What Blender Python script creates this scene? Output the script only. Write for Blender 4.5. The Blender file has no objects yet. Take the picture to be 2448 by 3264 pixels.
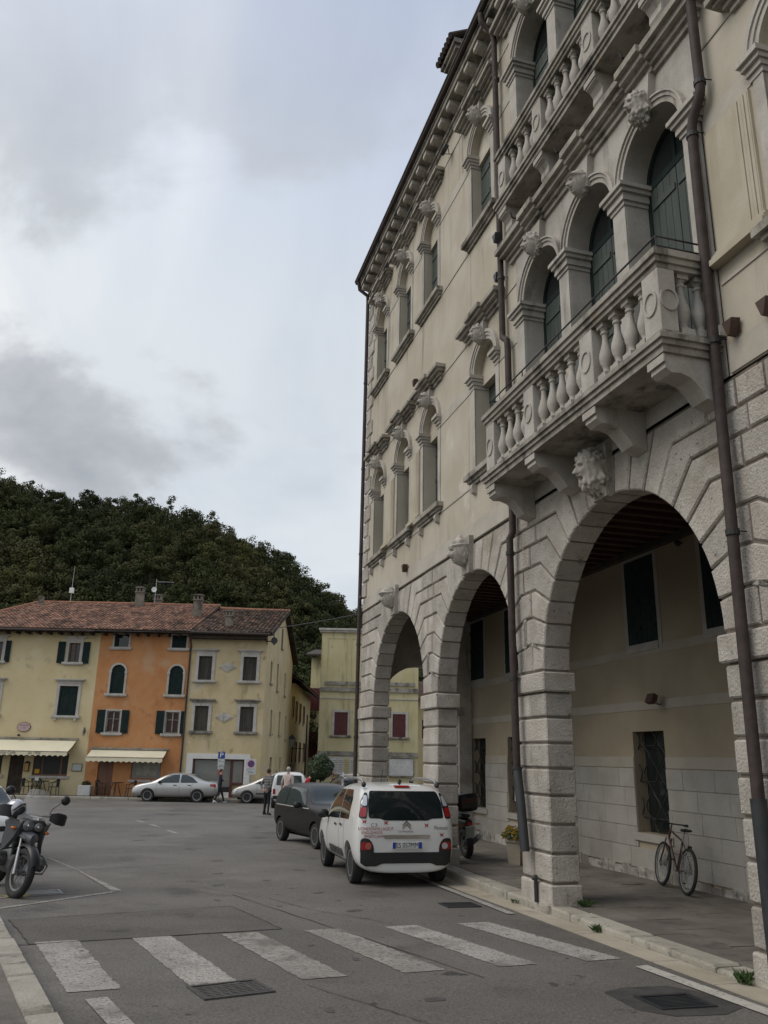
import bpy, bmesh, math, random
import numpy as np
from mathutils import Vector, Matrix
from mathutils.bvhtree import BVHTree

R = math.radians
rnd = random.Random(7)
scene = bpy.context.scene
COL = scene.collection

# ------------------------------------------------------------------ camera
CAMZ = 1.74
PITCH, ROLL = R(16.725), R(1.1046)
cam_d = bpy.data.cameras.new('camera')
cam = bpy.data.objects.new('camera', cam_d)
COL.objects.link(cam)
cp, sp, cr, sr = math.cos(PITCH), math.sin(PITCH), math.cos(ROLL), math.sin(ROLL)
fw = Vector((0, cp, sp)); up0 = Vector((0, -sp, cp)); rt0 = Vector((1, 0, 0))
rt = cr * rt0 + sr * up0
up = -sr * rt0 + cr * up0
m = Matrix.Identity(4)
for i in range(3):
    m[i][0], m[i][1], m[i][2] = rt[i], up[i], -fw[i]
m[2][3] = CAMZ
cam.matrix_world = m
cam_d.sensor_fit = 'VERTICAL'
cam_d.sensor_height = 36.0
cam_d.lens = 36.0 * 2600 / 3264
cam_d.clip_start = 0.05
cam_d.clip_end = 5000
scene.camera = cam

# ------------------------------------------------------------------ sky, sun, exposure
SUN_EL, SUN_AZ = R(50), R(-105)          # azimuth from +Y, negative = to the left
world = bpy.data.worlds.new('World')
scene.world = world
world.use_nodes = True
wn, wl = world.node_tree.nodes, world.node_tree.links
wn.clear()
out = wn.new('ShaderNodeOutputWorld')
bg = wn.new('ShaderNodeBackground'); bg.inputs[1].default_value = 0.118
sky = wn.new('ShaderNodeTexSky'); sky.sky_type = 'NISHITA'; sky.sun_disc = False
sky.sun_elevation = SUN_EL; sky.sun_rotation = SUN_AZ; sky.air_density = 1.0; sky.dust_density = 2.5
tc = wn.new('ShaderNodeTexCoord')
sep = wn.new('ShaderNodeSeparateXYZ'); wl.new(tc.outputs['Generated'], sep.inputs[0])
def wmath(op, a, b=None, c=None):
    n = wn.new('ShaderNodeMath'); n.operation = op
    for k, v in enumerate((a, b, c)):
        if v is None: continue
        if isinstance(v, (int, float)): n.inputs[k].default_value = v
        else: wl.new(v, n.inputs[k])
    return n.outputs[0]
# cloud layer seen from below: direction projected on a flat deck
zz = wmath('ADD', wmath('MAXIMUM', sep.outputs[2], 0.0), 0.42)
px = wmath('DIVIDE', sep.outputs[0], zz); py = wmath('DIVIDE', sep.outputs[1], zz)
comb = wn.new('ShaderNodeCombineXYZ'); wl.new(px, comb.inputs[0]); wl.new(py, comb.inputs[1])
def wnoise(scale, detail, rough, off, dist=0.0, stretch=(1, 1, 1), rot=0):
    mp = wn.new('ShaderNodeMapping'); wl.new(comb.outputs[0], mp.inputs[0])
    mp.inputs['Location'].default_value = off; mp.inputs['Scale'].default_value = stretch
    mp.inputs['Rotation'].default_value = (0, 0, rot)
    n = wn.new('ShaderNodeTexNoise'); wl.new(mp.outputs[0], n.inputs['Vector'])
    n.inputs['Scale'].default_value = scale; n.inputs['Detail'].default_value = detail
    n.inputs['Roughness'].default_value = rough; n.inputs['Distortion'].default_value = dist
    return n.outputs[0]
def wramp(src, stops, inter='EASE'):
    r = wn.new('ShaderNodeValToRGB'); wl.new(src, r.inputs[0]); r.color_ramp.interpolation = inter
    e = r.color_ramp.elements
    while len(e) > 2: e.remove(e[-1])
    for k, (p, c) in enumerate(stops):
        el = e[k] if k < 2 else e.new(p)
        el.position = p; el.color = (c[0], c[1], c[2], 1)
    return r.outputs[0]
def wmix(f, a, b):
    n = wn.new('ShaderNodeMix'); n.data_type = 'RGBA'
    if isinstance(f, float): n.inputs[0].default_value = f
    else: wl.new(f, n.inputs[0])
    for k, v in ((6, a), (7, b)):
        if isinstance(v, tuple): n.inputs[k].default_value = (*v, 1)
        else: wl.new(v, n.inputs[k])
    return n.outputs[2]
veil = wnoise(1.3, 8, 0.52, (3.1, 1.7, 0), 0.45, (1.0, 0.7, 1), 0.6)       # thin high cloud
lump = wnoise(1.5, 10, 0.55, (4.42, -1.00, 0), 0.25, (1, 1, 1), 0.2)     # low grey cloud
white_ = wramp(veil, [(0.32, (4.3, 4.75, 5.4)), (0.50, (6.1, 6.45, 6.75)), (0.64, (8.6, 8.6, 8.25))])
blue_ = wramp(veil, [(0.32, (3.6, 4.25, 5.8)), (0.50, (4.8, 5.4, 6.7)), (0.66, (6.6, 7.0, 7.6))])
elv = wn.new('ShaderNodeMapRange'); elv.interpolation_type = 'SMOOTHSTEP'; wl.new(sep.outputs[2], elv.inputs[0]); elv.inputs[1].default_value = 0.42; elv.inputs[2].default_value = 0.80
high = wmix(elv.outputs[0], white_, blue_)
dark = wramp(lump, [(0.525, (0, 0, 0)), (0.60, (1, 1, 1))])
lowc = wramp(lump, [(0.52, (4.3, 4.5, 4.8)), (0.72, (2.5, 2.7, 3.05))])
c1 = wmix(0.10, high, sky.outputs[0])
dmask = wmath('MULTIPLY', wmath('MULTIPLY', dark, 0.88), wmath('SUBTRACT', 1.0, wmath('MULTIPLY', elv.outputs[0], 0.75)))
c2 = wmix(dmask, c1, lowc)
wl.new(c2, bg.inputs[0]); wl.new(bg.outputs[0], out.inputs[0])

sun_d = bpy.data.lights.new('sun', 'SUN')
sun_d.energy = 1.45; sun_d.angle = R(40); sun_d.color = (1.0, 0.93, 0.82)
sun = bpy.data.objects.new('sun', sun_d); COL.objects.link(sun)
sdir = Vector((math.sin(SUN_AZ) * math.cos(SUN_EL), math.cos(SUN_AZ) * math.cos(SUN_EL), math.sin(SUN_EL)))
sun.rotation_euler = (-sdir).to_track_quat('-Z', 'Y').to_euler()
vs = scene.view_settings
vs.view_transform = 'Standard'; vs.look = 'None'; vs.exposure = 0.12; vs.gamma = 1.0
vs.use_curve_mapping = False
cy = scene.cycles
cy.max_bounces = 6; cy.diffuse_bounces = 3; cy.glossy_bounces = 3; cy.transmission_bounces = 4; cy.transparent_max_bounces = 6
cy.caustics_reflective = False; cy.caustics_refractive = False

# ------------------------------------------------------------------ materials
def surf(name, c1, c2=None, s=3.0, rough=0.8, bump=0.0, bs=40.0, metal=0.0, streak=None, blot=None,
         fine=0.0, fs=80.0, spec=None, coat=0.0, var=0.0, stretch=(1, 1, 1), detail=6, bdist=0.01, lo=0.35, hi=0.65, attr=None):
    mt = bpy.data.materials.new(name); mt.use_nodes = True
    n, l = mt.node_tree.nodes, mt.node_tree.links
    b = n['Principled BSDF']
    b.inputs['Roughness'].default_value = rough; b.inputs['Metallic'].default_value = metal
    if spec is not None: b.inputs['Specular IOR Level'].default_value = spec
    if coat: b.inputs['Coat Weight'].default_value = coat; b.inputs['Coat Roughness'].default_value = 0.05
    b.inputs['Base Color'].default_value = (*c1, 1)
    if c2 is None and not bump and not streak and not blot and not fine and not var: return mt
    t = n.new('ShaderNodeTexCoord')
    def noise(scale, det=6, st=(1, 1, 1), off=(0, 0, 0)):
        mp = n.new('ShaderNodeMapping'); l.new(t.outputs['Object'], mp.inputs[0])
        mp.inputs['Scale'].default_value = st; mp.inputs['Location'].default_value = off
        x = n.new('ShaderNodeTexNoise'); l.new(mp.outputs[0], x.inputs['Vector'])
        x.inputs['Scale'].default_value = scale; x.inputs['Detail'].default_value = det; x.inputs['Roughness'].default_value = 0.6
        return x.outputs[0]
    def rng(src, a, c):
        r = n.new('ShaderNodeMapRange'); l.new(src, r.inputs[0]); r.inputs[1].default_value = a; r.inputs[2].default_value = c
        r.interpolation_type = 'SMOOTHSTEP'
        return r.outputs[0]
    def mix(f, a, c, mode='MIX'):
        x = n.new('ShaderNodeMix'); x.data_type = 'RGBA'; x.blend_type = mode
        if isinstance(f, (int, float)): x.inputs[0].default_value = f
        else: l.new(f, x.inputs[0])
        for k, v in ((6, a), (7, c)):
            if isinstance(v, tuple): x.inputs[k].default_value = (*v[:3], 1)
            else: l.new(v, x.inputs[k])
        return x.outputs[2]
    col = tuple(c1)
    if c2 is not None: col = mix(rng(noise(s, detail, stretch), lo, hi), tuple(c1), tuple(c2))
    for sk in ([streak] if isinstance(streak, tuple) else streak or []):
        sc_, scl, a, c = sk[:4]; st = sk[4] if len(sk) > 4 else (1, 1, 0.08)
        off = sk[5] if len(sk) > 5 else (5, 2, 1)
        col = mix(rng(noise(scl, 5, st, off), a, c), col, tuple(sc_))
    for bl in ([blot] if isinstance(blot, tuple) else blot or []):
        sc_, scl, a, c = bl[:4]
        col = mix(rng(noise(scl, 8, (1, 1, 1), bl[4] if len(bl) > 4 else (9, 4, 7)), a, c), col, tuple(sc_))
    if fine:
        g = n.new('ShaderNodeMapRange'); l.new(noise(fs, 3), g.inputs[0]); g.inputs[1].default_value = 0.25; g.inputs[2].default_value = 0.75
        g.inputs[3].default_value = 1 - fine; g.inputs[4].default_value = 1 + fine
        x = n.new('ShaderNodeVectorMath'); x.operation = 'SCALE'
        if isinstance(col, tuple): x.inputs[0].default_value = col
        else: l.new(col, x.inputs[0])
        l.new(g.outputs[0], x.inputs['Scale']); col = x.outputs[0]
    if var:
        oi = n.new('ShaderNodeObjectInfo')
        g = n.new('ShaderNodeMapRange'); l.new(oi.outputs['Random'], g.inputs[0]); g.inputs[3].default_value = 1 - var; g.inputs[4].default_value = 1 + var
        x = n.new('ShaderNodeVectorMath'); x.operation = 'SCALE'
        if isinstance(col, tuple): x.inputs[0].default_value = col
        else: l.new(col, x.inputs[0])
        l.new(g.outputs[0], x.inputs['Scale']); col = x.outputs[0]
    if attr:
        at = n.new('ShaderNodeAttribute'); at.attribute_name = attr[0]
        g = n.new('ShaderNodeMapRange'); l.new(at.outputs['Fac'], g.inputs[0]); g.inputs[3].default_value = attr[1]; g.inputs[4].default_value = attr[2]
        x = n.new('ShaderNodeVectorMath'); x.operation = 'SCALE'
        if isinstance(col, tuple): x.inputs[0].default_value = col
        else: l.new(col, x.inputs[0])
        l.new(g.outputs[0], x.inputs['Scale']); col = x.outputs[0]
    if isinstance(col, tuple): b.inputs['Base Color'].default_value = (*col, 1)
    else: l.new(col, b.inputs['Base Color'])
    if bump:
        bp = n.new('ShaderNodeBump'); bp.inputs['Strength'].default_value = bump; bp.inputs['Distance'].default_value = bdist
        l.new(noise(bs, 6), bp.inputs['Height']); l.new(bp.outputs[0], b.inputs['Normal'])
    return mt

def glass(name, tint=(0.02, 0.025, 0.025), rough=0.03, alpha=None, trans=0.0):
    mt = bpy.data.materials.new(name); mt.use_nodes = True
    b = mt.node_tree.nodes['Principled BSDF']
    b.inputs['Base Color'].default_value = (*tint, 1); b.inputs['Roughness'].default_value = rough
    b.inputs['IOR'].default_value = 1.5
    if trans: b.inputs['Transmission Weight'].default_value = trans
    if alpha is not None: b.inputs['Alpha'].default_value = alpha
    return mt

MAT = {}
MAT['stone'] = surf('rusticated_stone', (.375, .34, .295), (.48, .445, .395), 2.2, .9, 1.0, 34, streak=[((.25, .225, .19), 1.6, .56, .80, (1, 1, .25)), ((.12, .105, .085), 4.0, .62, .76, (1, 1, .12), (8, 3, 1))], blot=[((.17, .15, .125), 12, .60, .72), ((.30, .265, .215), 1.1, .56, .72, (2, 2, 2))], fine=.20, fs=55, var=.17, bdist=.03)
MAT['stone_smooth'] = surf('dressed_stone', (.355, .327, .285), (.46, .43, .385), 1.8, .85, .3, 30, streak=[((.17, .155, .135), 3.0, .56, .80, (1, 1, .12)), ((.24, .20, .15), 6.0, .62, .76, (1, 1, .2), (8, 1, 2))], fine=.12, fs=40, var=.05, bdist=.006)
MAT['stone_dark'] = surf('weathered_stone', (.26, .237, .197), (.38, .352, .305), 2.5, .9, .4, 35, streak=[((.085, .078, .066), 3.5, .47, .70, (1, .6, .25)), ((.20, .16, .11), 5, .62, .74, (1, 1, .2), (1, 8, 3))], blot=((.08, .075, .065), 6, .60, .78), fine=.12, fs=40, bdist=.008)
MAT['mortar'] = surf('mortar', (.15, .125, .10), (.21, .18, .15), 4, .95, .5, 60)
MAT['plaster'] = surf('cream_plaster', (.425, .378, .297), (.495, .452, .37), 0.7, .92, .2, 25, streak=[((.34, .30, .235), 0.9, .52, .78, (1, 1, .22)), ((.235, .21, .165), 3.2, .545, .75, (1, 1, .06), (3, 8, 2))], blot=((.62, .585, .50), .55, .60, .74), fine=.07, fs=60, bdist=.006)
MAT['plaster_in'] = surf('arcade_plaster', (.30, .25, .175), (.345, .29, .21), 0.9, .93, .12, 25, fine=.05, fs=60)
MAT['band'] = surf('pale_band', (.39, .357, .30), (.475, .44, .38), 1.2, .9, .2, 30, streak=((.36, .33, .29), 1.5, .58, .8), fine=.08, fs=50)
MAT['dado'] = surf('dado_stone', (.315, .295, .26), (.375, .355, .32), 1.6, .9, .4, 50, blot=((.21, .195, .17), 2.2, .60, .8), fine=.10, fs=60, var=.06)
MAT['dado_dirty'] = surf('damp_base_stone', (.22, .20, .17), (.45, .43, .39), 2.2, .95, .5, 40, blot=((.12, .11, .09), 5, .5, .7), fine=.1)
MAT['pipe'] = surf('brown_downpipe', (.042, .030, .027), (.060, .044, .039), 6, .65, spec=.3, fine=.15, fs=20, streak=((.11, .09, .08), 5, .6, .8))
MAT['castiron'] = surf('dark_cast_iron', (.022, .024, .027), (.035, .036, .038), 5, .5)
MAT['iron'] = surf('wrought_iron', (.02, .019, .018), None, rough=.6)
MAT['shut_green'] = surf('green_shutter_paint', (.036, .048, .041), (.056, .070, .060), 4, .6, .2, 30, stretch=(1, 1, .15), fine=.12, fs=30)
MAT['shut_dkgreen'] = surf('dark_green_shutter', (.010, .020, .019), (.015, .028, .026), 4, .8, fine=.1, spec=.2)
MAT['shut_grey'] = surf('weathered_shutter', (.038, .035, .029), (.070, .065, .054), 5, .9, .3, 30, stretch=(1, 1, .12), fine=.2)
MAT['shut_red'] = surf('dark_red_shutter', (.10, .018, .018), (.075, .014, .014), 4, .6, fine=.1)
MAT['wood'] = surf('brown_wood', (.10, .042, .022), (.16, .07, .035), 3, .55, stretch=(1, 1, .1), fine=.15)
MAT['wood_dark'] = surf('old_dark_timber', (.030, .022, .016), (.055, .040, .028), 3, .9, .4, 20)
MAT['beam'] = surf('dark_red_beam', (.05, .022, .015), (.075, .035, .024), 3, .8, .3, 20, var=.15)
MAT['glass_dark'] = glass('dark_glass')
MAT['glass_shop'] = glass('shop_glass', (.20, .205, .185), .15)
MAT['asphalt'] = surf('asphalt', (.110, .100, .088), (.148, .136, .121), .30, .82, .8, 70, blot=[((.074, .066, .058), .6, .55, .72), ((.178, .164, .147), .45, .54, .74, (2, 6, 1)), ((.045, .041, .037), 3.6, .65, .70, (4, 1, 8)), ((.05, .045, .04), 1.7, .68, .72, (7, 3, 8)), ((.155, .142, .127), 16, .66, .74, (4, 7, 8))], fine=.45, fs=42, bdist=.012)
MAT['asphalt_patch'] = surf('asphalt_patch', (.096, .086, .076), (.125, .114, .101), .8, .93, .8, 70, blot=((.046, .041, .036), 1.2, .56, .72), fine=.42, fs=42, bdist=.012)
MAT['tar'] = surf('tar_seal', (.038, .034, .031), (.058, .053, .048), 5, .9, .5, 60, fine=.3)
MAT['pave'] = surf('paving_slab', (.122, .108, .092), (.176, .157, .135), 1.6, .88, .5, 40, blot=((.085, .076, .066), 2.5, .52, .72), fine=.16, fs=50, var=.10)
MAT['kerb'] = surf('kerb_stone', (.30, .275, .225), (.38, .355, .30), 2.5, .9, .7, 40, blot=((.11, .10, .085), 3.5, .54, .72), fine=.14, fs=50, var=.08, bdist=.015)
MAT['gutter'] = surf('gutter_stone', (.33, .29, .22), (.40, .36, .285), 1.3, .9, .4, 50, blot=((.20, .17, .125), 1.8, .55, .75), fine=.12, fs=60, var=.06)
MAT['soil'] = surf('dirt_joint', (.055, .047, .038), (.08, .07, .055), 6, .98)
MAT['black'] = surf('black_plastic', (.014, .014, .015), None, rough=.55)
MAT['rubber'] = surf('tyre_rubber', (.017, .017, .017), (.024, .024, .023), 10, .85)
MAT['chrome'] = surf('chrome', (.62, .62, .63), None, rough=.15, metal=1)
MAT['alu'] = surf('silver_wheel', (.42, .42, .43), None, rough=.35, metal=.8)
MAT['steel'] = surf('galvanised_steel', (.30, .31, .31), (.38, .38, .38), 8, .45, metal=.6)
MAT['white'] = surf('white_paint', (.72, .72, .70), None, rough=.5)
MAT['red_lamp'] = surf('red_lens', (.30, .012, .012), None, rough=.12, coat=.6)
MAT['clear_lamp'] = surf('clear_lens', (.55, .56, .57), None, rough=.08, metal=.35, coat=.6)
MAT['orange_lamp'] = surf('orange_lens', (.55, .16, .02), None, rough=.15, coat=.6)
MAT['tile'] = surf('roof_tile', (.225, .125, .085), (.31, .18, .125), 1.0, .95, .3, 30, blot=[((.095, .062, .045), .9, .50, .70), ((.05, .045, .036), 3.5, .58, .74, (1, 3, 2))], fine=.20, fs=9, attr=('tint', .55, 1.55))
MAT['tile_old'] = surf('old_mossy_roof_tile', (.165, .10, .07), (.095, .068, .05), 1.1, .97, .3, 30, blot=[((.030, .028, .023), 1.6, .48, .68), ((.21, .17, .125), 5, .62, .72, (1, 3, 2)), ((.045, .055, .022), .8, .6, .75, (7, 7, 1))], fine=.2, fs=9, attr=('tint', .4, 2.0))
MAT['ridge'] = surf('ridge_tile', (.33, .15, .085), (.22, .11, .07), 3, .95, fine=.2)
MAT['grass'] = surf('weed_leaf', (.035, .075, .018), (.06, .11, .03), 6, .7)

# ------------------------------------------------------------------ mesh helpers
class MB:
    def __init__(s): s.v = []; s.f = []
    def add(s, vs, fs):
        o = len(s.v); s.v += [tuple(p) for p in vs]; s.f += [tuple(i + o for i in f) for f in fs]; return s
    def box(s, x0, x1, y0, y1, z0, z1):
        return s.add([(x0, y0, z0), (x1, y0, z0), (x1, y1, z0), (x0, y1, z0), (x0, y0, z1), (x1, y0, z1), (x1, y1, z1), (x0, y1, z1)],
                     [(0, 3, 2, 1), (4, 5, 6, 7), (0, 1, 5, 4), (1, 2, 6, 5), (2, 3, 7, 6), (3, 0, 4, 7)])
    def cbox(s, x0, x1, y0, y1, z0, z1, c=.01):
        bm = bmesh.new(); bmesh.ops.create_cube(bm, size=1)
        for v in bm.verts:
            v.co = ((x0 + x1) / 2 + v.co.x * (x1 - x0), (y0 + y1) / 2 + v.co.y * (y1 - y0), (z0 + z1) / 2 + v.co.z * (z1 - z0))
        bmesh.ops.bevel(bm, geom=bm.edges[:], offset=c, segments=1, affect='EDGES')
        bm.verts.index_update()
        s.add([v.co[:] for v in bm.verts], [[v.index for v in f.verts] for f in bm.faces]); bm.free(); return s
    def obox(s, c, ax, ay, az, hx, hy, hz):
        c, ax, ay, az = Vector(c), Vector(ax).normalized(), Vector(ay).normalized(), Vector(az).normalized()
        P = [c + ax * hx * i + ay * hy * j + az * hz * k for k in (-1, 1) for (i, j) in ((-1, -1), (1, -1), (1, 1), (-1, 1))]
        return s.add(P, [(0, 3, 2, 1), (4, 5, 6, 7), (0, 1, 5, 4), (1, 2, 6, 5), (2, 3, 7, 6), (3, 0, 4, 7)])
    def loft(s, rings, cap0=True, cap1=True, closed=True):
        k = len(rings[0]); o = len(s.v)
        for r in rings: s.v += [tuple(p) for p in r]
        for i in range(len(rings) - 1):
            for j in range(k if closed else k - 1):
                a, b = o + i * k + j, o + i * k + (j + 1) % k
                s.f.append((a, b, b + k, a + k))
        if cap0: s.f.append(tuple(o + j for j in reversed(range(k))))
        if cap1: s.f.append(tuple(o + (len(rings) - 1) * k + j for j in range(k)))
        return s
    def prism(s, poly, fn, d0, d1):
        return s.loft([[fn(a, b, d0) for a, b in poly], [fn(a, b, d1) for a, b in poly]])
    def tube(s, pts, r, n=8, closed=False, caps=True):
        pts = [Vector(p) for p in pts]; rings = []; K = len(pts)
        rr = r if isinstance(r, (list, tuple)) else [r] * K
        prev = None
        for i, p in enumerate(pts):
            if closed: t = pts[(i + 1) % K] - pts[i - 1]
            else: t = pts[min(i + 1, K - 1)] - pts[max(i - 1, 0)]
            t.normalize()
            if prev is None: u = t.orthogonal().normalized()
            else:
                u = prev - t * prev.dot(t); u = u.normalized() if u.length > 1e-6 else t.orthogonal().normalized()
            prev = u; w = t.cross(u)
            rings.append([p + (u * math.cos(2 * math.pi * j / n) + w * math.sin(2 * math.pi * j / n)) * rr[i] for j in range(n)])
        if closed: rings.append(rings[0]); return s.loft(rings, False, False)
        return s.loft(rings, caps, caps)
    def lathe(s, prof, n=16, o=(0, 0, 0), ax='z'):
        rings = []
        for r, h in prof:
            ring = []
            for j in range(n):
                a = 2 * math.pi * j / n; c, d = r * math.cos(a), r * math.sin(a)
                p = (c, d, h) if ax == 'z' else ((h, c, d) if ax == 'x' else (d, h, c))
                ring.append((p[0] + o[0], p[1] + o[1], p[2] + o[2]))
            rings.append(ring)
        return s.loft(rings)
    def ball(s, c, rx, ry=None, rz=None, nu=14, nv=9):
        ry = ry or rx; rz = rz or rx; rings = []
        for i in range(1, nv):
            a = math.pi * i / nv
            rings.append([(c[0] + rx * math.sin(a) * math.cos(2 * math.pi * j / nu), c[1] + ry * math.sin(a) * math.sin(2 * math.pi * j / nu), c[2] - rz * math.cos(a)) for j in range(nu)])
        return s.loft(rings)
    def build(s, name, mat, parent=None, smooth=None, loc=None, rot=None):
        me = bpy.data.meshes.new(name); me.from_pydata(s.v, [], s.f); me.update()
        return link(name, me, mat, parent, smooth, loc, rot)

def link(name, me, mat, parent=None, smooth=None, loc=None, rot=None):
    if isinstance(mat, str): mat = MAT[mat]
    if mat and not me.materials: me.materials.append(mat)
    if smooth is not None:
        me.polygons.foreach_set('use_smooth', [True] * len(me.polygons)); me.set_sharp_from_angle(angle=R(smooth))
    o = bpy.data.objects.new(name, me); COL.objects.link(o)
    if parent: o.parent = parent
    if loc: o.location = loc
    if rot: o.rotation_euler = rot
    return o
def tag(o, label=None, cat=None, group=None, kind=None):
    if label: o['label'] = label
    if cat: o['category'] = cat
    if group: o['group'] = group
    if kind: o['kind'] = kind
    return o
def thing(name, label, cat, loc=(0, 0, 0), rz=0.0, group=None):
    o = bpy.data.objects.new(name, None); o.empty_display_size = .3; COL.objects.link(o)
    o.location = loc; o.rotation_euler = (0, 0, rz)
    return tag(o, label, cat, group)
def copy_tree(o, parent=None, **kw):
    c = o.copy(); COL.objects.link(c); c.parent = parent
    for ch in list(o.children): copy_tree(ch, c)
    return c
def inset(poly, d):
    n = len(poly); outp = []
    for i in range(n):
        a, b, c = Vector(poly[i - 1]), Vector(poly[i]), Vector(poly[(i + 1) % n])
        e1 = (b - a); e2 = (c - b)
        if e1.length < 1e-7 or e2.length < 1e-7: outp.append(tuple(b)); continue
        e1.normalize(); e2.normalize()
        n1 = Vector((-e1.y, e1.x)); n2 = Vector((-e2.y, e2.x))
        k = max(0.35, 1 + n1.dot(n2)); outp.append(tuple(b + (n1 + n2) * (d / k)))
    return outp
def area(poly):
    return sum(poly[i - 1][0] * poly[i][1] - poly[i][0] * poly[i - 1][1] for i in range(len(poly))) / 2
def ccw(poly):
    return poly if area(poly) > 0 else poly[::-1]
_txt = {}
def text_mesh(s, size, extrude=0.002, align='CENTER', sx=1.0, shear=0.0):
    cu = bpy.data.curves.new('t', 'FONT'); cu.body = s; cu.size = size; cu.extrude = extrude
    cu.align_x = align; cu.align_y = 'CENTER'; cu.resolution_u = 3; cu.shear = shear
    o = bpy.data.objects.new('t', cu); COL.objects.link(o)
    dg = bpy.context.evaluated_depsgraph_get(); me = bpy.data.meshes.new_from_object(o.evaluated_get(dg))
    bpy.data.objects.remove(o); bpy.data.curves.remove(cu)
    if sx != 1.0:
        for v in me.vertices: v.co.x *= sx
    me.materials.clear()
    return me
def gz(y):
    return -.022 * y if y < 15 else -.33 - .012 * (y - 15)
# palazzo frame: local x = n (away from the street), local y = s (along the facade), z
PA = R(15.42)
PN = Vector((math.cos(PA), math.sin(PA), 0)); PD = Vector((-math.sin(PA), math.cos(PA), 0))
def pw(n, s, z=0.0):
    p = PN * n + PD * s; return Vector((p.x, p.y, z))
def side_z(y): return -(.06 + .008 * y)
# ================================================================== ground, road, pavements
def sheet(name, pts, off, mat, parent=None):
    mb = MB(); mb.add([(x, y, gz(y) + off) for x, y in pts], [tuple(range(len(pts)))])
    o = mb.build(name, mat, parent)
    if area(pts) < 0:
        for p in o.data.polygons: p.flip()
    return o
MAT['ground'] = surf('dry_ground', (.09, .085, .06), (.06, .07, .035), .2, .95)
mb = MB(); ys = [-300, 0, 15, 70, 140, 2500]
def gzz(y): return gz(min(y, 70))
for x0, x1 in ((-2500, 2500),):
    mb.loft([[(x0, y, gzz(y) - .02), (x1, y, gzz(y) - .02)] for y in ys], False, False, False)
g = mb.build('ground', 'ground'); tag(g, kind='structure')
for p in g.data.polygons:
    if p.normal.z < 0: p.flip()
mb = MB(); xs = np.linspace(-46, 26, 19); yr = list(np.linspace(-14, 15, 15)) + list(np.linspace(18, 100, 20))
mb.loft([[(x, y, gz(y)) for x in xs] for y in yr], False, False, False)
road = mb.build('road', 'asphalt'); tag(road, kind='structure')
for p in road.data.polygons:
    if p.normal.z < 0: p.flip()

MAT['paint'] = surf('worn_road_paint', (.40, .378, .345), (.30, .282, .255), 1.6, .9, .25, 70, blot=[((.22, .205, .184), 30, .46, .68), ((.15, .138, .122), 2.6, .48, .76, (1, 1, 5)), ((.095, .086, .076), 34, .56, .64, (3, 1, 5)), ((.105, .095, .083), 7, .62, .68, (3, 9, 5))], fine=.25, fs=60, lo=.3, hi=.7)
MAT['paint_faint'] = surf('faded_road_paint', (.33, .31, .28), (.24, .224, .20), 1.6, .9, .25, 70, blot=[((.14, .128, .113), 22, .48, .66), ((.105, .095, .083), 2.4, .50, .74, (1, 1, 5))], fine=.25, fs=60)
MAT['paint_line'] = surf('road_line_paint', (.46, .44, .39), (.36, .34, .30), 2.5, .9, .4, 120, blot=((.13, .125, .115), 22, .56, .66), fine=.2, fs=90)
# repair patch with tar seams
patch = [(-4.46, 10.95), (-2.0, 12.36), (-1.12, 10.69), (-3.62, 9.49)]
sheet('asphalt_patch', patch, .004, 'asphalt_patch', road)
def seam(p, q, w=.022):
    a, b = Vector((*p, 0)), Vector((*q, 0)); n = 14; L = []; Rr = []
    d = (b - a).normalized(); e = Vector((-d.y, d.x, 0))
    for i in range(n + 1):
        c = a.lerp(b, i / n) + e * rnd.uniform(-.012, .012); ww = w * rnd.uniform(.5, 1.3)
        L.append(c + e * ww / 2); Rr.append(c - e * ww / 2)
    mb = MB(); mb.loft([[(l.x, l.y, gz(l.y) + .008), (r.x, r.y, gz(r.y) + .008)] for l, r in zip(L, Rr)], False, False, False)
    o = mb.build('tar_seam', 'tar', road)
    for p_ in o.data.polygons:
        if p_.normal.z < 0: p_.flip()
for i in range(4): seam(patch[i], patch[(i + 1) % 4], .016)
seam((-4.5, 10.9), (-9.5, 8.3)); seam((-3.62, 9.49), (-4.6, 9.0)); seam((-6.9, 15.1), (-3.9, 17.4), .015); seam((-2.2, 13.5), (1.0, 8.4), .014)
seam((-9, 22.4), (-2, 24.5), .018); seam((-12, 33), (-3.5, 34.5), .03)
sheet('asphalt_patch', [(-3.93, 25.89), (-2.98, 26.2), (-2.71, 24.1), (-3.27, 23.79)], .004, 'asphalt_patch', road)
sheet('asphalt_patch', [(-9.5, 37.5), (-6.4, 37.9), (-6.0, 36.6), (-8.6, 36.3)], .004, 'asphalt_patch', road)
# zebra crossing
Z0 = Vector((-3.42, 9.70)); Zs = Vector((.925, .335)); Zd = Vector((1.12, -2.10))
for i in range(6):
    a = Z0 + Zs * (i + (.02 if i > 3 else 0)); wv = Vector((.40, .165)); ln = Zd * (1.0 if i else .97)
    L, Rr = [], []
    for k in range(49):
        c = a + ln * (k / 48)
        L.append(c - wv * (.5 + rnd.uniform(-.035, .025))); Rr.append(c + wv * (.5 + rnd.uniform(-.035, .025)))
    pts = [tuple(p) for p in L] + [tuple(p) for p in reversed(Rr)]
    sheet('crossing_stripe', pts, .0055, 'paint' if i not in (2, 3) else 'paint_faint', road)
sheet('edge_line', [(2.56, 8.97), (2.70, 9.05), (3.27, 7.25), (4.6, 3.0), (4.46, 2.96), (3.12, 7.2)], .010, 'paint_line', road)
a, b = pw(4.93, 15.9), pw(4.93, 11.2); c, d = pw(5.05, 11.2), pw(5.05, 15.9)
sheet('edge_line', [(p.x, p.y) for p in (a, b, c, d)], .010, 'paint', road)
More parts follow.
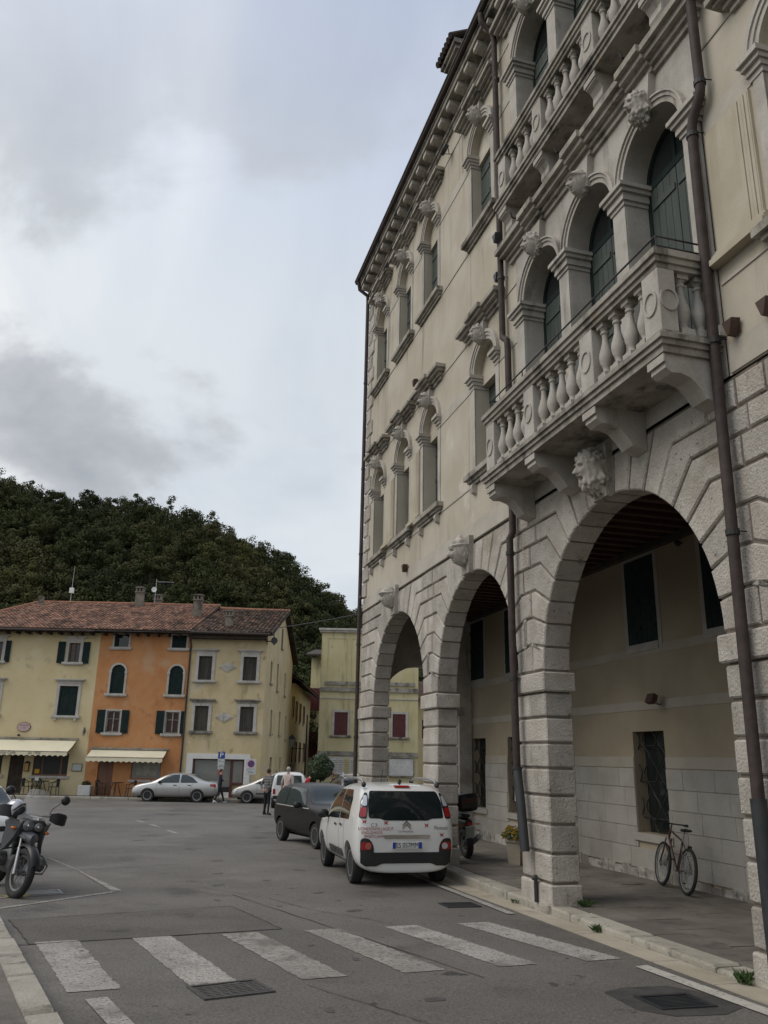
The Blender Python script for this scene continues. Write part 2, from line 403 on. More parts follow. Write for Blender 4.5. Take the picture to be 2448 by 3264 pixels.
sheet('bay_line', [(-6.85, 18.2), (-5.50, 16.22), (-4.20, 13.95), (-3.91, 13.70), (-4.06, 13.66), (-5.35, 16.05), (-6.70, 18.1)][::-1], .0055, 'paint_faint', road)
sheet('bay_line', [(-3.95, 13.72), (-4.10, 13.60), (-5.5, 12.55), (-6.3, 12.0), (-6.36, 12.08), (-5.45, 12.70)], .0055, 'paint_faint', road)
sheet('bay_line', [(-3.95, 13.55), (-4.9, 11.78), (-5.6, 10.9), (-5.68, 10.98), (-4.98, 11.84), (-4.04, 13.58)], .0055, 'paint_faint', road)
sheet('bay_line', [(-2.31, 7.36), (-2.16, 7.45), (-1.40, 6.15), (-1.54, 6.05)], .010, 'paint', road)
for p, q in (((-8.45, 30.2), (-7.9, 29.1)), ((-7.5, 28.4), (-6.9, 27.2)), ((-6.3, 25.9), (-5.8, 24.9)), ((-1.1, 13.1), (-.75, 13.3))):
    sheet('dash_line', [(p[0], p[1]), (p[0] + .13, p[1] + .06), (q[0] + .13, q[1] + .06), q], .0055, 'paint_faint', road)
# oil spots and cracks
def stain(x, y, r, mat='tar'):
    P = []; n = 14; ph = rnd.uniform(0, 6.28)
    for k in range(n):
        t = 2 * math.pi * k / n; q = r * (1 + .28 * math.sin(2 * t + ph) + rnd.uniform(-.22, .22)); P.append((x + q * math.cos(t), y + q * 1.25 * math.sin(t)))
    sheet('oil_stain', P, .0032, mat, road)
MAT['oil'] = surf('oil_stain', (.060, .054, .048), (.085, .077, .068), 9, .7, .6, 70, fine=.4, fs=42)
for x, y, r in ((-2.6, 14.6, .10), (-1.9, 15.3, .07), (-2.9, 16.1, .09), (-.9, 13.9, .08), (-1.5, 16.9, .12), (-3.3, 18.2, .10), (-2.3, 12.9, .06), (-.3, 12.2, .09), (-4.4, 20.5, .13), (-6.1, 22.5, .16), (-3.9, 28.0, .2), (-8.2, 30.6, .22), (-.2, 9.1, .05), (.5, 7.6, .07), (-.35, 7.2, .045), (-2.75, 8.5, .045), (-.7, 9.75, .035), (-1.0, 9.6, .03), (-3.1, 15.0, .05), (1.6, 8.2, .05)): stain(x, y, r, 'oil')
def crack(pts):
    for a, b in zip(pts, pts[1:]): seam(a, b, .010)
crack([(-7.2, 17.5), (-5.0, 18.3), (-3.2, 18.0), (-1.2, 18.9)]); crack([(-5.8, 21.5), (-4.2, 22.1), (-2.9, 21.6)]); crack([(-2.9, 14.3), (-1.6, 13.2), (-.9, 12.2), (.2, 11.2)]); crack([(-.6, 8.0), (.4, 6.9), (1.1, 6.2)])
# manhole covers and drain grates
def cover(cx, cy, ang, w, h, name, mat='castiron', nb=7, studs=True):
    ca, sa = math.cos(ang), math.sin(ang)
    def W(u, v, o=0): x, y = cx + u * ca - v * sa, cy + u * sa + v * ca; return (x, y, gz(y) + o)
    mb = MB()
    def slab(u0, u1, v0, v1, z0, z1):
        mb.add([W(u0, v0, z0), W(u1, v0, z0), W(u1, v1, z0), W(u0, v1, z0), W(u0, v0, z1), W(u1, v0, z1), W(u1, v1, z1), W(u0, v1, z1)],
               [(0, 3, 2, 1), (4, 5, 6, 7), (0, 1, 5, 4), (1, 2, 6, 5), (2, 3, 7, 6), (3, 0, 4, 7)])
    t = .035
    slab(-w / 2, w / 2, -h / 2, -h / 2 + t, -.02, .014); slab(-w / 2, w / 2, h / 2 - t, h / 2, -.02, .014)
    slab(-w / 2, -w / 2 + t, -h / 2 + t, h / 2 - t, -.02, .0138); slab(w / 2 - t, w / 2, -h / 2 + t, h / 2 - t, -.02, .0138)
    fr = mb.build(name, mat, road)
    mb = MB()
    slab(-w / 2 + t + .006, w / 2 - t - .006, -h / 2 + t + .006, h / 2 - t - .006, -.02, .005)
    mb.build('cover_plate', mat, fr)
    mb = MB()
    iw, ih = w - 2 * t - .04, h - 2 * t - .04
    for i in range(nb):
        for j in range(nb):
            u = -iw / 2 + (i + .5) * iw / nb; v = -ih / 2 + (j + .5) * ih / nb
            if studs: slab(u - iw / nb * .33, u + iw / nb * .33, v - ih / nb * .33, v + ih / nb * .33, .005, .010)
        if not studs:
            slab(-iw / 2, iw / 2, -ih / 2 + (i + .2) * ih / nb, -ih / 2 + (i + .7) * ih / nb, .005, .011)
    o = mb.build('relief', mat, fr)
    return fr
MAT['lid'] = surf('stone_filled_lid', (.060, .057, .053), (.085, .08, .074), 8, .85, .6, 80, fine=.3)
cover(-1.22, 7.78, R(30), .62, .48, 'manhole_cover', 'lid')
cover(1.2, 12.86, R(15), .52, .42, 'manhole_cover', 'castiron')
cover(-5.0, 13.32, R(30), .55, .4, 'drain_grate', 'steel', 6, False)
cover(2.50, 7.66, R(15), .52, .42, 'drain_grate', 'castiron', 8, False)
sheet('tar_stain', [(1.98, 7.95), (2.2, 8.13), (2.62, 8.22), (2.92, 7.95), (3.0, 7.52), (2.78, 7.30), (2.35, 7.22), (2.1, 7.40)], .0035, 'tar', road)
MAT['yellow_leaf'] = surf('yellow_paint_mark', (.36, .28, .10), (.25, .2, .09), 8, .9, fine=.3)
sheet('yellow_mark', [(-5.42, 12.86), (-5.2, 13.06), (-5.02, 13.02), (-5.05, 12.85), (-5.25, 12.74)], .011, 'yellow_leaf', road)

# --- pavement of the arcade: sloping base with loose slabs
def pslab(mb, n0, n1, s0, s1, h, t=.05, jit=.0, gap=.008):
    P = []
    for (n, s) in ((n0 + gap, s0 + gap), (n1 - gap, s0 + gap), (n1 - gap, s1 - gap), (n0 + gap, s1 - gap)):
        p = pw(n, s); P.append((p.x, p.y, side_z(p.y) + h))
    c = jit
    top = [(x, y, z + rnd.uniform(-c, c)) for x, y, z in P]; bot = [(x, y, z - t) for x, y, z in P]
    mb.loft([bot, top]); return mb
mb = MB(); pslab(mb, 5.52, 9.3, -8, 23.2, -.012, .9, 0, 0)
pav = mb.build('pavement', 'soil'); tag(pav, kind='structure')
n = 5.80; row = 0
widths = [.44, .52, .40, .50, .46, .54]
while n < 8.55 and row < 6:
    w = widths[row]; n1 = min(n + w, 8.62) if row < 5 else 8.62
    s = 4.2 + rnd.uniform(0, .6)
    while s < 22.3:
        l = rnd.uniform(.55, 1.15); mb = MB(); pslab(mb, n, n1, s, s + l, 0, .05, .004, .007)
        mb.build('paving_slab', 'pave', pav); s += l
    n = n1; row += 1
# kerb stones, then the gutter strip
def chamfered(mb, quad_bot, quad_top, c=.02):
    cx = sum(p[0] for p in quad_top) / 4; cy = sum(p[1] for p in quad_top) / 4
    mid = [(x, y, z - c) for x, y, z in quad_top]
    ins = []
    for x, y, z in quad_top:
        d = Vector((cx - x, cy - y)); d = d.normalized() * c * 1.3 if d.length > 0 else d
        ins.append((x + d.x, y + d.y, z))
    mb.loft([quad_bot, mid, ins]); return mb
s = -4.0
while s < 23.0:
    l = rnd.uniform(.8, 1.5); q = []
    for (n, ss) in ((5.485 + rnd.uniform(-.012, .012), s + .008), (5.79, s + .008), (5.79, s + l - .008), (5.485 + rnd.uniform(-.012, .012), s + l - .008)):
        p = pw(n, ss); q.append((p.x, p.y, side_z(p.y) + .004 + rnd.uniform(-.01, .006)))
    mb = MB(); chamfered(mb, [(x, y, z - .5) for x, y, z in q], q, .03)
    mb.build('kerb_stone', 'kerb', pav); s += l
s = -4.0
while s < 22.6:
    l = rnd.uniform(.9, 1.6); mb = MB(); P = []
    for (n, ss) in ((5.165, s + .006), (5.478, s + .006), (5.478, s + l - .006), (5.165, s + l - .006)):
        p = pw(n, ss); P.append((p.x, p.y, gz(p.y) + .008))
    mb.loft([[(x, y, z - .1) for x, y, z in P], P]); mb.build('gutter_slab', 'gutter', pav); s += l
# --- kerb and pavement at the left foreground
lp = MB()
A = Vector((-5.9, 13.3)); B = Vector((-.4, 3.16)); dl = (B - A).normalized(); el = Vector((dl.y, -dl.x))
if el.x > 0: el = -el
lp.add([(*(A + el * .27), gz(A.y) + .10), (*(B + el * .27), gz(B.y) + .10), (*(B + el * 4), gz(B.y) + .10), (*(A + el * 4), gz(A.y) + .10),
        (*(A + el * .27), gz(A.y) - .3), (*(B + el * .27), gz(B.y) - .3), (*(B + el * 4), gz(B.y) - .3), (*(A + el * 4), gz(A.y) - .3)],
       [(0, 3, 2, 1), (0, 1, 5, 4), (1, 2, 6, 5), (2, 3, 7, 6), (3, 0, 4, 7)])
t = 2.6
sl = lp.build('left_pavement', 'pave'); tag(sl, kind='structure')
# the near kerb only starts where the parking bays end
sl.data.clear_geometry(); lp2 = MB()
A2 = A + dl * t
q = [A2 + el * .225, B + el * .225, B + el * 3, A2 + el * 3]
lp2.loft([[(p.x, p.y, gz(p.y) - .3) for p in q], [(p.x, p.y, gz(p.y) + .105) for p in q]])
sl.data.from_pydata(lp2.v, [], lp2.f)
while t < (B - A).length - .3:
    l = rnd.uniform(.85, 1.25); q = []
    for u, w in ((t + .008, rnd.uniform(-.01, .01)), (t + l - .008, rnd.uniform(-.01, .01)), (t + l - .008, .22), (t + .008, .22)):
        p = A + dl * u + el * w; q.append((p.x, p.y, gz(p.y) + .115 + rnd.uniform(-.006, .006)))
    if area([(x, y) for x, y, z in q]) < 0: q = q[::-1]
    mb = MB(); chamfered(mb, [(x, y, z - .3) for x, y, z in q], q, .03); mb.build('kerb_stone', 'kerb', sl); t += l
# --- pavement in front of the far houses
zf = gz(46.3) + .12
mb = MB(); mb.box(-34, -5.9, 46.55, 49, zf - .6, zf - .004)
fp = mb.build('house_pavement', 'pave'); tag(fp, kind='structure')
x = -30.0
while x < -6.0:
    l = rnd.uniform(.9, 1.3); mb = MB(); mb.cbox(x + .008, x + l - .008, 46.28, 46.545, zf - .4, zf + rnd.uniform(-.008, .008), .025); mb.build('kerb_stone', 'kerb', fp); x += l
# --- weeds in the kerb joints
def weed(label, loc, h, n, spread):
    o = thing('weed_tuft', label, 'weed', loc, 0, 'weeds growing along the kerb'); mb = MB()
    for i in range(n):
        a = rnd.uniform(0, 6.28); hh = h * rnd.uniform(.5, 1); b = spread * rnd.uniform(.3, 1); w = hh * rnd.uniform(.10, .18)
        d = Vector((math.cos(a), math.sin(a), 0)); e = Vector((-d.y, d.x, 0)); base = Vector((rnd.uniform(-.06, .06), rnd.uniform(-.06, .06), 0)); w *= .55
        p1 = base + d * b * .35 + Vector((0, 0, hh * .6)); p2 = base + d * b + Vector((0, 0, hh * rnd.uniform(.7, 1)))
        mb.add([base - e * w * .3, base + e * w * .3, p1 + e * w, p2, p1 - e * w], [(0, 1, 2, 3, 4)])
    mb.build('leaves', 'grass', o); return o
def pz(n, s, kerb=True):
    p = pw(n, s); p.z = side_z(p.y) if kerb else gz(p.y) + .01; return p
weed('green weed tuft sprouting from the kerb in front of the big arch', pz(5.47, 9.75, False), .11, 50, .10)
weed('dark weed growing at the inner foot of the second pillar from the right', pz(5.98, 10.98), .11, 50, .16)
weed('bright green weed clump at the foot of the nearest pillar', pz(5.46, 7.12, False), .13, 60, .10)
weed('small weed in the kerb beside the white car', pz(5.47, 12.1, False), .08, 30, .08)
# ================================================================== the palazzo
ZB = 1.94
_o = pw(5.55, 14.0)
PAL = thing('palazzo', 'tall pale stone palazzo with rusticated arcade, balconies and carved heads', 'palazzo', (_o.x, _o.y, CAMZ - ZB), PA)
def L(n, s, z): return (n - 5.55, s - 14.0, z + ZB)
def part(name, parent=PAL):
    return MB()
class PB(MB):                       # builder in palazzo coordinates (n, s, z)
    def bx(k, n0, n1, s0, s1, z0, z1):
        a, b = L(n0, s0, z0), L(n1, s1, z1); return k.box(a[0], b[0], a[1], b[1], a[2], b[2])
    def cbx(k, n0, n1, s0, s1, z0, z1, c=.01):
        a, b = L(n0, s0, z0), L(n1, s1, z1); return k.cbox(a[0], b[0], a[1], b[1], a[2], b[2], c)
    def sz(k, poly, n0, n1):        # polygon in (s,z) extruded over n
        return k.loft([[L(n0, s, z) for s, z in poly], [L(n1, s, z) for s, z in poly]])
    def nz(k, poly, s0, s1):        # polygon in (n,z) extruded along s
        return k.loft([[L(n, s0, z) for n, z in poly], [L(n, s1, z) for n, z in poly]])
    def tb(k, pts, r, n=8): return k.tube([L(*p) for p in pts], r, n)

NF, NBK = 5.53, 5.97
ZSP, RZ, ZTOP = 1.27, 2.05, 3.86
PILL = [(20.76, 22.15), (15.78, 16.68), (11.05, 11.98), (6.12, 7.05), (1.42, 2.32)]
ARCH = [(PILL[i + 1][1], PILL[i][0]) for i in range(4)]
blk_rng = random.Random(3)
core = PB()
arc_front = None
blocks = []
def block(poly, deep=True, c=.018, g=.034):
    poly = ccw(poly)
    P1 = inset(poly, g / 2); P2 = inset(P1, c)
    nf = NF + blk_rng.uniform(-.006, .010)
    mb = PB(); bk = NBK if deep else NF + .12
    r0 = [L(nf, s, z) for s, z in P2]; r1 = [L(nf + c, s, z) for s, z in P1]
    r2 = [L(bk - c, s, z) for s, z in P1]; r3 = [L(bk, s, z) for s, z in P2]
    mb.loft([r0, r1, r2, r3]); blocks.append(mb)
NV = 19
def arch_blocks(s0, s1, bl, bh):
    """bl/bh: where the horizontal runs end on the low-s and high-s side"""
    sc, rx = (s0 + s1) / 2, (s1 - s0) / 2
    th = [math.pi * i / NV for i in range(NV + 1)]
    def pt(t, a=0.0): return (sc - (rx + a) * math.cos(t), ZSP + (RZ + a) * math.sin(t))
    def elbow(t):
        a = .36 + .34 * math.sin(t); p = pt(t, a)
        if p[1] < ZTOP - .14: return p, False
        a = (ZTOP - ZSP) / math.sin(t) - RZ
        return pt(t, a), True
    for i in range(NV):
        mid = (th[i] + th[i + 1]) / 2
        arcp = [pt(th[i] + (th[i + 1] - th[i]) * k / 4) for k in range(5)]
        (e0, c0), (e1, c1) = elbow(th[i]), elbow(th[i + 1])
        low = mid < math.pi / 2 - .01; high = mid > math.pi / 2 + .01
        if i == 0: e0 = arcp[0]
        if i == NV - 1: e1 = arcp[-1]
        stag = .16 if i % 2 else -.10
        if c0 and c1: poly = [e0] + arcp + [e1]; block(poly); continue
        if low: zb, zt, b, ee0, ee1 = e0[1], (ZTOP if c1 else e1[1]), bl + stag, e0, e1
        else: zb, zt, b, ee0, ee1 = e1[1], (ZTOP if c0 else e0[1]), (bh + stag if bh < 22 else bh), e1, e0
        lo_arc = arcp if low else arcp[::-1]
        run = abs(ee0[0] - b)
        sp = None
        if run > .62: sp = ee0[0] + (b - ee0[0]) * blk_rng.uniform(.42, .6)
        e_ = sp if sp is not None else b
        # block: arc from bottom to top, top elbow, horizontal top out to e_, down, bottom elbow
        poly = lo_arc + [ee1]
        if c1 if low else c0: poly += [(e_, ZTOP)] if abs(e_ - ee1[0]) > .05 else []
        else: poly += [(e_, zt)]
        poly += [(e_, zb)]
        if i not in (0, NV - 1): poly += [ee0]
        block(poly)
        if sp is not None:
            r2 = abs(b - sp)
            cuts = [sp, b] if r2 < 1.0 else [sp, sp + (b - sp) * .5, b]
            for q in range(len(cuts) - 1):
                block([(cuts[q], zb), (cuts[q + 1], zb), (cuts[q + 1], zt), (cuts[q], zt)])
    # course above the last elbow is filled by the clipped voussoirs; core behind
    zc = [(sc - (rx + .03) * math.cos(math.pi * k / 24), ZSP + (RZ + .03) * math.sin(math.pi * k / 24)) for k in range(25)]
    for k in range(24):
        a, b = zc[k], zc[k + 1]
        core.sz([a, b, (b[0], ZTOP + .02), (a[0], ZTOP + .02)], NF + .04, NBK - .04)
mids = [22.15] + [(PILL[i][0] + PILL[i][1]) / 2 for i in range(1, 5)]
for i, (s0, s1) in enumerate(ARCH):
    lo_b = mids[i + 1]; hi_b = mids[i]
    if i == 0: hi_b = 22.15 - .001
    arch_blocks(s0, s1, lo_b, hi_b)
# fix: straighten the outer ends at the far corner
for s0, s1 in PILL:
    core.bx(NF + .03, NBK - .03, s0 + .03, s1 - .03, -2.6, ZTOP + .02)
AW = core.build('arcade_wall', 'mortar', PAL)
# pillars: courses below the impost
pz_ = [-2.02, -1.62, -1.24, -.86, -.48, -.11, .24, .60, .955]
for j, (s0, s1) in enumerate(PILL[:4]):
    for q in range(len(pz_) - 1):
        mb = PB(); o = blk_rng.uniform(-.008, .008); e = .02 if q == 0 else 0
        if j in (0, 2) and q % 2 == 1:
            m_ = s0 + (s1 - s0) * (.55 if j else .62)
            mb.cbx(NF + o - e, NBK, s0 - e, m_ - .006, pz_[q] + .016, pz_[q + 1] - .016, .018); blocks.append(mb); mb = PB()
            mb.cbx(NF + o * .5 - e, NBK, m_ + .006, s1 + e, pz_[q] + .016, pz_[q + 1] - .016, .018)
        else:
            mb.cbx(NF + o - e, NBK + e, s0 - e, s1 + e, pz_[q] + .016, pz_[q + 1] - .016, .02)
        blocks.append(mb)
    mb = PB(); mb.cbx(NF - .045, NBK + .045, s0 - .05, s1 + .05, .965, 1.245, .02)
    mb.build('impost', 'stone', AW)
for mb in blocks: mb.build('stone_block', 'stone', AW)

# --- far end wall of the arcade with its low arch
e = PB()
npts = [(7.10 - 1.12 * math.cos(math.pi * k / 16), 1.32 + 1.10 * math.sin(math.pi * k / 16)) for k in range(17)]
def nzq(mb, poly, s0, s1): mb.nz(poly, s0, s1)
for k in range(16):
    a, b = npts[k], npts[k + 1]; nzq(e, [a, b, (b[0], 4.05), (a[0], 4.05)], 21.62, 22.06)
e.bx(8.22, 8.58, 21.62, 22.06, -2.6, 4.05)
e.bx(5.99, 5.985 + .0, 21.62, 22.06, 1.3, 4.05)
e.build('end_arch', 'stone', PAL)
e = PB(); e.bx(8.10, 8.30, 21.58, 22.10, 1.14, 1.32); e.build('impost', 'stone_dark', PAL)

# --- upper wall with arched window openings
def wall_open(mb, s0, s1, z0, z1, ops, n0, n1, K=14):
    ops = sorted(ops); cur = s0
    def q(a, b, c, d): mb.add([L(*a), L(*b), L(*c), L(*d)], [(0, 1, 2, 3)])
    for (a, b, zb, zs) in ops:
        if a > cur: q((n0, cur, z0), (n0, a, z0), (n0, a, z1), (n0, cur, z1))
        q((n0, a, z0), (n0, b, z0), (n0, b, zb), (n0, a, zb))
        sc, r = (a + b) / 2, (b - a) / 2
        ar = [(sc - r * math.cos(math.pi * k / K), zs + r * math.sin(math.pi * k / K)) for k in range(K + 1)]
        for k in range(K):
            (sa, za), (sb, zc) = ar[k], ar[k + 1]
            q((n0, sa, za), (n0, sb, zc), (n0, sb, z1), (n0, sa, z1)); q((n0, sa, za), (n0, sb, zc), (n1, sb, zc), (n1, sa, za))
        q((n0, a, zb), (n0, a, zs), (n1, a, zs), (n1, a, zb)); q((n0, b, zb), (n0, b, zs), (n1, b, zs), (n1, b, zb))
        q((n0, a, zb), (n0, b, zb), (n1, b, zb), (n1, a, zb)); cur = b
    if s1 > cur: q((n0, cur, z0), (n0, s1, z0), (n0, s1, z1), (n0, cur, z1))
WIN = [20.62, 18.36, 16.27, 13.08]; WINR = [5.02]
FL = [0.0, 5.16]
HW = .515
for s0_, s1_, ws_ in ((11.57, 22.13, WIN), (-6.0, 6.54, WINR + [1.83])):
    mb = PB()
    for f in FL:
        wz0, wz1 = (3.90, 9.30) if f == 0 else (9.30, 14.15)
        wall_open(mb, s0_, s1_, wz0, wz1, [(w - HW, w + HW, 5.18 + f, 7.18 + f) for w in ws_], 5.55, 5.95)
    wall = mb.build('wall', 'plaster', PAL)
TW = .635; TC = [10.62, 9.05, 7.48]
mb = PB()
for f in FL:
    wz0, wz1 = (3.90, 9.30) if f == 0 else (9.30, 14.15)
    wall_open(mb, 6.54, 11.57, wz0, wz1, [(t - TW, t + TW, 4.36 + f, 7.44 + f) for t in TC], 5.535, 5.95, 20)
cbay = mb.build('central_bay_wall', 'stone_smooth', PAL)
# solid body of the building behind
mb = PB(); mb.bx(5.96, 15.5, -6.0, 22.13, 4.16, 14.2); mb.bx(9.0, 15.5, -6.0, 22.13, -2.4, 4.16)
mb.bx(5.56, 5.96, 22.05, 22.13, 3.9, 14.2)
mb.build('building_core', 'plaster', PAL)

# --- string courses
def band(name, n0, s0, s1, z0, z1, mat='band', parent=PAL):
    mb = PB(); mb.bx(n0, 5.6, s0, s1, z0, z1); return mb.build(name, mat, parent)
def bands(s0, s1, ops, z0, z1, n0, name, mat='band'):
    cur = s0
    for (a, b) in sorted(ops):
        if a > cur: band(name, n0, cur, a, z0, z1, mat)
        cur = b
    if s1 > cur: band(name, n0, cur, s1, z0, z1, mat)
wins = [(w - HW - .16, w + HW + .16) for w in WIN]; winsr = [(w - HW - .16, w + HW + .16) for w in WINR + [1.83]]
for s0, s1, ws in ((11.60, 22.125, wins), (-5.9, 6.50, winsr)):
    band('frieze_band', 5.530, s0, s1, 3.915, 4.24)
    for f in FL:
        band('string_course', 5.535, s0, s1, 4.96 + f, 5.0 + f); bands(s0, s1, ws, 6.93 + f, 7.17 + f, 5.538, 'impost_band')
    band('string_course', 5.535, s0, s1, 8.06, 8.10); band('string_course', 5.535, s0, s1, 13.42, 13.46)
# --- quoins on the far corner
z = 4.26; k = 0
while z < 13.85:
    h = min(.44, 13.92 - z); ln = .62 if k % 2 else .40
    mb = PB(); mb.cbx(5.505, 5.75, 22.16 - ln, 22.165, z + .012, z + h - .012, .02); mb.build('quoin', 'stone', PAL); z += h; k += 1

# --- windows of the wings
def half_ring(mb, sc, zc, r0, r1, n0, n1, K=18):
    for k in range(K):
        a0, a1 = math.pi * k / K, math.pi * (k + 1) / K
        P = [(sc - r * math.cos(a), zc + r * math.sin(a)) for r, a in ((r0, a0), (r0, a1), (r1, a1), (r1, a0))]
        mb.sz(P, n0, n1)
def stepped(mb, prof, s0, s1, ret=True):
    """prof: list of (proj, z0, z1); returns at both ends by the projection"""
    for pr, z0, z1 in prof: mb.bx(5.55 - pr, 5.56, s0 - (pr if ret else 0), s1 + (pr if ret else 0), z0, z1)
def shutter(parent, s0, s1, z0, z1, n, mat, arch=None, boards=4, name='shutter', t=.04):
    mb = PB(); w = (s1 - s0) / boards
    for i in range(boards):
        a, b = s0 + i * w + .004, s0 + (i + 1) * w - .004
        if arch:
            sc, zs, r = arch
            za = zs + math.sqrt(max(0, r * r - (a - sc) ** 2)); zb_ = zs + math.sqrt(max(0, r * r - (b - sc) ** 2))
            mb.sz([(a, z0), (b, z0), (b, zb_), (a, za)], n, n + t)
        else: mb.bx(n, n + t, a, b, z0, z1)
    for zz in (z0 + .28, (z0 + z1) / 2, z1 - .28):
        mb.bx(n - .018, n, s0 + .03, s1 - .03, zz - .045, zz + .045)
    return mb.build(name, mat, parent)
# carved heads -------------------------------------------------------
def head_mesh(style, seed=1):
    nu, nv = 96, 72; rg = np.random.RandomState(seed)
    PH, TH = np.meshgrid(np.linspace(0, 2 * np.pi, nu, endpoint=False), np.linspace(.02, np.pi - .02, nv))
    f = np.sin(TH) * np.cos(PH); l = np.sin(TH) * np.sin(PH); u = np.cos(TH)
    F_ = (f > 0) * np.clip(f * 2.5, 0, 1)
    def gb(cl, cu, sl, su): return np.exp(-((l - cl) / sl) ** 2 - ((u - cu) / su) ** 2) * F_
    # base skull: narrow jaw, flat face
    X = f * .80; Y = l * (.70 - .10 * np.clip(-u, 0, 1)); Z = u * 1.0
    fx = np.zeros_like(f)                              # forward displacement of the face
    fx += .10 * np.exp(-(l / .5) ** 2 - ((u + .1) / .6) ** 2) * F_
    fx += .30 * np.exp(-(l / .10) ** 2) * np.clip((.26 - u) / .42, 0, 1) * (u > -.20) * F_ + .05 * (gb(.11, -.15, .07, .06) + gb(-.11, -.15, .07, .06))
    for q in (-1, 1):
        fx += .13 * gb(q * .26, .31, .20, .06) - .20 * gb(q * .27, .15, .15, .09) + .10 * gb(q * .27, .13, .085, .05) + .07 * gb(q * .38, -.12, .15, .13)
    fx += .08 * gb(0, -.31, .17, .05) - .20 * gb(0, -.41, .20, .045) + .10 * gb(0, -.49, .15, .05) - .06 * gb(0, -.58, .14, .04) + .14 * gb(0, -.72, .18, .11)
    r = np.zeros_like(f)                               # radial relief: hair, beard, helmet
    def lumps(n, s): 
        o = np.zeros_like(f); P = rg.normal(size=(n, 3)); P /= np.linalg.norm(P, axis=1, keepdims=True)
        for p in P: o = np.maximum(o, np.exp(-((f - p[0]) ** 2 + (l - p[1]) ** 2 + (u - p[2]) ** 2) / s ** 2))
        return o
    curl = lumps(150, .13)
    hairline = .52 - .55 * np.clip(np.abs(l) - .25, 0, 1)
    hair = 1 / (1 + np.exp(-(u - hairline) * 30)); hair = np.maximum(hair, 1 / (1 + np.exp((f - .12) * 25)))
    if style == 'beard':
        r += hair * (.05 + .20 * curl)
        bd = 1 / (1 + np.exp((u + .50 - .35 * np.clip(np.abs(l) - .2, 0, 1)) * 28)) * (f > -.3); r += bd * (.06 + .20 * curl); fx += .10 * (gb(.14, -.33, .12, .045) + gb(-.14, -.33, .12, .045)) - .22 * gb(0, -.45, .11, .06)
        Z = Z - .18 * bd
    elif style == 'helmet':
        h = 1 / (1 + np.exp(-(u - .40) * 35)); r += h * .12 + .14 * np.exp(-((u - .43) / .05) ** 2) + .34 * lumps(26, .22) * np.clip((u - .50) * 3, 0, 1)
        r += (1 - h) * np.clip((.25 - f) * 4, 0, 1) * (.05 + .15 * curl)
    elif style == 'turban':
        h = 1 / (1 + np.exp(-(u - .40) * 35)); r += h * (.13 + .05 * np.sin(5 * PH + 16 * TH)) + .10 * np.exp(-((u - .42) / .05) ** 2) * (f > -.2)
        r += (1 - h) * np.clip((.2 - f) * 4, 0, 1) * (.06 + .12 * curl); fx += .20 * np.exp(-((u - .45) / .05) ** 2) * F_
    else: r += hair * (.06 + .22 * curl)
    X = X * (1 + r) + fx; Y = Y * (1 + r); Z = Z * (1 + r * .8)
    V = np.stack([-X, Y, Z], -1).reshape(-1, 3).tolist(); F = []
    for i in range(nv - 1):
        for j in range(nu):
            a, b = i * nu + j, i * nu + (j + 1) % nu; F.append((a, a + nu, b + nu, b))
    F.append(tuple(range(nu))); F.append(tuple(reversed([(nv - 1) * nu + j for j in range(nu)])))
    me = bpy.data.meshes.new('carved_head'); me.from_pydata(V, [], F); me.update()
    me.polygons.foreach_set('use_smooth', [True] * len(me.polygons))
    return me
HEADS = {k: head_mesh(k, i) for i, k in enumerate(('beard', 'helmet', 'turban', 'curls'))}
def put_head(style, n, s, z, h, parent, mat='stone_smooth', tilt=.0, yaw=0.0):
    o = link('carved_head', HEADS[style], mat, parent, None, L(n, s, z), (0, -tilt, yaw)); o.scale = (h / 2.1,) * 3
    return o
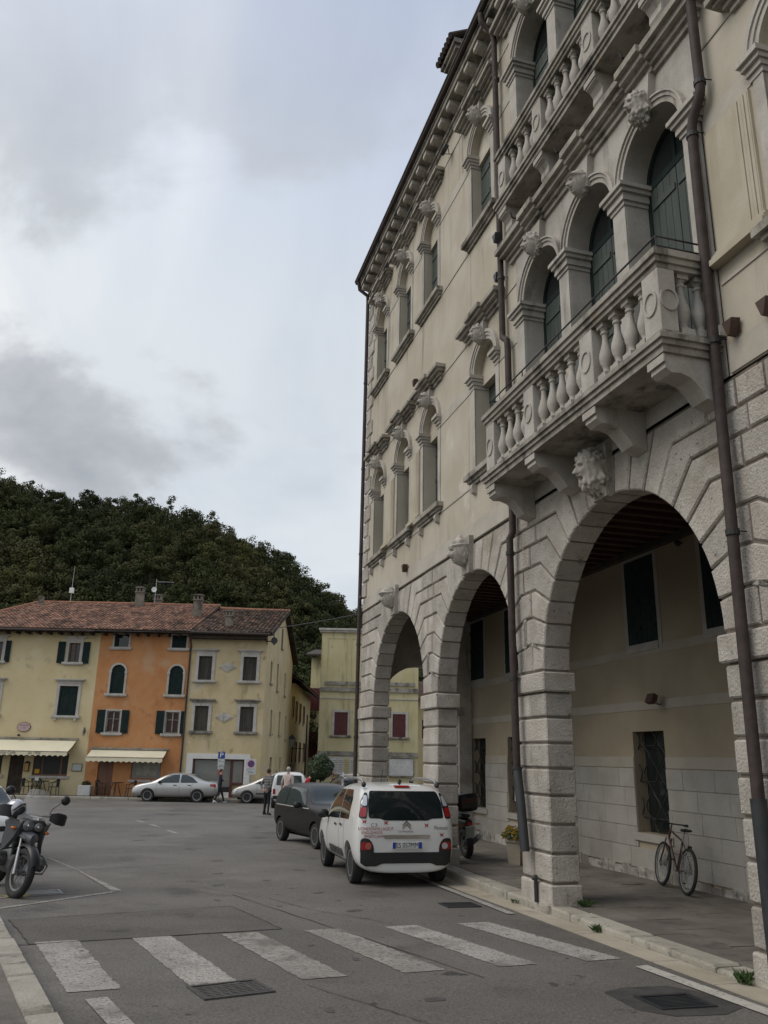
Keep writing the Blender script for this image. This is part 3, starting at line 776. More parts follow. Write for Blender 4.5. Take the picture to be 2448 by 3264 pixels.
def window(sc, f, style):
    zb, zs = 5.18 + f, 7.18 + f
    mb = PB()
    for q in (-1, 1):                                     # jambs, arch mouldings
        a, b = sorted((sc + q * HW, sc + q * (HW + .15))); mb.bx(5.532, 5.56, a, b, zb, 6.95 + f)
    half_ring(mb, sc, zs, HW, HW + .07, 5.520, 5.56); half_ring(mb, sc, zs, HW + .07, HW + .13, 5.500, 5.56); half_ring(mb, sc, zs, HW + .13, HW + .19, 5.48, 5.56)
    fr = mb.build('window', 'stone_smooth', PAL)
    for q in (-1, 1):
        mb = PB()
        for k, (pr, z0, z1) in enumerate(((.03, 6.93, 7.0), (.06, 7.0, 7.07), (.10, 7.07, 7.13), (.14, 7.13, 7.20))):
            a, b = sorted((sc + q * (HW - .0 - pr * .55), sc + q * (HW + .17 + pr * .5))); mb.bx(5.55 - pr, 5.90, a, b, z0 + f, z1 + f)
        mb.build('impost', 'stone_smooth', fr)
    mb = PB(); stepped(mb, [(.05, zb - .22, zb - .16), (.09, zb - .16, zb - .10), (.15, zb - .10, zb - .0)], sc - HW - .16, sc + HW + .16)
    mb.build('sill', 'stone_dark', fr)
    if f == 0:
        for q in (-1, 1):
            mb = PB(); mb.nz([(5.55, zb - .42), (5.47, zb - .38), (5.44, zb - .30), (5.46, zb - .225), (5.55, zb - .225)], sc + q * .55 - .06, sc + q * .55 + .06); mb.build('corbel', 'stone_smooth', fr)
    mb = PB(); hz = 8.02 + f
    stepped(mb, [(.05, hz, hz + .07), (.10, hz + .07, hz + .14), (.17, hz + .14, hz + .20), (.23, hz + .20, hz + .28)], sc - HW - .25, sc + HW + .25)
    for pr, a, b in ((.10, hz + .01, hz + .08), (.16, hz + .08, hz + .15), (.23, hz + .15, hz + .21), (.29, hz + .21, hz + .295)):
        mb.bx(5.55 - pr, 5.56, sc - .24 - pr * .4, sc + .24 + pr * .4, a, b)
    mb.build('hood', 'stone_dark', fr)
    mb = PB(); mb.sz([(sc - .13, zs + HW - .02), (sc + .13, zs + HW - .02), (sc + .2, hz + .01), (sc - .2, hz + .01)], 5.44, 5.56); mb.build('keystone', 'stone_smooth', fr)
    put_head(style, 5.42, sc, zs + HW + .13, .38, fr, tilt=.10)
    # plastered tympanum and closed shutters
    mb = PB(); P = [(sc - (HW - .002) * math.cos(math.pi * k / 16), zs + (HW - .002) * math.sin(math.pi * k / 16)) for k in range(17)]
    mb.sz([(sc - HW + .002, 6.99 + f)] + P + [(sc + HW - .002, 6.99 + f)], 5.70, 5.92); mb.build('tympanum', 'plaster', fr)
    d = 5.845 if f == 0 else 5.76
    shutter(fr, sc - HW + .004, sc - .004, zb + .02, 6.985 + f, d, 'shut_green'); shutter(fr, sc + .004, sc + HW - .004, zb + .02, 6.985 + f, d, 'shut_green')
    return fr
styles = ['curls', 'turban', 'turban', 'helmet']; st2 = ['beard', 'turban', 'helmet', 'curls']
for i, w in enumerate(WIN): window(w, 0, styles[i]); window(w, FL[1], st2[i])
for w in WINR: window(w, 0, 'turban'); window(w, FL[1], 'curls')
# raised plaster panels between the first-floor windows
MAT['panel'] = surf('ochre_panel', (.405, .355, .265), (.475, .427, .335), 1.0, .92, .15, 30, streak=((.30, .25, .16), 2, .55, .8), fine=.07)
def panel(s0, s1, mould):
    mb = PB(); mb.bx(5.515, 5.56, s0, s1, 5.36, 6.90)
    p = mb.build('wall_panel', 'panel', PAL)
    mb = PB(); a = s0
    for k in range(4): mb.bx(5.515 - .007 * (1 + k % 2), 5.516, a + .015 + k * .05, a + .055 + k * .05, 5.36, 6.88)
    mb.build('panel_moulding', 'panel', p)
    mb = PB()
    for k, (pr, z0, z1) in enumerate(((.05, 5.31, 5.37), (.09, 5.25, 5.31), (.13, 5.18, 5.25))): mb.bx(5.55 - pr, 5.56, s0 - .03 - k * .02, s1 + .03 + k * .02, z0, z1)
    mb.build('panel_base', 'panel', p)
panel(16.27 + HW + .24, 18.36 - HW - .18, 1); panel(18.36 + HW + .24, 20.62 - HW - .18, 1)
panel(5.02 + HW + .22, 6.48, 1)

# --- triple windows of the central bay
def trifora(f, styles, sh):
    z0 = 4.36 + f; zs = 7.44 + f
    mb = PB()
    for t in TC:
        for k, (r0, r1, n0) in enumerate(((TW, TW + .07, 5.50), (TW + .07, TW + .12, 5.475), (TW + .12, TW + .145, 5.45))):
            half_ring(mb, t, zs, r0, r1, n0, 5.54, 22)
    for a, b in ((TC[0] + TW, TC[0] + TW + .30), (TC[1] + TW, TC[0] - TW), (TC[2] + TW, TC[1] - TW), (TC[2] - TW - .30, TC[2] - TW)):
        mb.bx(5.505, 5.545, a + .004, b - .004, z0, 7.17 + f)
    fr = mb.build('triple_window', 'stone_smooth', PAL)
    for a, b in ((TC[0] + TW, TC[0] + TW + .30), (TC[1] + TW, TC[0] - TW), (TC[2] + TW, TC[1] - TW), (TC[2] - TW - .30, TC[2] - TW)):
        mb = PB()
        for pr, za, zb in ((.02, 7.16, 7.22), (.05, 7.22, 7.28), (.045, 7.28, 7.33), (.085, 7.33, 7.39), (.12, 7.39, 7.45)):
            mb.bx(5.505 - pr, 5.93, a - pr, b + pr, za + f, zb + f)
        mb.build('capital', 'stone_smooth', fr)
        mb = PB(); mb.bx(5.46, 5.93, a - .03, b + .03, z0, z0 + .12); mb.build('base', 'stone_smooth', fr)
    hz = 8.53 + f
    mb = PB(); stepped(mb, [(.06, hz, hz + .09), (.11, hz + .09, hz + .17), (.19, hz + .17, hz + .26), (.26, hz + .26, hz + .36)], 6.42, 11.68)
    for t in TC:
        for pr, za, zb in ((.10, .01, .10), (.16, .10, .18), (.24, .18, .27), (.31, .27, .375)): mb.bx(5.55 - pr, 5.56, t - .26, t + .26, hz + za, hz + zb)
    mb.build('hood', 'stone_dark', fr)
    for t, st in zip(TC, styles):
        mb = PB(); mb.sz([(t - .14, zs + TW - .02), (t + .14, zs + TW - .02), (t + .22, hz + .01), (t - .22, hz + .01)], 5.43, 5.54); mb.build('keystone', 'stone_smooth', fr)
        put_head(st, 5.40, t, zs + TW + .10, .42, fr, tilt=.12)
        # arched frame with glazing, two shutters below
        mb = PB(); half_ring(mb, t, zs, TW - .07, TW - .003, 5.865, 5.925, 20)
        for q in (-1, 1):
            a, b = sorted((t + q * (TW - .003), t + q * (TW - .07))); mb.bx(5.865, 5.925, a, b, z0 + .02, zs)
        mb.bx(5.865, 5.925, t - TW + .07, t + TW - .07, zs - .05, zs + .05); mb.bx(5.865, 5.925, t - .03, t + .03, zs + .05, zs + TW - .07)
        mb.build('window_frame', 'shut_dkgreen', fr)
        mb = PB(); P = [(t - (TW - .06) * math.cos(math.pi * k / 16), zs + (TW - .06) * math.sin(math.pi * k / 16)) for k in range(17)]
        mb.sz(P, 5.885, 5.90); mb.build('pane', 'glass_dark', fr)
        shutter(fr, t - TW + .075, t - .004, z0 + .03, zs - .055, 5.875, 'shut_green', boards=4); shutter(fr, t + .004, t + TW - .075, z0 + .03, zs - .055, 5.875, 'shut_green', boards=4)
    return fr
trifora(0, ['curls', 'turban', 'beard'], 1); trifora(FL[1], ['helmet', 'curls', 'beard'], 1)

# --- balconies
BALU = None
def baluster_mesh(h, r):
    mb = MB(); k = h
    mb.box(-r * .95, r * .95, -r * .95, r * .95, 0, .11 * k); mb.box(-r * .8, r * .8, -r * .8, r * .8, .92 * k, k)
    prof = [(.80, .11), (.80, .14), (.55, .16), (.50, .19), (.62, .23), (.95, .33), (1.0, .40), (.93, .47), (.70, .56), (.48, .66), (.42, .74), (.44, .80), (.62, .82), (.62, .85), (.45, .87), (.60, .90), (.72, .92)]
    mb.lathe([(a * r, b * k) for a, b in prof], 16)
    me = bpy.data.meshes.new('baluster'); me.from_pydata(mb.v, [], mb.f); me.update()
    me.polygons.foreach_set('use_smooth', [True] * len(me.polygons)); me.set_sharp_from_angle(angle=R(40)); me.materials.append(MAT['stone_smooth'])
    return me
def ring_s(mb, n, s, z, r, w, t, K=20):          # medallion ring on a face looking to -n
    for k in range(K):
        a0, a1 = 2 * math.pi * k / K, 2 * math.pi * (k + 1) / K
        mb.sz([(s + q * .8 * math.cos(a), z + q * math.sin(a)) for q, a in ((r, a0), (r, a1), (r - w, a1), (r - w, a0))], n - t, n)
def balcony(f, s0, s1, nf, big):
    zt = 4.32 + f                                  # slab top
    mb = PB()
    prof = [(0, zt - .20, zt - .12), (-.03, zt - .12, zt - .06), (-.06, zt - .06, zt)]
    for d, a, b in prof: mb.bx(nf + d + .02, 5.54, s0 + d + .02, s1 - d - .02, a, b)
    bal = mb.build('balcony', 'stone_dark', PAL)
    # plinth and rail
    W = .26
    mb = PB()
    def run(z0, z1, out, wid):
        mb.bx(nf + .04 - out, nf + .04 + wid + out, s0 + .04 - out, s1 - .04 + out, z0, z1)
        for a in (s0 + .04, s1 - .04 - wid): mb.bx(nf + .04 + wid + out, 5.53, a - out, a + wid + out, z0, z1)
    run(zt, zt + .07, 0, .22)
    mb.build('plinth', 'stone_dark', bal)
    zr = zt + .83
    mb = PB()
    for out, a, b in ((.0, zr, zr + .06), (.03, zr + .06, zr + .13), (.06, zr + .13, zr + .20), (.03, zr + .20, zr + .235)): run(a, b, out, .22)
    mb.build('rail', 'stone_dark', bal)
    # pedestals
    zp0, zp1 = zt + .07, zr
    bays = [s0 + .04, s0 + .04 + (s1 - s0 - .38) * .315, s0 + .04 + (s1 - s0 - .38) * .685, s1 - .34]
    for p in bays:
        mb = PB(); mb.cbx(nf + .04, nf + .26, p, p + .30, zp0, zp1, .008)
        ring_s(mb, nf + .04, p + .15, (zp0 + zp1) / 2, .15, .03, .018)
        P_ = mb.build('pedestal', 'stone_smooth', bal)
        if p in (bays[0], bays[-1]):
            mb = PB(); yy = p if p == bays[0] else p + .30
            for k in range(20):
                a0, a1 = 2 * math.pi * k / 20, 2 * math.pi * (k + 1) / 20
                q = [(nf + .16 + r * .8 * math.cos(a), (zp0 + zp1) / 2 + r * math.sin(a)) for r, a in ((.14, a0), (.14, a1), (.11, a1), (.11, a0))]
                mb.nz(q, yy - .018, yy + .018)
            mb.build('medallion', 'stone_smooth', P_)
    me = baluster_mesh(zp1 - zp0, .088)
    for b, cnt in ((0, 4), (1, 5), (2, 4)):
        a, c = bays[b] + .30, bays[b + 1]; st = (c - a) / cnt
        for i in range(cnt):
            o = link('baluster', me, None, bal, None, L(nf + .15, a + st * (i + .5), zp0))
    for yy in (s0 + .15, s1 - .15):
        dep = 5.53 - (nf + .26); cnt = 2 if big else 1
        for i in range(cnt): link('baluster', me, None, bal, None, L(nf + .26 + dep * (i + .6) / cnt * .95, yy, zp0))
    # consoles
    for p in bays:
        mb = PB(); zc = zt - .20; c0 = p + .02; c1 = p + .28
        if big:
            P = [(5.53, zc), (nf + .06, zc), (nf + .06, zc - .16), (nf + .13, zc - .21), (nf + .24, zc - .20), (nf + .36, zc - .24), (nf + .46, zc - .34), (nf + .54, zc - .45), (5.53, zc - .50)]
        else:
            P = [(5.53, zc), (nf + .05, zc), (nf + .05, zc - .13), (nf + .11, zc - .16), (nf + .16, zc - .24), (nf + .15, zc - .36), (nf + .22, zc - .48), (nf + .30, zc - .55), (5.53, zc - .60)]
        mb.nz(P, c0, c1); mb.nz([(nf + .05, zc - .01), (nf + .03, zc - .01), (nf + .03, zc - .10), (nf + .05, zc - .10)], c0 - .02, c1 + .02)
        mb.build('console', 'stone_smooth', bal)
    # thin iron safety rods
    mb = PB()
    for h in (.10, .22):
        mb.tb([(5.52, s0 + .12, zr + .235 + h), (nf + .12, s0 + .12, zr + .235 + h), (nf + .12, s1 - .12, zr + .235 + h), (5.52, s1 - .12, zr + .235 + h)], .012, 6)
    for s_ in list(np.linspace(s0 + .12, s1 - .12, 5)): mb.tb([(nf + .12, s_, zr + .2), (nf + .12, s_, zr + .46)], .009, 6)
    mb.build('safety_rod', 'iron', bal)
    return bal
balcony(0, 6.60, 11.46, 4.80, True)
balcony(FL[1], 6.62, 11.44, 5.12, False)
# iron hooks under the upper balcony, white globe lamps
for s_ in (11.0, 9.35, 7.5):
    mb = PB(); zc = 9.0; mb.tb([(5.55, s_, zc + .02), (5.40, s_, zc + .02), (5.33, s_, zc + .0), (5.28, s_, zc - .06), (5.22, s_, zc - .05), (5.19, s_, zc + .04)], .016, 6); mb.build('iron_hook', 'iron', PAL)

# --- big carved keystones of the arcade
for s_, st, h in ((13.95, 'helmet', .72), (18.80, 'turban', .70), (9.08, 'beard', .74), (4.2, 'curls', .7)):
    mb = PB(); mb.sz([(s_ - .17, 3.30), (s_ + .17, 3.30), (s_ + .22, 4.0), (s_ - .22, 4.0)], 5.44, 5.54); k_ = mb.build('keystone', 'stone', AW)
    put_head(st, 5.36, s_, 3.70, h * .74, k_, tilt=.14)

# --- roof cornice
mb = PB()
for n0, z0, z1 in ((5.50, 13.98, 14.06), (5.46, 14.06, 14.13), (5.40, 14.30, 14.335)): mb.bx(n0, 5.6, -6, 22.15 + (5.55 - n0), z0, z1)
mb.bx(5.22, 5.6, -6, 22.38, 14.335, 14.46); mb.bx(5.19, 5.6, -6, 22.41, 14.46, 14.52); mb.bx(5.54, 5.6, -6, 22.15, 14.13, 14.30)
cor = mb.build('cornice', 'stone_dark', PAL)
mo = PB(); mo.nz([(5.545, 14.13), (5.545, 14.30), (5.25, 14.30), (5.25, 14.20), (5.30, 14.17), (5.38, 14.185), (5.45, 14.155)], 14 - .12, 14 + .12)
me = bpy.data.meshes.new('modillion'); me.from_pydata(mo.v, [], mo.f); me.materials.append(MAT['stone_smooth'])
s_ = 22.08
while s_ > -5: o = link('modillion', me, None, cor, None, (0, s_ - 14, 0)); s_ -= .56
mb = PB(); mb.tb([(5.14, -6, 14.56), (5.14, 22.46, 14.56)], .05, 10); mb.build('gutter', 'pipe', cor)
mb = PB(); mb.nz([(5.08, 14.60), (5.08, 14.66), (10.6, 16.4), (10.6, 16.3)], -6, 22.5); mb.nz([(10.6, 16.4), (10.6, 16.3), (16.0, 14.6), (16.0, 14.66)], -6, 22.5)
mb.build('roof', 'tile_old', PAL)
# chimney with a flared, tiled cap
ch = PB(); c_n, c_s = 6.05, 15.35
for hw, z0, z1 in ((.30, 14.6, 16.3), (.36, 16.3, 16.4), (.33, 16.4, 16.75), (.42, 16.75, 16.85), (.50, 16.85, 16.98)):
    ch.bx(c_n - hw * .8, c_n + hw * .8, c_s - hw, c_s + hw, z0, z1)
chm = ch.build('chimney', 'stone_dark', PAL)
for k in range(-3, 4):
    for q in (0, 1):
        mb = PB(); mb.tb([(c_n - .50, c_s + k * .155, 16.98 + .03), (c_n, c_s + k * .155, 17.28)] if q == 0 else [(c_n + .5, c_s + k * .155, 17.01), (c_n, c_s + k * .155, 17.28)], .08, 8); mb.build('tile', 'tile_old', chm)

# --- downpipes
def dpipe(pts, r=.058, cl=()):
    mb = PB(); mb.tb(pts, r, 12); o = mb.build('downpipe', 'pipe', PAL, 40)
    for (n, s, z) in cl:
        mb = PB(); mb.lathe([(r + .012, -.03), (r + .012, .03)], 12, L(n, s, z)); mb.tb([(n, s - r, z), (n + .1, s - r - .02, z)], .008, 5); mb.build('pipe_clamp', 'iron', o)
    return o
dpipe([(5.15, 12.02, 14.5), (5.15, 12.02, 14.36), (5.20, 12.02, 14.25), (5.36, 12.0, 14.1), (5.42, 12.0, 13.9), (5.44, 12.0, 7.3), (5.44, 12.0, 7.2), (5.43, 11.9, 7.12), (5.43, 11.80, 7.04), (5.44, 11.80, 6.9), (5.44, 11.80, 4.4)], cl=[(5.44, 12.0, 12.9), (5.44, 12.0, 10.0), (5.44, 12.0, 8.4)])
p = dpipe([(5.44, 11.80, 4.10), (5.44, 11.80, 3.55), (5.40, 11.84, 3.45), (5.40, 11.84, 2.0), (5.40, 11.80, -.1)], cl=[(5.40, 11.84, 3.2), (5.40, 11.83, 1.2)])
mb = PB(); mb.tb([(5.40, 11.80, -.1), (5.40, 11.80, -.14)], .085, 12); mb.tb([(5.40, 11.80, -.12), (5.40, 11.70, -.62), (5.40, 11.60, -1.26)], .07, 12); mb.build('pipe_shoe', 'castiron', p, 40)
mb = PB(); mb.tb([(5.47, 11.43, -1.55), (5.47, 11.43, -1.90)], .028, 8); mb.tb([(5.46, 11.38, -1.58), (5.46, 11.48, -1.60)], .03, 8); mb.build('pipe_stub', 'castiron', p)
dpipe([(5.15, 6.30, 14.5), (5.18, 6.30, 14.3), (5.40, 6.32, 14.1), (5.42, 6.34, 7.45), (5.42, 6.36, 7.35), (5.42, 6.52, 7.15), (5.42, 6.56, 7.0), (5.42, 6.58, 4.0), (5.40, 6.62, -.4)], cl=[(5.42, 6.34, 7.5), (5.42, 6.56, 6.95), (5.42, 6.57, 4.3), (5.41, 6.59, 2.2)])
mb = PB(); mb.tb([(5.40, 6.62, -.30), (5.40, 6.62, -.36), (5.40, 6.62, -1.75)], [.075, .072, .066], 12); mb.build('pipe_shoe', 'castiron', PAL, 40)
dpipe([(5.16, 22.28, 14.5), (5.20, 22.28, 14.25), (5.46, 22.25, 14.05), (5.47, 22.24, 13.8), (5.47, 22.24, -2.2)], .055, cl=[(5.47, 22.24, 11.0), (5.47, 22.24, 8.2), (5.47, 22.24, 5.6), (5.47, 22.24, 3.0), (5.47, 22.24, 0.5)])

# --- inside of the arcade
NW = 8.60
mb = PB()
LOW = [(12.74, 13.71, -1.19, .53), (18.32, 19.30, -1.22, .53), (20.70, 21.68, -1.22, .53)]
UPP = [(10.35, 11.30), (12.66, 13.60), (18.34, 19.28), (20.72, 21.66)]
def rect_wall(mb, n, s0, s1, z0, z1, holes, depth):
    cur = s0
    def q(*P): mb.add([L(*p) for p in P], [tuple(range(len(P)))])
    for (a, b, za, zb) in sorted(holes):
        q((n, cur, z0), (n, a, z0), (n, a, z1), (n, cur, z1)); q((n, a, z0), (n, b, z0), (n, b, za), (n, a, za)); q((n, a, zb), (n, b, zb), (n, b, z1), (n, a, z1))
        q((n, a, za), (n, a, zb), (n + depth, a, zb), (n + depth, a, za)); q((n, b, za), (n, b, zb), (n + depth, b, zb), (n + depth, b, za))
        q((n, a, za), (n, b, za), (n + depth, b, za), (n + depth, a, za)); q((n, a, zb), (n, b, zb), (n + depth, b, zb), (n + depth, a, zb)); cur = b
    q((n, cur, z0), (n, s1, z0), (n, s1, z1), (n, cur, z1))
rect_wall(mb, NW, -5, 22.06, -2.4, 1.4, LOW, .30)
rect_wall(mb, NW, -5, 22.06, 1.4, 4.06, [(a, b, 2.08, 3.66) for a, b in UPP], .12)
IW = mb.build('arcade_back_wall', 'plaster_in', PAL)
def iband(z0, z1, n0, mat, name, ops=()):
    cur = 4.0
    for a, b in sorted(ops):
        mb = PB(); mb.bx(n0, NW + .01, cur, a, z0, z1); mb.build(name, mat, IW); cur = b
    mb = PB(); mb.bx(n0, NW + .01, cur, 22.05, z0, z1); mb.build(name, mat, IW)
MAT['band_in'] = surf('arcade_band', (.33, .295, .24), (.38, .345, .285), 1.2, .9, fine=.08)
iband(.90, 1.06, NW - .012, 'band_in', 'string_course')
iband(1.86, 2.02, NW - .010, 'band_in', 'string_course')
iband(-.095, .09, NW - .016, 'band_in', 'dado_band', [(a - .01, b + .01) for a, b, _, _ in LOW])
zc = [-1.78, -1.44, -1.10, -.77, -.44, -.105]
for r in range(5):
    s = 8.2 + (.35 if r % 2 else 0)
    while s < 22.0:
        l = blk_rng.uniform(.55, .85); a, b = s, min(s + l, 22.04); s += l
        segs = [(a, b)]
        for (wa, wb, za, zb) in LOW:
            if zc[r + 1] <= za + .02: continue
            ns = []
            for (x, y) in segs:
                if y <= wa - .01 or x >= wb + .01: ns.append((x, y)); continue
                if x < wa - .06: ns.append((x, wa - .005))
                if y > wb + .06: ns.append((wb + .005, y))
            segs = ns
        for x, y in segs:
            mb = PB(); o = blk_rng.uniform(0, .004); mb.cbx(NW - .024 - o, NW + .01, x + .003, y - .003, zc[r] + .003, zc[r + 1] - .003, .005); mb.build('dado_block', 'dado', IW)
mb = PB(); pts = []
for k in range(60):                                   # rough, damp plinth at the foot of the wall
    s0 = 7 + k * .25; mb.bx(NW - .035 - blk_rng.uniform(0, .02), NW + .01, s0, s0 + .249, -2.3, -1.79 + blk_rng.uniform(-.03, .05))
mb.build('wall_plinth', 'dado_dirty', IW)
for (a, b, za, zb) in LOW:                               # barred windows
    mb = PB(); mb.bx(NW - .05, NW + .28, a - .10, b + .10, za - .13, za - .002); w_ = mb.build('window', 'dado', IW)
    mb = PB(); mb.bx(NW + .24, NW + .28, a + .002, b - .002, za, zb - .002); mb.build('pane', 'glass_dark', w_)
    mb = PB(); nb = 4; ng = NW + .10
    for k in range(nb + 1):
        s_ = a + (b - a) * k / nb; P = []
        for j in range(25):
            t = j / 24; P.append((ng, s_ + math.sin(t * math.pi * 6 + (math.pi if k % 2 else 0)) * (b - a) / nb * .42 * (1 if 0 < k < nb else .6), za + .02 + (zb - za - .04) * t))
        mb.tb(P, .013, 5)
    for zz in (za + .25, (za + zb) / 2, zb - .25): mb.tb([(ng + .02, a, zz), (ng + .02, b, zz)], .010, 5)
    mb.build('iron_grille', 'iron', w_)
for (a, b) in UPP:
    mb = PB(); za, zb = 2.08, 3.66
    mb.bx(NW - .014, NW + .01, a - .11, a - .001, za - .14, zb + .11); mb.bx(NW - .014, NW + .01, b + .001, b + .11, za - .14, zb + .11)
    mb.bx(NW - .014, NW + .01, a, b, zb + .001, zb + .11); mb.bx(NW - .03, NW + .01, a, b, za - .14, za - .001)
    w_ = mb.build('window', 'dado', IW); mm = (a + b) / 2
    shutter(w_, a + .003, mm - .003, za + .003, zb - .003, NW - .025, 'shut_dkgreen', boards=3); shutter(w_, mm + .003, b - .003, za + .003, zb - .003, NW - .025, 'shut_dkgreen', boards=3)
mb = PB(); mb.bx(5.90, NW + .05, -5, 22.05, 4.0, 4.15); CE = mb.build('arcade_ceiling', 'wood_dark', PAL)
s_ = 6.0
while s_ < 21.6:
    mb = PB(); mb.bx(5.96, NW - .002, s_, s_ + .13, 3.83, 3.999); mb.build('beam', 'beam', CE); s_ += .36
mb = PB(); mb.bx(5.96, 6.12, 5.8, 21.6, 3.70, 3.828); mb.bx(NW - .14, NW - .003, 5.8, 21.6, 3.72, 3.828); mb.build('wall_plate', 'wood_dark', CE)
# quoin strip where the back wall ends
z = -1.9; k = 0
while z < 3.7:
    mb = PB(); mb.cbx(NW - .05, NW + .02, 22.07 - (.34 if k % 2 else .26), 22.07, z + .006, z + .40, .012); mb.build('quoin', 'dado', IW); z += .41; k += 1
# ================================================================== far houses
class WB(MB):
    def put(k, name, mat, parent, root, smooth=None):
        l = root.location; k.v = [(x - l.x, y - l.y, z - l.z) for x, y, z in k.v]
        o = k.build(name, mat, parent, smooth)
        if hasattr(k, 'tint'): at = o.data.attributes.new('tint', 'FLOAT', 'FACE'); at.data.foreach_set('value', k.tint)
        return o
    def xz(k, poly, y0, y1): return k.loft([[(x, y0, z) for x, z in poly], [(x, y1, z) for x, z in poly]])
    def yz(k, poly, x0, x1): return k.loft([[(x0, y, z) for y, z in poly], [(x1, y, z) for y, z in poly]])
def facade(mb, Y, x0, x1, z0, z1, holes, depth=.16, ax='y', sgn=1):
    """holes (a,b,za,zb,arch); plane y=Y (ax y) or x=Y (ax x)"""
    def P(u, d, z): return (u, Y + d * sgn, z) if ax == 'y' else (Y + d * sgn, u, z)
    def q(*pp): mb.add(pp, [tuple(range(len(pp)))])
    xs = sorted({x0, x1} | {h[0] for h in holes} | {h[1] for h in holes}); xs = [x for x in xs if x0 <= x <= x1]
    for a, b in zip(xs, xs[1:]):
        c = (a + b) / 2; cur = z0
        for h in sorted([h for h in holes if h[0] < c < h[1]], key=lambda h: h[2]):
            if h[2] > cur: q(P(a, 0, cur), P(b, 0, cur), P(b, 0, h[2]), P(a, 0, h[2]))
            cur = h[3]
        if z1 > cur: q(P(a, 0, cur), P(b, 0, cur), P(b, 0, z1), P(a, 0, z1))
    for h in holes:
        a, b, za, zb = h[:4]
        if len(h) > 4 and h[4]:
            r = (b - a) / 2; c = (a + b) / 2; zs = zb - r; K = 14
            ar = [(c - r * math.cos(math.pi * k / K), zs + r * math.sin(math.pi * k / K)) for k in range(K + 1)]
            for k in range(K):
                q(P(ar[k][0], 0, ar[k][1]), P(ar[k + 1][0], 0, ar[k + 1][1]), P(ar[k + 1][0], 0, zb), P(ar[k][0], 0, zb))
                q(P(ar[k][0], 0, ar[k][1]), P(ar[k + 1][0], 0, ar[k + 1][1]), P(ar[k + 1][0], depth, ar[k + 1][1]), P(ar[k][0], depth, ar[k][1]))
            zt = zs
        else:
            zt = zb; q(P(a, 0, zb), P(b, 0, zb), P(b, depth, zb), P(a, depth, zb))
        q(P(a, 0, za), P(a, 0, zt), P(a, depth, zt), P(a, depth, za)); q(P(b, 0, za), P(b, 0, zt), P(b, depth, zt), P(b, depth, za))
        q(P(a, 0, za), P(b, 0, za), P(b, depth, za), P(a, depth, za))
HY = 48.0
ZF = zf
MAT['yellow'] = surf('pale_yellow_plaster', (.585, .475, .268), (.63, .53, .32), .5, .93, .2, 20, streak=[((.46, .385, .22), .8, .54, .82, (1, 1, .3)), ((.40, .34, .21), 3.0, .62, .80, (1, 1, .07), (4, 2, 9))], blot=[((.43, .36, .215), 1.6, .56, .78), ((.66, .585, .40), .6, .54, .72, (3, 2, 2))], fine=.05, fs=30)
MAT['orange'] = surf('orange_plaster', (.47, .205, .078), (.53, .26, .11), .7, .93, .2, 20, streak=[((.38, .155, .06), .9, .54, .82, (1, 1, .3)), ((.33, .14, .06), 3.0, .62, .80, (1, 1, .07), (4, 2, 9))], blot=[((.50, .30, .165), .8, .52, .72), ((.39, .155, .062), 1.7, .56, .74, (6, 1, 4)), ((.62, .50, .40), 5, .76, .80, (3, 3, 8))], fine=.07, fs=30)
MAT['peeling'] = surf('peeling_yellow_plaster', (.50, .40, .225), (.575, .475, .295), .7, .95, .3, 18, streak=((.27, .225, .13), 1.3, .60, .80, (1, 1, .25)), blot=[((.42, .40, .34), .75, .60, .66, (2.0, 0, 5.2)), ((.33, .265, .16), 2.2, .60, .72, (8, 3, 2)), ((.62, .52, .33), 1.3, .60, .70, (3, 3, 8)), ((.15, .12, .08), 8, .70, .76, (1, 3, 2))], fine=.10, fs=30, bdist=.02)
MAT['mildew'] = surf('mildewed_yellow_plaster', (.49, .43, .235), (.55, .495, .30), .6, .95, .2, 18, streak=[((.16, .142, .085), 1.1, .54, .78, (1, 1, .16)), ((.22, .19, .105), 3.0, .58, .78, (1, 1, .10), (2, 7, 3))], blot=((.34, .295, .155), 1.2, .60, .78), fine=.08, fs=30)
MAT['trim'] = surf('grey_stone_trim', (.40, .375, .335), (.50, .475, .43), 2, .9, .2, 30, streak=((.20, .185, .16), 2.5, .58, .8), fine=.1)
MAT['trim_old'] = surf('blackened_stone_trim', (.20, .185, .155), (.34, .315, .27), 2.2, .95, .3, 30, blot=((.07, .065, .055), 2.5, .52, .7), fine=.14)
MAT['trim_light'] = surf('white_painted_surround', (.62, .61, .58), (.68, .67, .64), 2, .85, fine=.05)
MAT['curtain'] = surf('dark_red_curtain', (.075, .032, .028), (.10, .045, .04), 6, .9)
MAT['awning'] = surf('cream_awning_cloth', (.70, .635, .455), (.74, .68, .50), 1.5, .9, fine=.04)
MAT['letter'] = surf('grey_lettering', (.20, .185, .15), None, rough=.9)

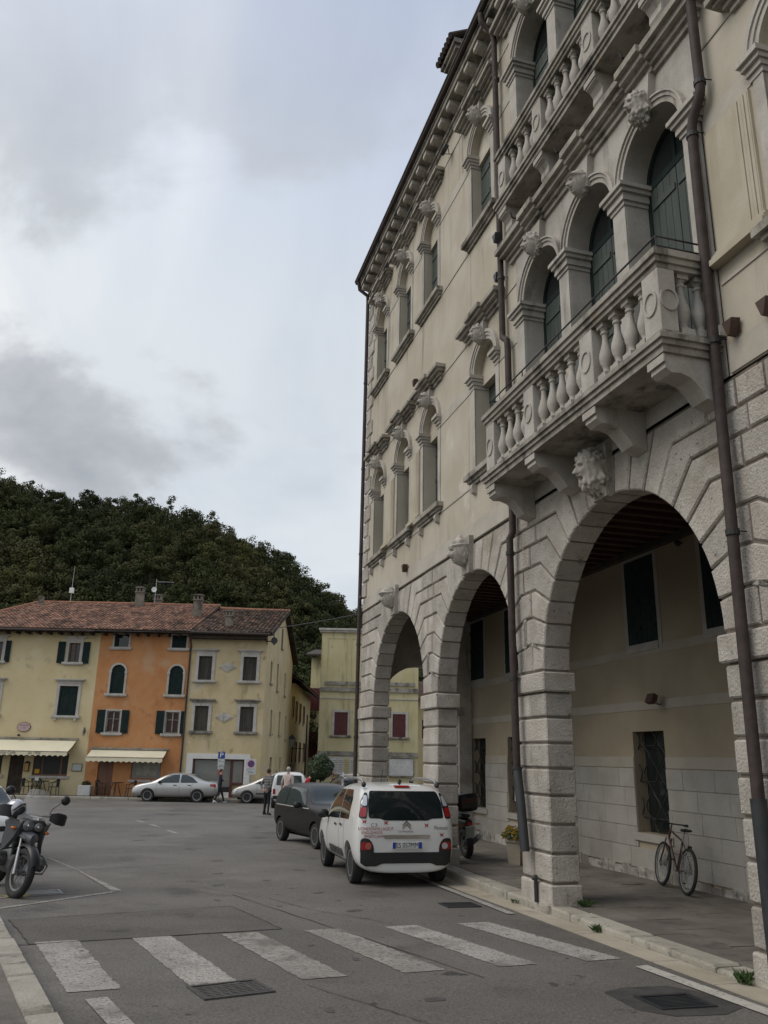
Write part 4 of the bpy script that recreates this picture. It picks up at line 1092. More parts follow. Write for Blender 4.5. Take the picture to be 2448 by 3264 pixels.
def put_frame(root, par, a, b, za, zb, w=.13, pr=.05, mat='trim', arch=False, sill=True, head=0.0, name='window', Y=None, sill_mat=None, depth=.16, sillw=.12):
    Y = HY if Y is None else Y
    mb = WB()
    if arch:
        r = (b - a) / 2; c = (a + b) / 2; zs = zb - r
        mb.box(a - w, a, Y - pr, Y + .02, za, zs); mb.box(b, b + w, Y - pr, Y + .02, za, zs)
        for k in range(16):
            a0, a1 = math.pi * k / 16, math.pi * (k + 1) / 16
            mb.xz([(c - q * math.cos(t), zs + q * math.sin(t)) for q, t in ((r, a0), (r, a1), (r + w, a1), (r + w, a0))], Y - pr, Y + .02)
        for q in (a - w - .03, b - .03): mb.box(q, q + w + .06, Y - pr - .02, Y + .02, zs - .07, zs + .03)
    else:
        mb.box(a - w, a, Y - pr, Y + .02, za, zb + w); mb.box(b, b + w, Y - pr, Y + .02, za, zb + w); mb.box(a, b, Y - pr, Y + .02, zb, zb + w)
    fr = mb.put(name, mat, par, root)
    if sill:
        mb = WB(); mb.box(a - w - .12, b + w + .12, Y - pr - .10, Y + .02, za - .12, za - .001); mb.box(a - w - .06, b + w + .06, Y - pr - .05, Y + .02, za - .17, za - .12); mb.put('sill', sill_mat or mat, fr, root)
    if head:
        mb = WB(); zt = zb + w + .03
        mb.box(a - w, b + w, Y - pr - .02, Y + .02, zt - .03, zt + head * .4)
        mb.box(a - w - .10, b + w + .10, Y - pr - .08, Y + .02, zt + head * .4, zt + head * .7); mb.box(a - w - .18, b + w + .18, Y - pr - .14, Y + .02, zt + head * .7, zt + head); mb.put('head_moulding', sill_mat or mat, fr, root)
    return fr
def leaf(root, fr, a, b, za, zb, mat, y, arch=None, boards=4, name='shutter', t=.035):
    mb = WB(); w = (b - a) / boards
    for i in range(boards):
        u, v = a + i * w + .004, a + (i + 1) * w - .004
        if arch:
            c, r = arch; zs = zb - r
            mb.xz([(u, za), (v, za), (v, zs + math.sqrt(max(.001, r * r - (v - c) ** 2))), (u, zs + math.sqrt(max(.001, r * r - (u - c) ** 2)))], y, y + t)
        else: mb.box(u, v, y, y + t, za, zb)
    for z in (za + (zb - za) * .15, za + (zb - za) * .8): mb.box(a + .02, b - .02, y - .014, y, z - .03, z + .03)
    return mb.put(name, mat, fr, root)
def casement(root, fr, a, b, za, zb, y, wood='wood', glassm='glass_dark'):
    m = (a + b) / 2; mb = WB(); t = .055
    for x0, x1 in ((a, a + t), (b - t, b), (m - t * .6, m + t * .6)): mb.box(x0, x1, y, y + .05, za, zb)
    for z0, z1 in ((za, za + t), (zb - t, zb), (za + (zb - za) * .62, za + (zb - za) * .62 + .03)): mb.box(a + t, m - t * .6, y + .002, y + .048, z0, z1); mb.box(m + t * .6, b - t, y + .002, y + .048, z0, z1)
    mb.put('casement', wood, fr, root)
    mb = WB(); mb.box(a + .01, b - .01, y + .055, y + .07, za, zb); mb.put('pane', glassm, fr, root)
def tiles(x0, x1, ye, ze, yr, zr, sp=.235, rowl=.36, clip=None, seed=1):
    rg = random.Random(seed); mb = WB(); tint = []; L_ = math.hypot(yr - ye, zr - ze); rows = int(L_ / rowl) + 1; K = 5
    dy, dz = (yr - ye) / L_, (zr - ze) / L_; ny, nz = -dz, dy
    nc = max(1, round((x1 - x0) / sp)); sp = (x1 - x0) / nc
    for i in range(nc):
        xc = x0 + (i + .5) * sp
        for j in range(rows):
            a0, a1 = j * rowl - .03, min((j + 1) * rowl, L_)
            if clip and not clip(xc, ye + dy * (a0 + a1) / 2): continue
            r0, r1 = sp * .44, sp * .36; jx = rg.uniform(-.012, .012); jz = rg.uniform(0, .018); rings = []
            for a, r, h in ((a0, r0, .045 + jz), (a1, r1, .005 + jz)):
                rings.append([(xc + jx + r * math.cos(math.pi * k / K), ye + dy * a + ny * (h + r * .75 * math.sin(math.pi * k / K)), ze + dz * a + nz * (h + r * .75 * math.sin(math.pi * k / K))) for k in range(K + 1)])
            f0 = len(mb.f); mb.loft(rings, True, False, False); tint += [rg.random()] * (len(mb.f) - f0)
    mb.tint = tint
    return mb
def roof_slab(root, par, poly3, th, mat, name):
    mb = WB(); mb.loft([[(x, y, z - th) for x, y, z in poly3], poly3]); return mb.put(name, mat, par, root)
def chimney(root, par, x, y, zb, zt, w, name='chimney', cap=True):
    mb = WB(); mb.box(x - w / 2, x + w / 2, y - w * .35, y + w * .35, zb, zt - .42)
    o = mb.put(name, 'chim', par, root)
    mb = WB(); mb.box(x - w * .6, x + w * .6, y - w * .45, y + w * .45, zt - .42, zt - .34)
    for q in (-.42, 0, .42): mb.box(x + q * w - .05, x + q * w + .05, y - w * .35, y + w * .35, zt - .34, zt - .10)
    mb.box(x - w * .6, x + w * .6, y - w * .45, y + w * .45, zt - .10, zt - .04); mb.box(x - w * .45, x + w * .45, y - w * .34, y + w * .34, zt - .04, zt); mb.put('chimney_cap', 'chim', o, root)
MAT['chim'] = surf('sooty_chimney_plaster', (.15, .13, .105), (.22, .19, .155), 2, .95, .3, 20, blot=((.07, .06, .05), 2, .5, .7), fine=.12)

# ---- yellow house with the cafe
YH = thing('yellow_house', 'pale yellow house with cafe awning and dark shutters, left of the orange house', 'house', (-20.7, HY, ZF - .02))
X0, X1, YT = -25.2, -16.46, 8.42
holes = []
for dx in (0, -4.51):
    holes += [(-18.22 + dx, -17.57 + dx, 6.69, 7.80), (-18.45 + dx, -17.38 + dx, 3.68, 5.33)]
holes += [(-20.74, -19.93, ZF, 1.60), (-19.42, -17.45, .40, 1.60), (-23.3, -21.15, .40, 1.60)]
mb = WB(); facade(mb, HY, X0, X1, ZF - .1, YT, holes); mb.put('wall', 'yellow', YH, YH)
mb = WB(); mb.box(X0, X1 - .001, HY + .17, 62, ZF - .1, YT - .02); mb.put('building_core', 'yellow', YH, YH)
for dx in (0, -4.51):
    fr = put_frame(YH, YH, -18.22 + dx, -17.57 + dx, 6.69, 7.80, .17, .05, 'trim', head=.16); casement(YH, fr, -18.20 + dx, -17.59 + dx, 6.70, 7.79, HY + .08)
    leaf(YH, fr, -18.84 + dx, -18.42 + dx, 6.62, 7.86, 'shut_dkgreen', HY - .10, boards=3); leaf(YH, fr, -17.37 + dx, -16.98 + dx if dx == 0 else -17.08 + dx, 6.62, 7.86, 'shut_dkgreen', HY - .10, boards=3)
    fr = put_frame(YH, YH, -18.45 + dx, -17.38 + dx, 3.68, 5.33, .16, .05, 'trim', head=.20)
    leaf(YH, fr, -18.44 + dx, -17.92 + dx, 3.69, 5.32, 'shut_dkgreen', HY + .03); leaf(YH, fr, -17.91 + dx, -17.39 + dx, 3.69, 5.32, 'shut_dkgreen', HY + .03)
    for q in (-18.5, -17.35):
        mb = WB(); mb.box(q + dx - .07, q + dx + .07, HY - .12, HY + .01, 3.40, 3.509); mb.put('sill_bracket', 'trim', fr, YH)
def shopfront(root, a, b, za, zb, divs, name='shop_window', wood='wood', gl='glass_dark', y=HY + .06):
    mb = WB(); t = .10
    xs = [a] + list(divs) + [b]
    mb.box(a, b, y, y + .07, za, za + t); mb.box(a, b, y, y + .07, zb - t, zb)
    for x in xs: mb.box(max(a, x - t / 2), min(b, x + t / 2), y + .001, y + .069, za + t, zb - t)
    fr = mb.put(name, wood, root, root)
    for u, v in zip(xs, xs[1:]):
        mb = WB(); mb.box(u + t / 2, v - t / 2, y + .03, y + .045, za + t, zb - t); mb.put('pane', gl, fr, root)
    return fr
f1 = shopfront(YH, -19.42, -17.45, .40, 1.60, (-18.9, -17.85)); shopfront(YH, -23.3, -21.15, .40, 1.60, (-22.2,))
mb = WB(); mb.box(-19.58, -17.32, HY - .10, HY + .05, .26, .399); mb.put('sill', 'trim', f1, YH); mb = WB(); mb.box(-23.4, -21.0, HY - .10, HY + .05, .26, .399); mb.put('sill', 'trim', f1, YH)
mb = WB(); mb.box(-19.30, -19.03, HY + .055, HY + .06, .52, .75); mb.put('notice', surf('yellow_notice', (.55, .33, .03)), f1, YH)
mb = WB(); mb.box(-20.74, -19.93, HY + .06, HY + .12, ZF + .05, 1.6); d_ = mb.put('door', 'wood_dark', YH, YH)
mb = WB(); mb.box(-20.66, -20.37, HY + .05, HY + .062, .1, 1.45); mb.box(-20.30, -20.01, HY + .05, HY + .062, .1, 1.45); mb.put('door_panel', 'wood_dark', d_, YH)
def awning(root, a, b, zw, zfr, proj, vz, label=None, txt=None):
    mb = WB(); y0, y1 = HY - .02, HY - proj; n = 24
    top = []
    for k in range(9):
        t = k / 8; z = zw + (zfr - zw) * t - .05 * math.sin(math.pi * t); top.append([(a + (b - a) * i / n, y0 + (y1 - y0) * t, z) for i in range(n + 1)])
    mb.loft(top, False, False, False); mb.loft([[(x, y, z - .012) for x, y, z in r] for r in top], False, False, False)
    aw = mb.put('awning', 'awning', root, root, 60)
    mb = WB(); ns = int((b - a) / .30); st = (b - a) / ns; P = []
    for i in range(ns):
        for k in range(6): u = k / 6; P.append((a + (i + u) * st, vz + .07 * abs(math.cos(math.pi * u)) ** .8 - .02))
    P.append((b, vz + .05))
    for (xa, za), (xb, zb_) in zip(P, P[1:]): mb.xz([(xa, za), (xb, zb_), (xb, zfr + .005), (xa, zfr + .005)], y1 - .008, y1 + .002)
    mb.put('valance', 'awning', aw, root)
    mb = WB(); mb.box(a - .06, b + .1, HY - .10, HY - .001, zw + .01, zw + .12); mb.tube([(a, y1, zfr), (b, y1, zfr)], .025, 8)
    for x in (a + .3, b - .3): mb.tube([(x, HY - .05, zw - .05), (x - .1, HY - proj * .5, (zw + zfr) / 2 - .1), (x, y1 + .03, zfr - .02)], .02, 6)
    mb.put('awning_frame', 'trim_old', aw, root)
    return aw
aw = awning(YH, -24.6, -17.13, 2.33, 1.70, 1.25, 1.46)
for s_, x_, sz in (('Vecchio Caffè', -20.55, .21), ('dal 1906', -18.95, .21)):
    me = text_mesh(s_, sz, .001, shear=.25); o = link('lettering', me, 'letter', aw); o.rotation_euler = (R(90), 0, 0); o.location = (x_ + 20.7, -1.265, 1.605 - (ZF - .02))
# ---- orange house
OH = thing('orange_house', 'orange plastered house with arched green shutters and cream awning', 'house', (-13.8, HY, ZF - .02))
OW = [-15.20, -11.83]
holes = []
for c in OW: holes += [(c - .42, c + .42, 7.62, 8.36), (c - .40, c + .40, 4.96, 6.60, True), (c - .385, c + .385, 2.79, 3.99)]
holes += [(-15.76, -14.90, ZF, 1.40), (-13.90, -12.22, .28, 1.36)]
mb = WB(); facade(mb, HY, -16.46, -11.10, ZF - .1, 8.44, holes); mb.put('wall', 'orange', OH, OH)
mb = WB(); mb.box(-16.459, -11.101, HY + .17, 62, ZF - .1, 8.42); mb.put('building_core', 'orange', OH, OH)
for i, c in enumerate(OW):
    fr = put_frame(OH, OH, c - .42, c + .42, 7.62, 8.36, .10, .03, 'trim')
    if i: leaf(OH, fr, c - .41, c + .41, 7.63, 8.35, 'shut_dkgreen', HY + .04)
    else:
        leaf(OH, fr, c - .41, c - .22, 7.63, 8.35, 'shut_dkgreen', HY + .04, boards=2); mb = WB(); mb.box(c - .41, c + .41, HY + .13, HY + .15, 7.63, 8.35); mb.put('pane', 'glass_dark', fr, OH)
    fr = put_frame(OH, OH, c - .40, c + .40, 4.96, 6.60, .11, .04, 'trim', arch=True)
    leaf(OH, fr, c - .395, c - .003, 4.97, 6.59, 'shut_dkgreen', HY + .04, (c, .395), 4); leaf(OH, fr, c + .003, c + .395, 4.97, 6.59, 'shut_dkgreen', HY + .04, (c, .395), 4)
    fr = put_frame(OH, OH, c - .385, c + .385, 2.79, 3.99, .09, .03, 'trim')
    mb = WB(); mb.box(c - .38, c + .38, HY + .10, HY + .14, 2.80, 3.98); mb.put('curtain', 'curtain', fr, OH)
    casement(OH, fr, c - .38, c + .38, 2.80, 3.98, HY + .03, 'trim_old', surf('curtain_glass', (.055, .028, .026), None, rough=.35, spec=.25))
    leaf(OH, fr, c - .92, c - .47, 2.76, 4.04, 'shut_dkgreen', HY - .07, boards=3); leaf(OH, fr, c + .47, min(c + .90, -11.16), 2.76, 4.04, 'shut_dkgreen', HY - .07, boards=3)
MAT['wood_or'] = surf('orange_brown_frame', (.24, .085, .03), (.30, .11, .04), 3, .5)
fr = shopfront(OH, -13.90, -12.22, .28, 1.36, (), wood='wood_or', gl='glass_shop')
mb = WB(); mb.box(-13.62, -12.50, HY + .075, HY + .082, .48, 1.18); mb.put('paper_sheet', surf('faded_drawing', (.30, .31, .27), (.22, .19, .15), 2.5, .8, fine=.1), fr, OH)
mb = WB(); mb.box(-14.0, -12.1, HY - .06, HY + .02, .16, .279); mb.put('sill', 'trim', fr, OH)
mb = WB(); mb.box(-15.76, -14.90, HY + .06, HY + .12, ZF + .05, 1.4); mb.put('door', 'wood', OH, OH)
awning(OH, -16.22, -11.98, 1.86, 1.46, .85, 1.20)
mb = WB(); mb.tube([(-11.12, HY - .42, 8.32), (-11.12, HY - .36, 8.2), (-11.11, HY - .07, 7.75), (-11.12, HY - .06, 7.6), (-11.12, HY - .06, ZF)], .05, 8); mb.put('downpipe', 'pipe', OH, OH, 40)
# ---- peeling corner house
CH = thing('corner_house', 'weathered yellow corner house with peeling plaster and grey shutters', 'house', (-8.9, HY, ZF - .02))
CW = [-10.20, -7.61]
holes = []
for c in CW: holes += [(c - .39, c + .39, 5.82, 7.19), (c - .39, c + .39, 2.98, 4.36)]
holes += [(-10.47, -7.57, ZF, 1.47)]
mb = WB(); facade(mb, HY, -11.10, -6.67, ZF - .1, 8.40, holes, .20); mb.put('wall', 'peeling', CH, CH)
sh = [(50.0, 50.8, 5.9, 7.2), (53.2, 54.0, 5.7, 7.4), (57.5, 58.3, 5.7, 7.2), (51.2, 52.0, 3.0, 4.4), (55.5, 56.3, 3.0, 4.5), (59.2, 60.0, 2.8, 4.4), (52.0, 53.0, ZF, 1.6), (57.0, 57.8, .4, 1.6), (50.4, 50.9, 8.4, 9.0), (54.6, 55.4, 8.6, 9.9)]
mb = WB(); facade(mb, -6.67, 48, 62.2, -1.0, 8.40, [h for h in sh if h[3] < 8.4], .18, 'x', -1)
for a, b in ((0, 1),):                                       # gable triangle
    mb.add([(-6.67, 48, 8.40), (-6.67, 62.2, 8.40), (-6.67, 55.4, 11.08)], [(0, 1, 2)])
mb.put('side_wall', 'peeling', CH, CH)
mb = WB(); mb.box(-11.099, -6.86, HY + .21, 62.19, -1, 8.38); mb.put('building_core', 'peeling', CH, CH)
for (a, b, za, zb) in sh:
    mb = WB(); x = -6.79 if zb < 8.4 else -6.665
    mb.box(x - .02, x + .01, a + .005, b - .005, za, zb); w_ = mb.put('side_window', 'shut_grey', CH, CH)
    mb = WB(); mb.box(-6.68, -6.58, a - .1, b + .1, za - .1, za - .001); mb.put('sill', 'trim_old', w_, CH)
for c in CW:
    for za, zb, sm in ((5.82, 7.19, 'trim'), (2.98, 4.36, 'trim_old')):
        fr = put_frame(CH, CH, c - .39, c + .39, za, zb, .17, .05, 'trim', head=.20, sill_mat=sm, depth=.2)
        leaf(CH, fr, c - .385, c - .003, za + .01, zb - .01, 'shut_grey', HY + .08, boards=3); leaf(CH, fr, c + .003, c + .385, za + .01, zb - .01, 'shut_grey', HY + .08, boards=3)
for z in (6.58, 3.76):                                       # stone cartouches
    P = []
    for k in range(40):
        t = 2 * math.pi * k / 40; rx = .30 + .10 * abs(math.cos(t)) ** 6 + .03 * math.cos(4 * t); rz = .26 + .02 * math.cos(4 * t); P.append((-8.9 + rx * 1.0 * math.cos(t) + .08 * (abs(math.cos(t)) > .97) * math.copysign(1, math.cos(t)), z + rz * math.sin(t)))
    mb = WB(); mb.xz(P, HY - .04, HY + .01); P2 = inset(ccw(P), .06); mb.xz(P2, HY - .055, HY - .03); mb.put('cartouche', 'trim', CH, CH)
mb = WB(); mb.box(-10.82, -10.47, HY - .05, HY + .02, ZF, 1.75); mb.box(-7.57, -7.24, HY - .05, HY + .02, ZF, 1.75); mb.box(-10.47, -7.57, HY - .05, HY + .02, 1.47, 1.75)
sf = mb.put('shop_surround', 'trim_light', CH, CH)
MAT['wood_red'] = surf('red_brown_door_frame', (.075, .022, .016), (.10, .03, .022), 3, .5)
mb = WB(); y = HY + .10
for a, b, za, zb in ((-10.47, -10.37, ZF, 1.47), (-8.36, -8.22, ZF, 1.47), (-7.67, -7.57, ZF, 1.47)): mb.box(a, b, y, y + .07, za, zb)
mb.box(-8.22, -7.67, y, y + .07, 1.37, 1.47); mb.box(-8.22, -7.67, y, y + .07, .10, .22); mb.box(-8.22, -7.67, y, y + .07, ZF, ZF + .4); mb.box(-10.37, -8.36, y, y + .07, 1.40, 1.47)
dr = mb.put('shop_front', 'wood_red', sf, CH)
mb = WB(); mb.box(-10.37, -8.36, y + .03, y + .045, -.02, 1.40); mb.put('shop_pane', 'glass_shop', sf, CH)
mb = WB(); mb.box(-8.22, -7.67, y + .03, y + .045, .22, 1.37); mb.put('shop_pane', 'glass_shop', sf, CH)
mb = WB(); mb.box(-10.37, -8.36, y, y + .06, ZF, -.30); mb.put('stall_riser', 'trim_light', sf, CH)
mb = WB(); mb.box(-10.37, -8.36, y + .01, y + .06, -.30, -.021); mb.put('dark_plinth', 'black', sf, CH)
for s_, x_, z_, sz in (('Salva', -9.22, .22, .42), ('S', -7.95, .45, .5), ('~', -9.95, .25, .5)):
    me = text_mesh(s_, sz, .001, shear=.2); o = link('lettering', me, 'letter', sf); o.rotation_euler = (R(90), 0, 0); o.location = (x_ + 8.9, .115, z_ - (ZF - .02))
# ---- roofs
def hipclip(x, y): return x > -25.5 + (y - 47.3) * (2.0 / 8.2)
RY0, RZ0, RY1, RZ1 = 47.28, 8.50, 55.5, 11.42
roof_slab(YH, YH, [(-25.5, RY0, RZ0), (-16.46, RY0, RZ0), (-16.46, RY1, RZ1), (-23.5, RY1, RZ1)], .10, 'wood_dark', 'roof_deck')
roof_slab(YH, YH, [(-16.46, RY1, RZ1), (-16.46, 63.5, RZ0), (-25.5, 63.5, RZ0), (-23.5, RY1, RZ1)], .10, 'tile', 'rear_roof')
roof_slab(YH, YH, [(-25.5, RY0, RZ0), (-23.5, RY1, RZ1), (-25.5, 63.5, RZ0)], .10, 'tile', 'hip_roof')
tag(tiles(-25.5, -16.46, RY0, RZ0, RY1, RZ1, clip=hipclip, seed=1).put('roof_tile', 'tile', YH, YH), kind='stuff')
mb = WB(); mb.tube([(-25.5, RY0, RZ0 + .06), (-23.5, RY1, RZ1 + .06), (-16.46, RY1, RZ1 + .06)], .12, 8); mb.put('ridge', 'ridge', YH, YH)
roof_slab(OH, OH, [(-16.46, RY0, RZ0), (-11.10, RY0, RZ0), (-11.10, RY1, RZ1), (-16.46, RY1, RZ1)], .10, 'wood_dark', 'roof_deck')
roof_slab(OH, OH, [(-11.10, RY1, RZ1), (-11.10, 63.5, RZ0), (-16.46, 63.5, RZ0), (-16.46, RY1, RZ1)], .10, 'tile', 'rear_roof')
tag(tiles(-16.46, -11.10, RY0, RZ0, RY1, RZ1, seed=2).put('roof_tile', 'tile', OH, OH), kind='stuff')
mb = WB(); mb.tube([(-16.46, RY1, RZ1 + .06), (-13.5, RY1, RZ1 + .03), (-11.10, RY1, RZ1 + .05)], .12, 8); mb.put('ridge', 'ridge', OH, OH)
CZ0, CZ1 = 8.46, 11.24
roof_slab(CH, CH, [(-11.10, RY0, CZ0), (-6.30, RY0, CZ0 - .03), (-6.30, RY1, CZ1 - .1), (-11.10, RY1, CZ1)], .10, 'wood_dark', 'roof_deck')
roof_slab(CH, CH, [(-6.30, RY1, CZ1 - .1), (-6.30, 63.2, CZ0), (-11.10, 63.2, CZ0), (-11.10, RY1, CZ1)], .10, 'tile_old', 'rear_roof')
tag(tiles(-11.10, -6.30, RY0, CZ0, RY1, CZ1 - .05, seed=3).put('roof_tile', 'tile_old', CH, CH), kind='stuff')
mb = WB(); mb.tube([(-11.10, RY1, CZ1 + .05), (-8.5, RY1, CZ1 - .02), (-6.30, RY1, CZ1 - .04)], .12, 8); mb.put('ridge', 'ridge', CH, CH)
for root, a, b, z in ((YH, -25.2, -16.5, RZ0), (OH, -16.4, -11.2, RZ0)):
    x = a + .2
    while x < b:
        mb = WB(); mb.box(x, x + .12, RY0 + .08, HY + .02, z - .25, z - .13); mb.put('rafter', 'wood_dark', root, root); x += .62
mb = WB(); mb.tube([(-11.05, RY0 - .05, CZ0 + .0), (-6.45, RY0 - .05, CZ0 - .05)], .075, 8); mb.put('gutter', 'pipe', CH, CH)
mb = WB(); mb.box(-11.1, -6.67, RY0 + .15, HY + .02, CZ0 - .30, CZ0 - .11); mb.put('eave_board', 'wood_dark', CH, CH)
mb = WB(); mb.tube([(-25, RY0 - .05, RZ0 - .05), (-16.6, RY0 - .05, RZ0 - .08)], .07, 8); mb.put('gutter', 'pipe', YH, YH)
chimney(OH, OH, -16.4, 54.6, 10.9, 12.5, .52); chimney(OH, OH, -15.6, 56.2, 10.9, 12.3, .52); chimney(OH, OH, -11.75, 51.6, 9.6, 11.5, .54); chimney(CH, CH, -9.25, 49.4, 9.0, 10.15, .46); chimney(YH, YH, -22.9, 54.3, 10.8, 11.7, .25)
# aerials
a1 = thing('antenna', 'tall thin aerial mast with a small white box above the yellow house roof', 'antenna', (-21.6, 56.0, 11.2)); mb = MB(); mb.tube([(0, 0, 0), (0, 0, 2.9)], [.03, .012], 6); mb.build('mast', 'steel', a1)
mb = MB(); mb.box(-.13, .13, -.1, .1, 1.05, 1.42); mb.build('junction_box', 'white', a1)
a2 = thing('antenna', 'television aerial with a small dish beside the twin chimneys', 'antenna', (-15.6, 55.4, 11.3)); mb = MB(); mb.tube([(0, 0, 0), (0, 0, 1.9)], .025, 6); mb.tube([(0, 0, 1.75), (1.2, 0, 1.72)], .012, 5)
for k in range(6): mb.tube([(.2 + k * .18, -.25, 1.74), (.2 + k * .18, .25, 1.74)], .008, 4)
mb.build('mast', 'steel', a2); mb = MB(); mb.lathe([(.02, 0), (.13, -.04), (.18, -.09), (.17, -.09), (.02, -.03)], 16, (-.05, -.15, 1.15), 'y'); mb.build('dish', 'white', a2, 40)

# ---- yellow building with red shutters beyond the corner
VB = thing('notice_board_house', 'mildewed yellow building with dark red shutters seen past the arcade', 'building', (-.8, 60, -.95))
VY = 60.0; mb = WB()
vh = [(-3.25, -2.30, 3.18, 4.76), (.90, 1.83, 3.12, 4.70)]
facade(mb, VY, -4.36, 2.72, -.95, 10.45, vh, .15); mb.put('wall', 'mildew', VB, VB)
mb = WB(); mb.box(-4.36, 2.72, VY + .16, 72, -.95, 10.4); mb.put('building_core', 'mildew', VB, VB)
mb = WB(); mb.box(-4.5, 2.86, VY - .14, VY + .1, 10.45, 10.60); mb.box(-4.6, 2.96, VY - .24, 72, 10.60, 10.74); mb.put('cornice', 'trim', VB, VB)
for a, b in ((-3.95, -2.50), (-2.22, .30), (.55, 2.35)):
    for p in ((a, a + .05, 6.9, 10.05), (b - .05, b, 6.9, 10.05), (a + .05, b - .05, 10.0, 10.05)):
        mb = WB(); mb.box(p[0], p[1], VY - .03, VY + .01, p[2], p[3]); mb.put('panel_moulding', 'mildew', VB, VB)
    mb = WB(); mb.box(a - .1, b + .1, VY - .08, VY + .01, 6.65, 6.92); mb.put('panel_sill', 'trim_old', VB, VB)
mb = WB(); mb.box(-4.38, 2.74, VY - .10, VY + .01, 6.20, 6.50); mb.put('belt_course', 'trim_old', VB, VB)
mb = WB(); mb.box(-4.37, 2.73, VY - .05, VY + .01, 5.70, 5.78); mb.put('belt_course', 'trim', VB, VB)
mb = WB(); mb.box(-4.39, 2.75, VY - .12, VY + .01, 1.80, 2.08); mb.put('belt_course', 'trim_old', VB, VB)
for (a, b, za, zb) in vh:
    fr = put_frame(VB, VB, a, b, za, zb, .17, .04, 'trim', Y=VY, sill_mat='trim_old'); m_ = (a + b) / 2
    leaf(VB, fr, a + .005, m_ - .004, za + .01, zb - .01, 'shut_red', VY + .02); leaf(VB, fr, m_ + .004, b - .005, za + .01, zb - .01, 'shut_red', VY + .02)
MAT['paper'] = surf('weathered_posters', (.50, .50, .47), (.60, .60, .57), 1.5, .9, streak=((.33, .33, .31), 3, .55, .75), blot=((.42, .42, .42), 6, .55, .6), fine=.12, fs=14)
bd = thing('notice_board', 'pale notice board covered with posters on the yellow building, left of the corner pipe', 'notice board', (-2.7, VY - .14, .5))
mb = MB(); mb.box(-1.1, 1.1, 0, .06, 0, 1.22); mb.build('board', 'trim', bd)
for k in range(5):
    mb = MB(); mb.box(-1.02 + k * .42, -.66 + k * .42, -.006, 0, .08, 1.12); mb.build('poster', 'paper' if k != 3 else surf('yellow_poster', (.55, .48, .22), (.5, .42, .2), 4), bd)
    mb = MB()
    for q in range(7): mb.box(-.99 + k * .42, -.72 + k * .42 + .03 * (q % 3), -.008, -.0065, .20 + q * .12, .24 + q * .12)
    mb.build('print', 'letter', bd)
bd2 = thing('notice_board', 'blank grey notice board on the yellow building seen through the far arch', 'notice board', (1.54, VY - .14, .52)); mb = MB(); mb.box(-.83, .83, 0, .06, 0, 1.12); mb.build('board', 'paper', bd2)
mb = MB(); mb.box(-.9, -.83, -.02, .07, -.05, 1.17); mb.box(.83, .9, -.02, .07, -.05, 1.17); mb.box(-.9, .9, -.05, .07, 1.17, 1.25); mb.box(-.9, .9, -.03, .07, -.1, -.05); mb.build('frame', 'trim_old', bd2)
# ---- houses of the alley and one more behind
AH = thing('alley_house', 'narrow alley house with dark overhanging eaves and brown shutters', 'house', (-9, 72, -1.1))
mb = WB(); ah = [(65.0, 66.0, 4.6, 6.2), (67.8, 68.8, 4.4, 6.0), (71, 72, 4.4, 6.0), (74.5, 75.5, 4.4, 6.0), (65.2, 66.2, 1.2, 2.8), (68.5, 69.5, 1.2, 2.8), (72, 73, 1.2, 2.8), (66.8, 67.7, -1.1, 1.0), (76, 77, 1.2, 2.8)]
facade(mb, -6.85, 64, 82, -1.1, 7.3, ah, .15, 'x', -1); facade(mb, 64, -12, -6.85, -1.1, 7.3, [], .1); mb.put('wall', 'peeling', AH, AH)
mb = WB(); mb.box(-12, -7.02, 64.1, 82, -1.1, 7.25); mb.put('building_core', 'peeling', AH, AH)
for (a, b, za, zb) in ah:
    mb = WB(); mb.box(-6.98, -6.93, a, b, za, zb); w_ = mb.put('window', 'wood_dark', AH, AH)
    if za > 0:
        mb = WB(); mb.box(-6.84, -6.79, b + .05, b + .5, za, zb); mb.put('shutter', 'shut_red', w_, AH)
        mb = WB(); mb.box(-6.85, -6.75, a - .1, b + .1, za - .1, za); mb.put('sill', 'trim', w_, AH)
roof_slab(AH, AH, [(-12, 63.2, 7.3), (-5.9, 63.2, 7.1), (-5.9, 82, 7.1), (-9, 82, 8.9), (-9, 63.2, 8.9)], .12, 'wood_dark', 'roof_deck')
rr = WB(); rr.loft([[(-5.9, y, 7.18), (-9, y, 9.0), (-12.1, y, 7.4)] for y in (63.2, 82)], False, False, False); rr.put('roof', 'tile_old', AH, AH)
BH = thing('back_house', 'yellow house with dark red shutters closing the alley', 'house', (-4.5, 83, -1.2))
bh = [(-6.65, -5.95, 6.0, 8.2), (-5.6, -4.9, 6.0, 8.2), (-6.65, -5.95, 1.6, 4.0), (-5.6, -4.9, 1.6, 4.0)]
mb = WB(); facade(mb, 83, -7.0, 1, -1.2, 11.2, bh, .15); mb.put('wall', 'mildew', BH, BH); mb = WB(); mb.box(-7, 1, 83.16, 92, -1.2, 11.1); mb.put('building_core', 'mildew', BH, BH)
for (a, b, za, zb) in bh:
    mb = WB(); mb.box(a - .35, a + .38, 82.93, 82.99, za, zb); mb.box(a + .42, b + .30, 82.93, 82.99, za, zb); mb.put('shutter', 'shut_red', BH, BH)
roof_slab(BH, BH, [(-7.5, 81.4, 11.4), (1.2, 81.4, 11.4), (1.2, 92.5, 13.2), (-7.5, 92.5, 13.2)], .15, 'wood_dark', 'roof')
RH = thing('beige_house', 'beige house at the end of the arcade, right of the notice boards', 'house', (6.5, 66, -1.0))
mb = WB(); facade(mb, 66, 2.9, 12, -1.0, 6.2, [(3.3, 4.1, 3.2, 4.6), (5.5, 6.3, 3.2, 4.6)], .15); mb.put('wall', 'yellow', RH, RH); mb = WB(); mb.box(2.9, 12, 66.16, 74, -1, 6.1); mb.put('building_core', 'yellow', RH, RH)
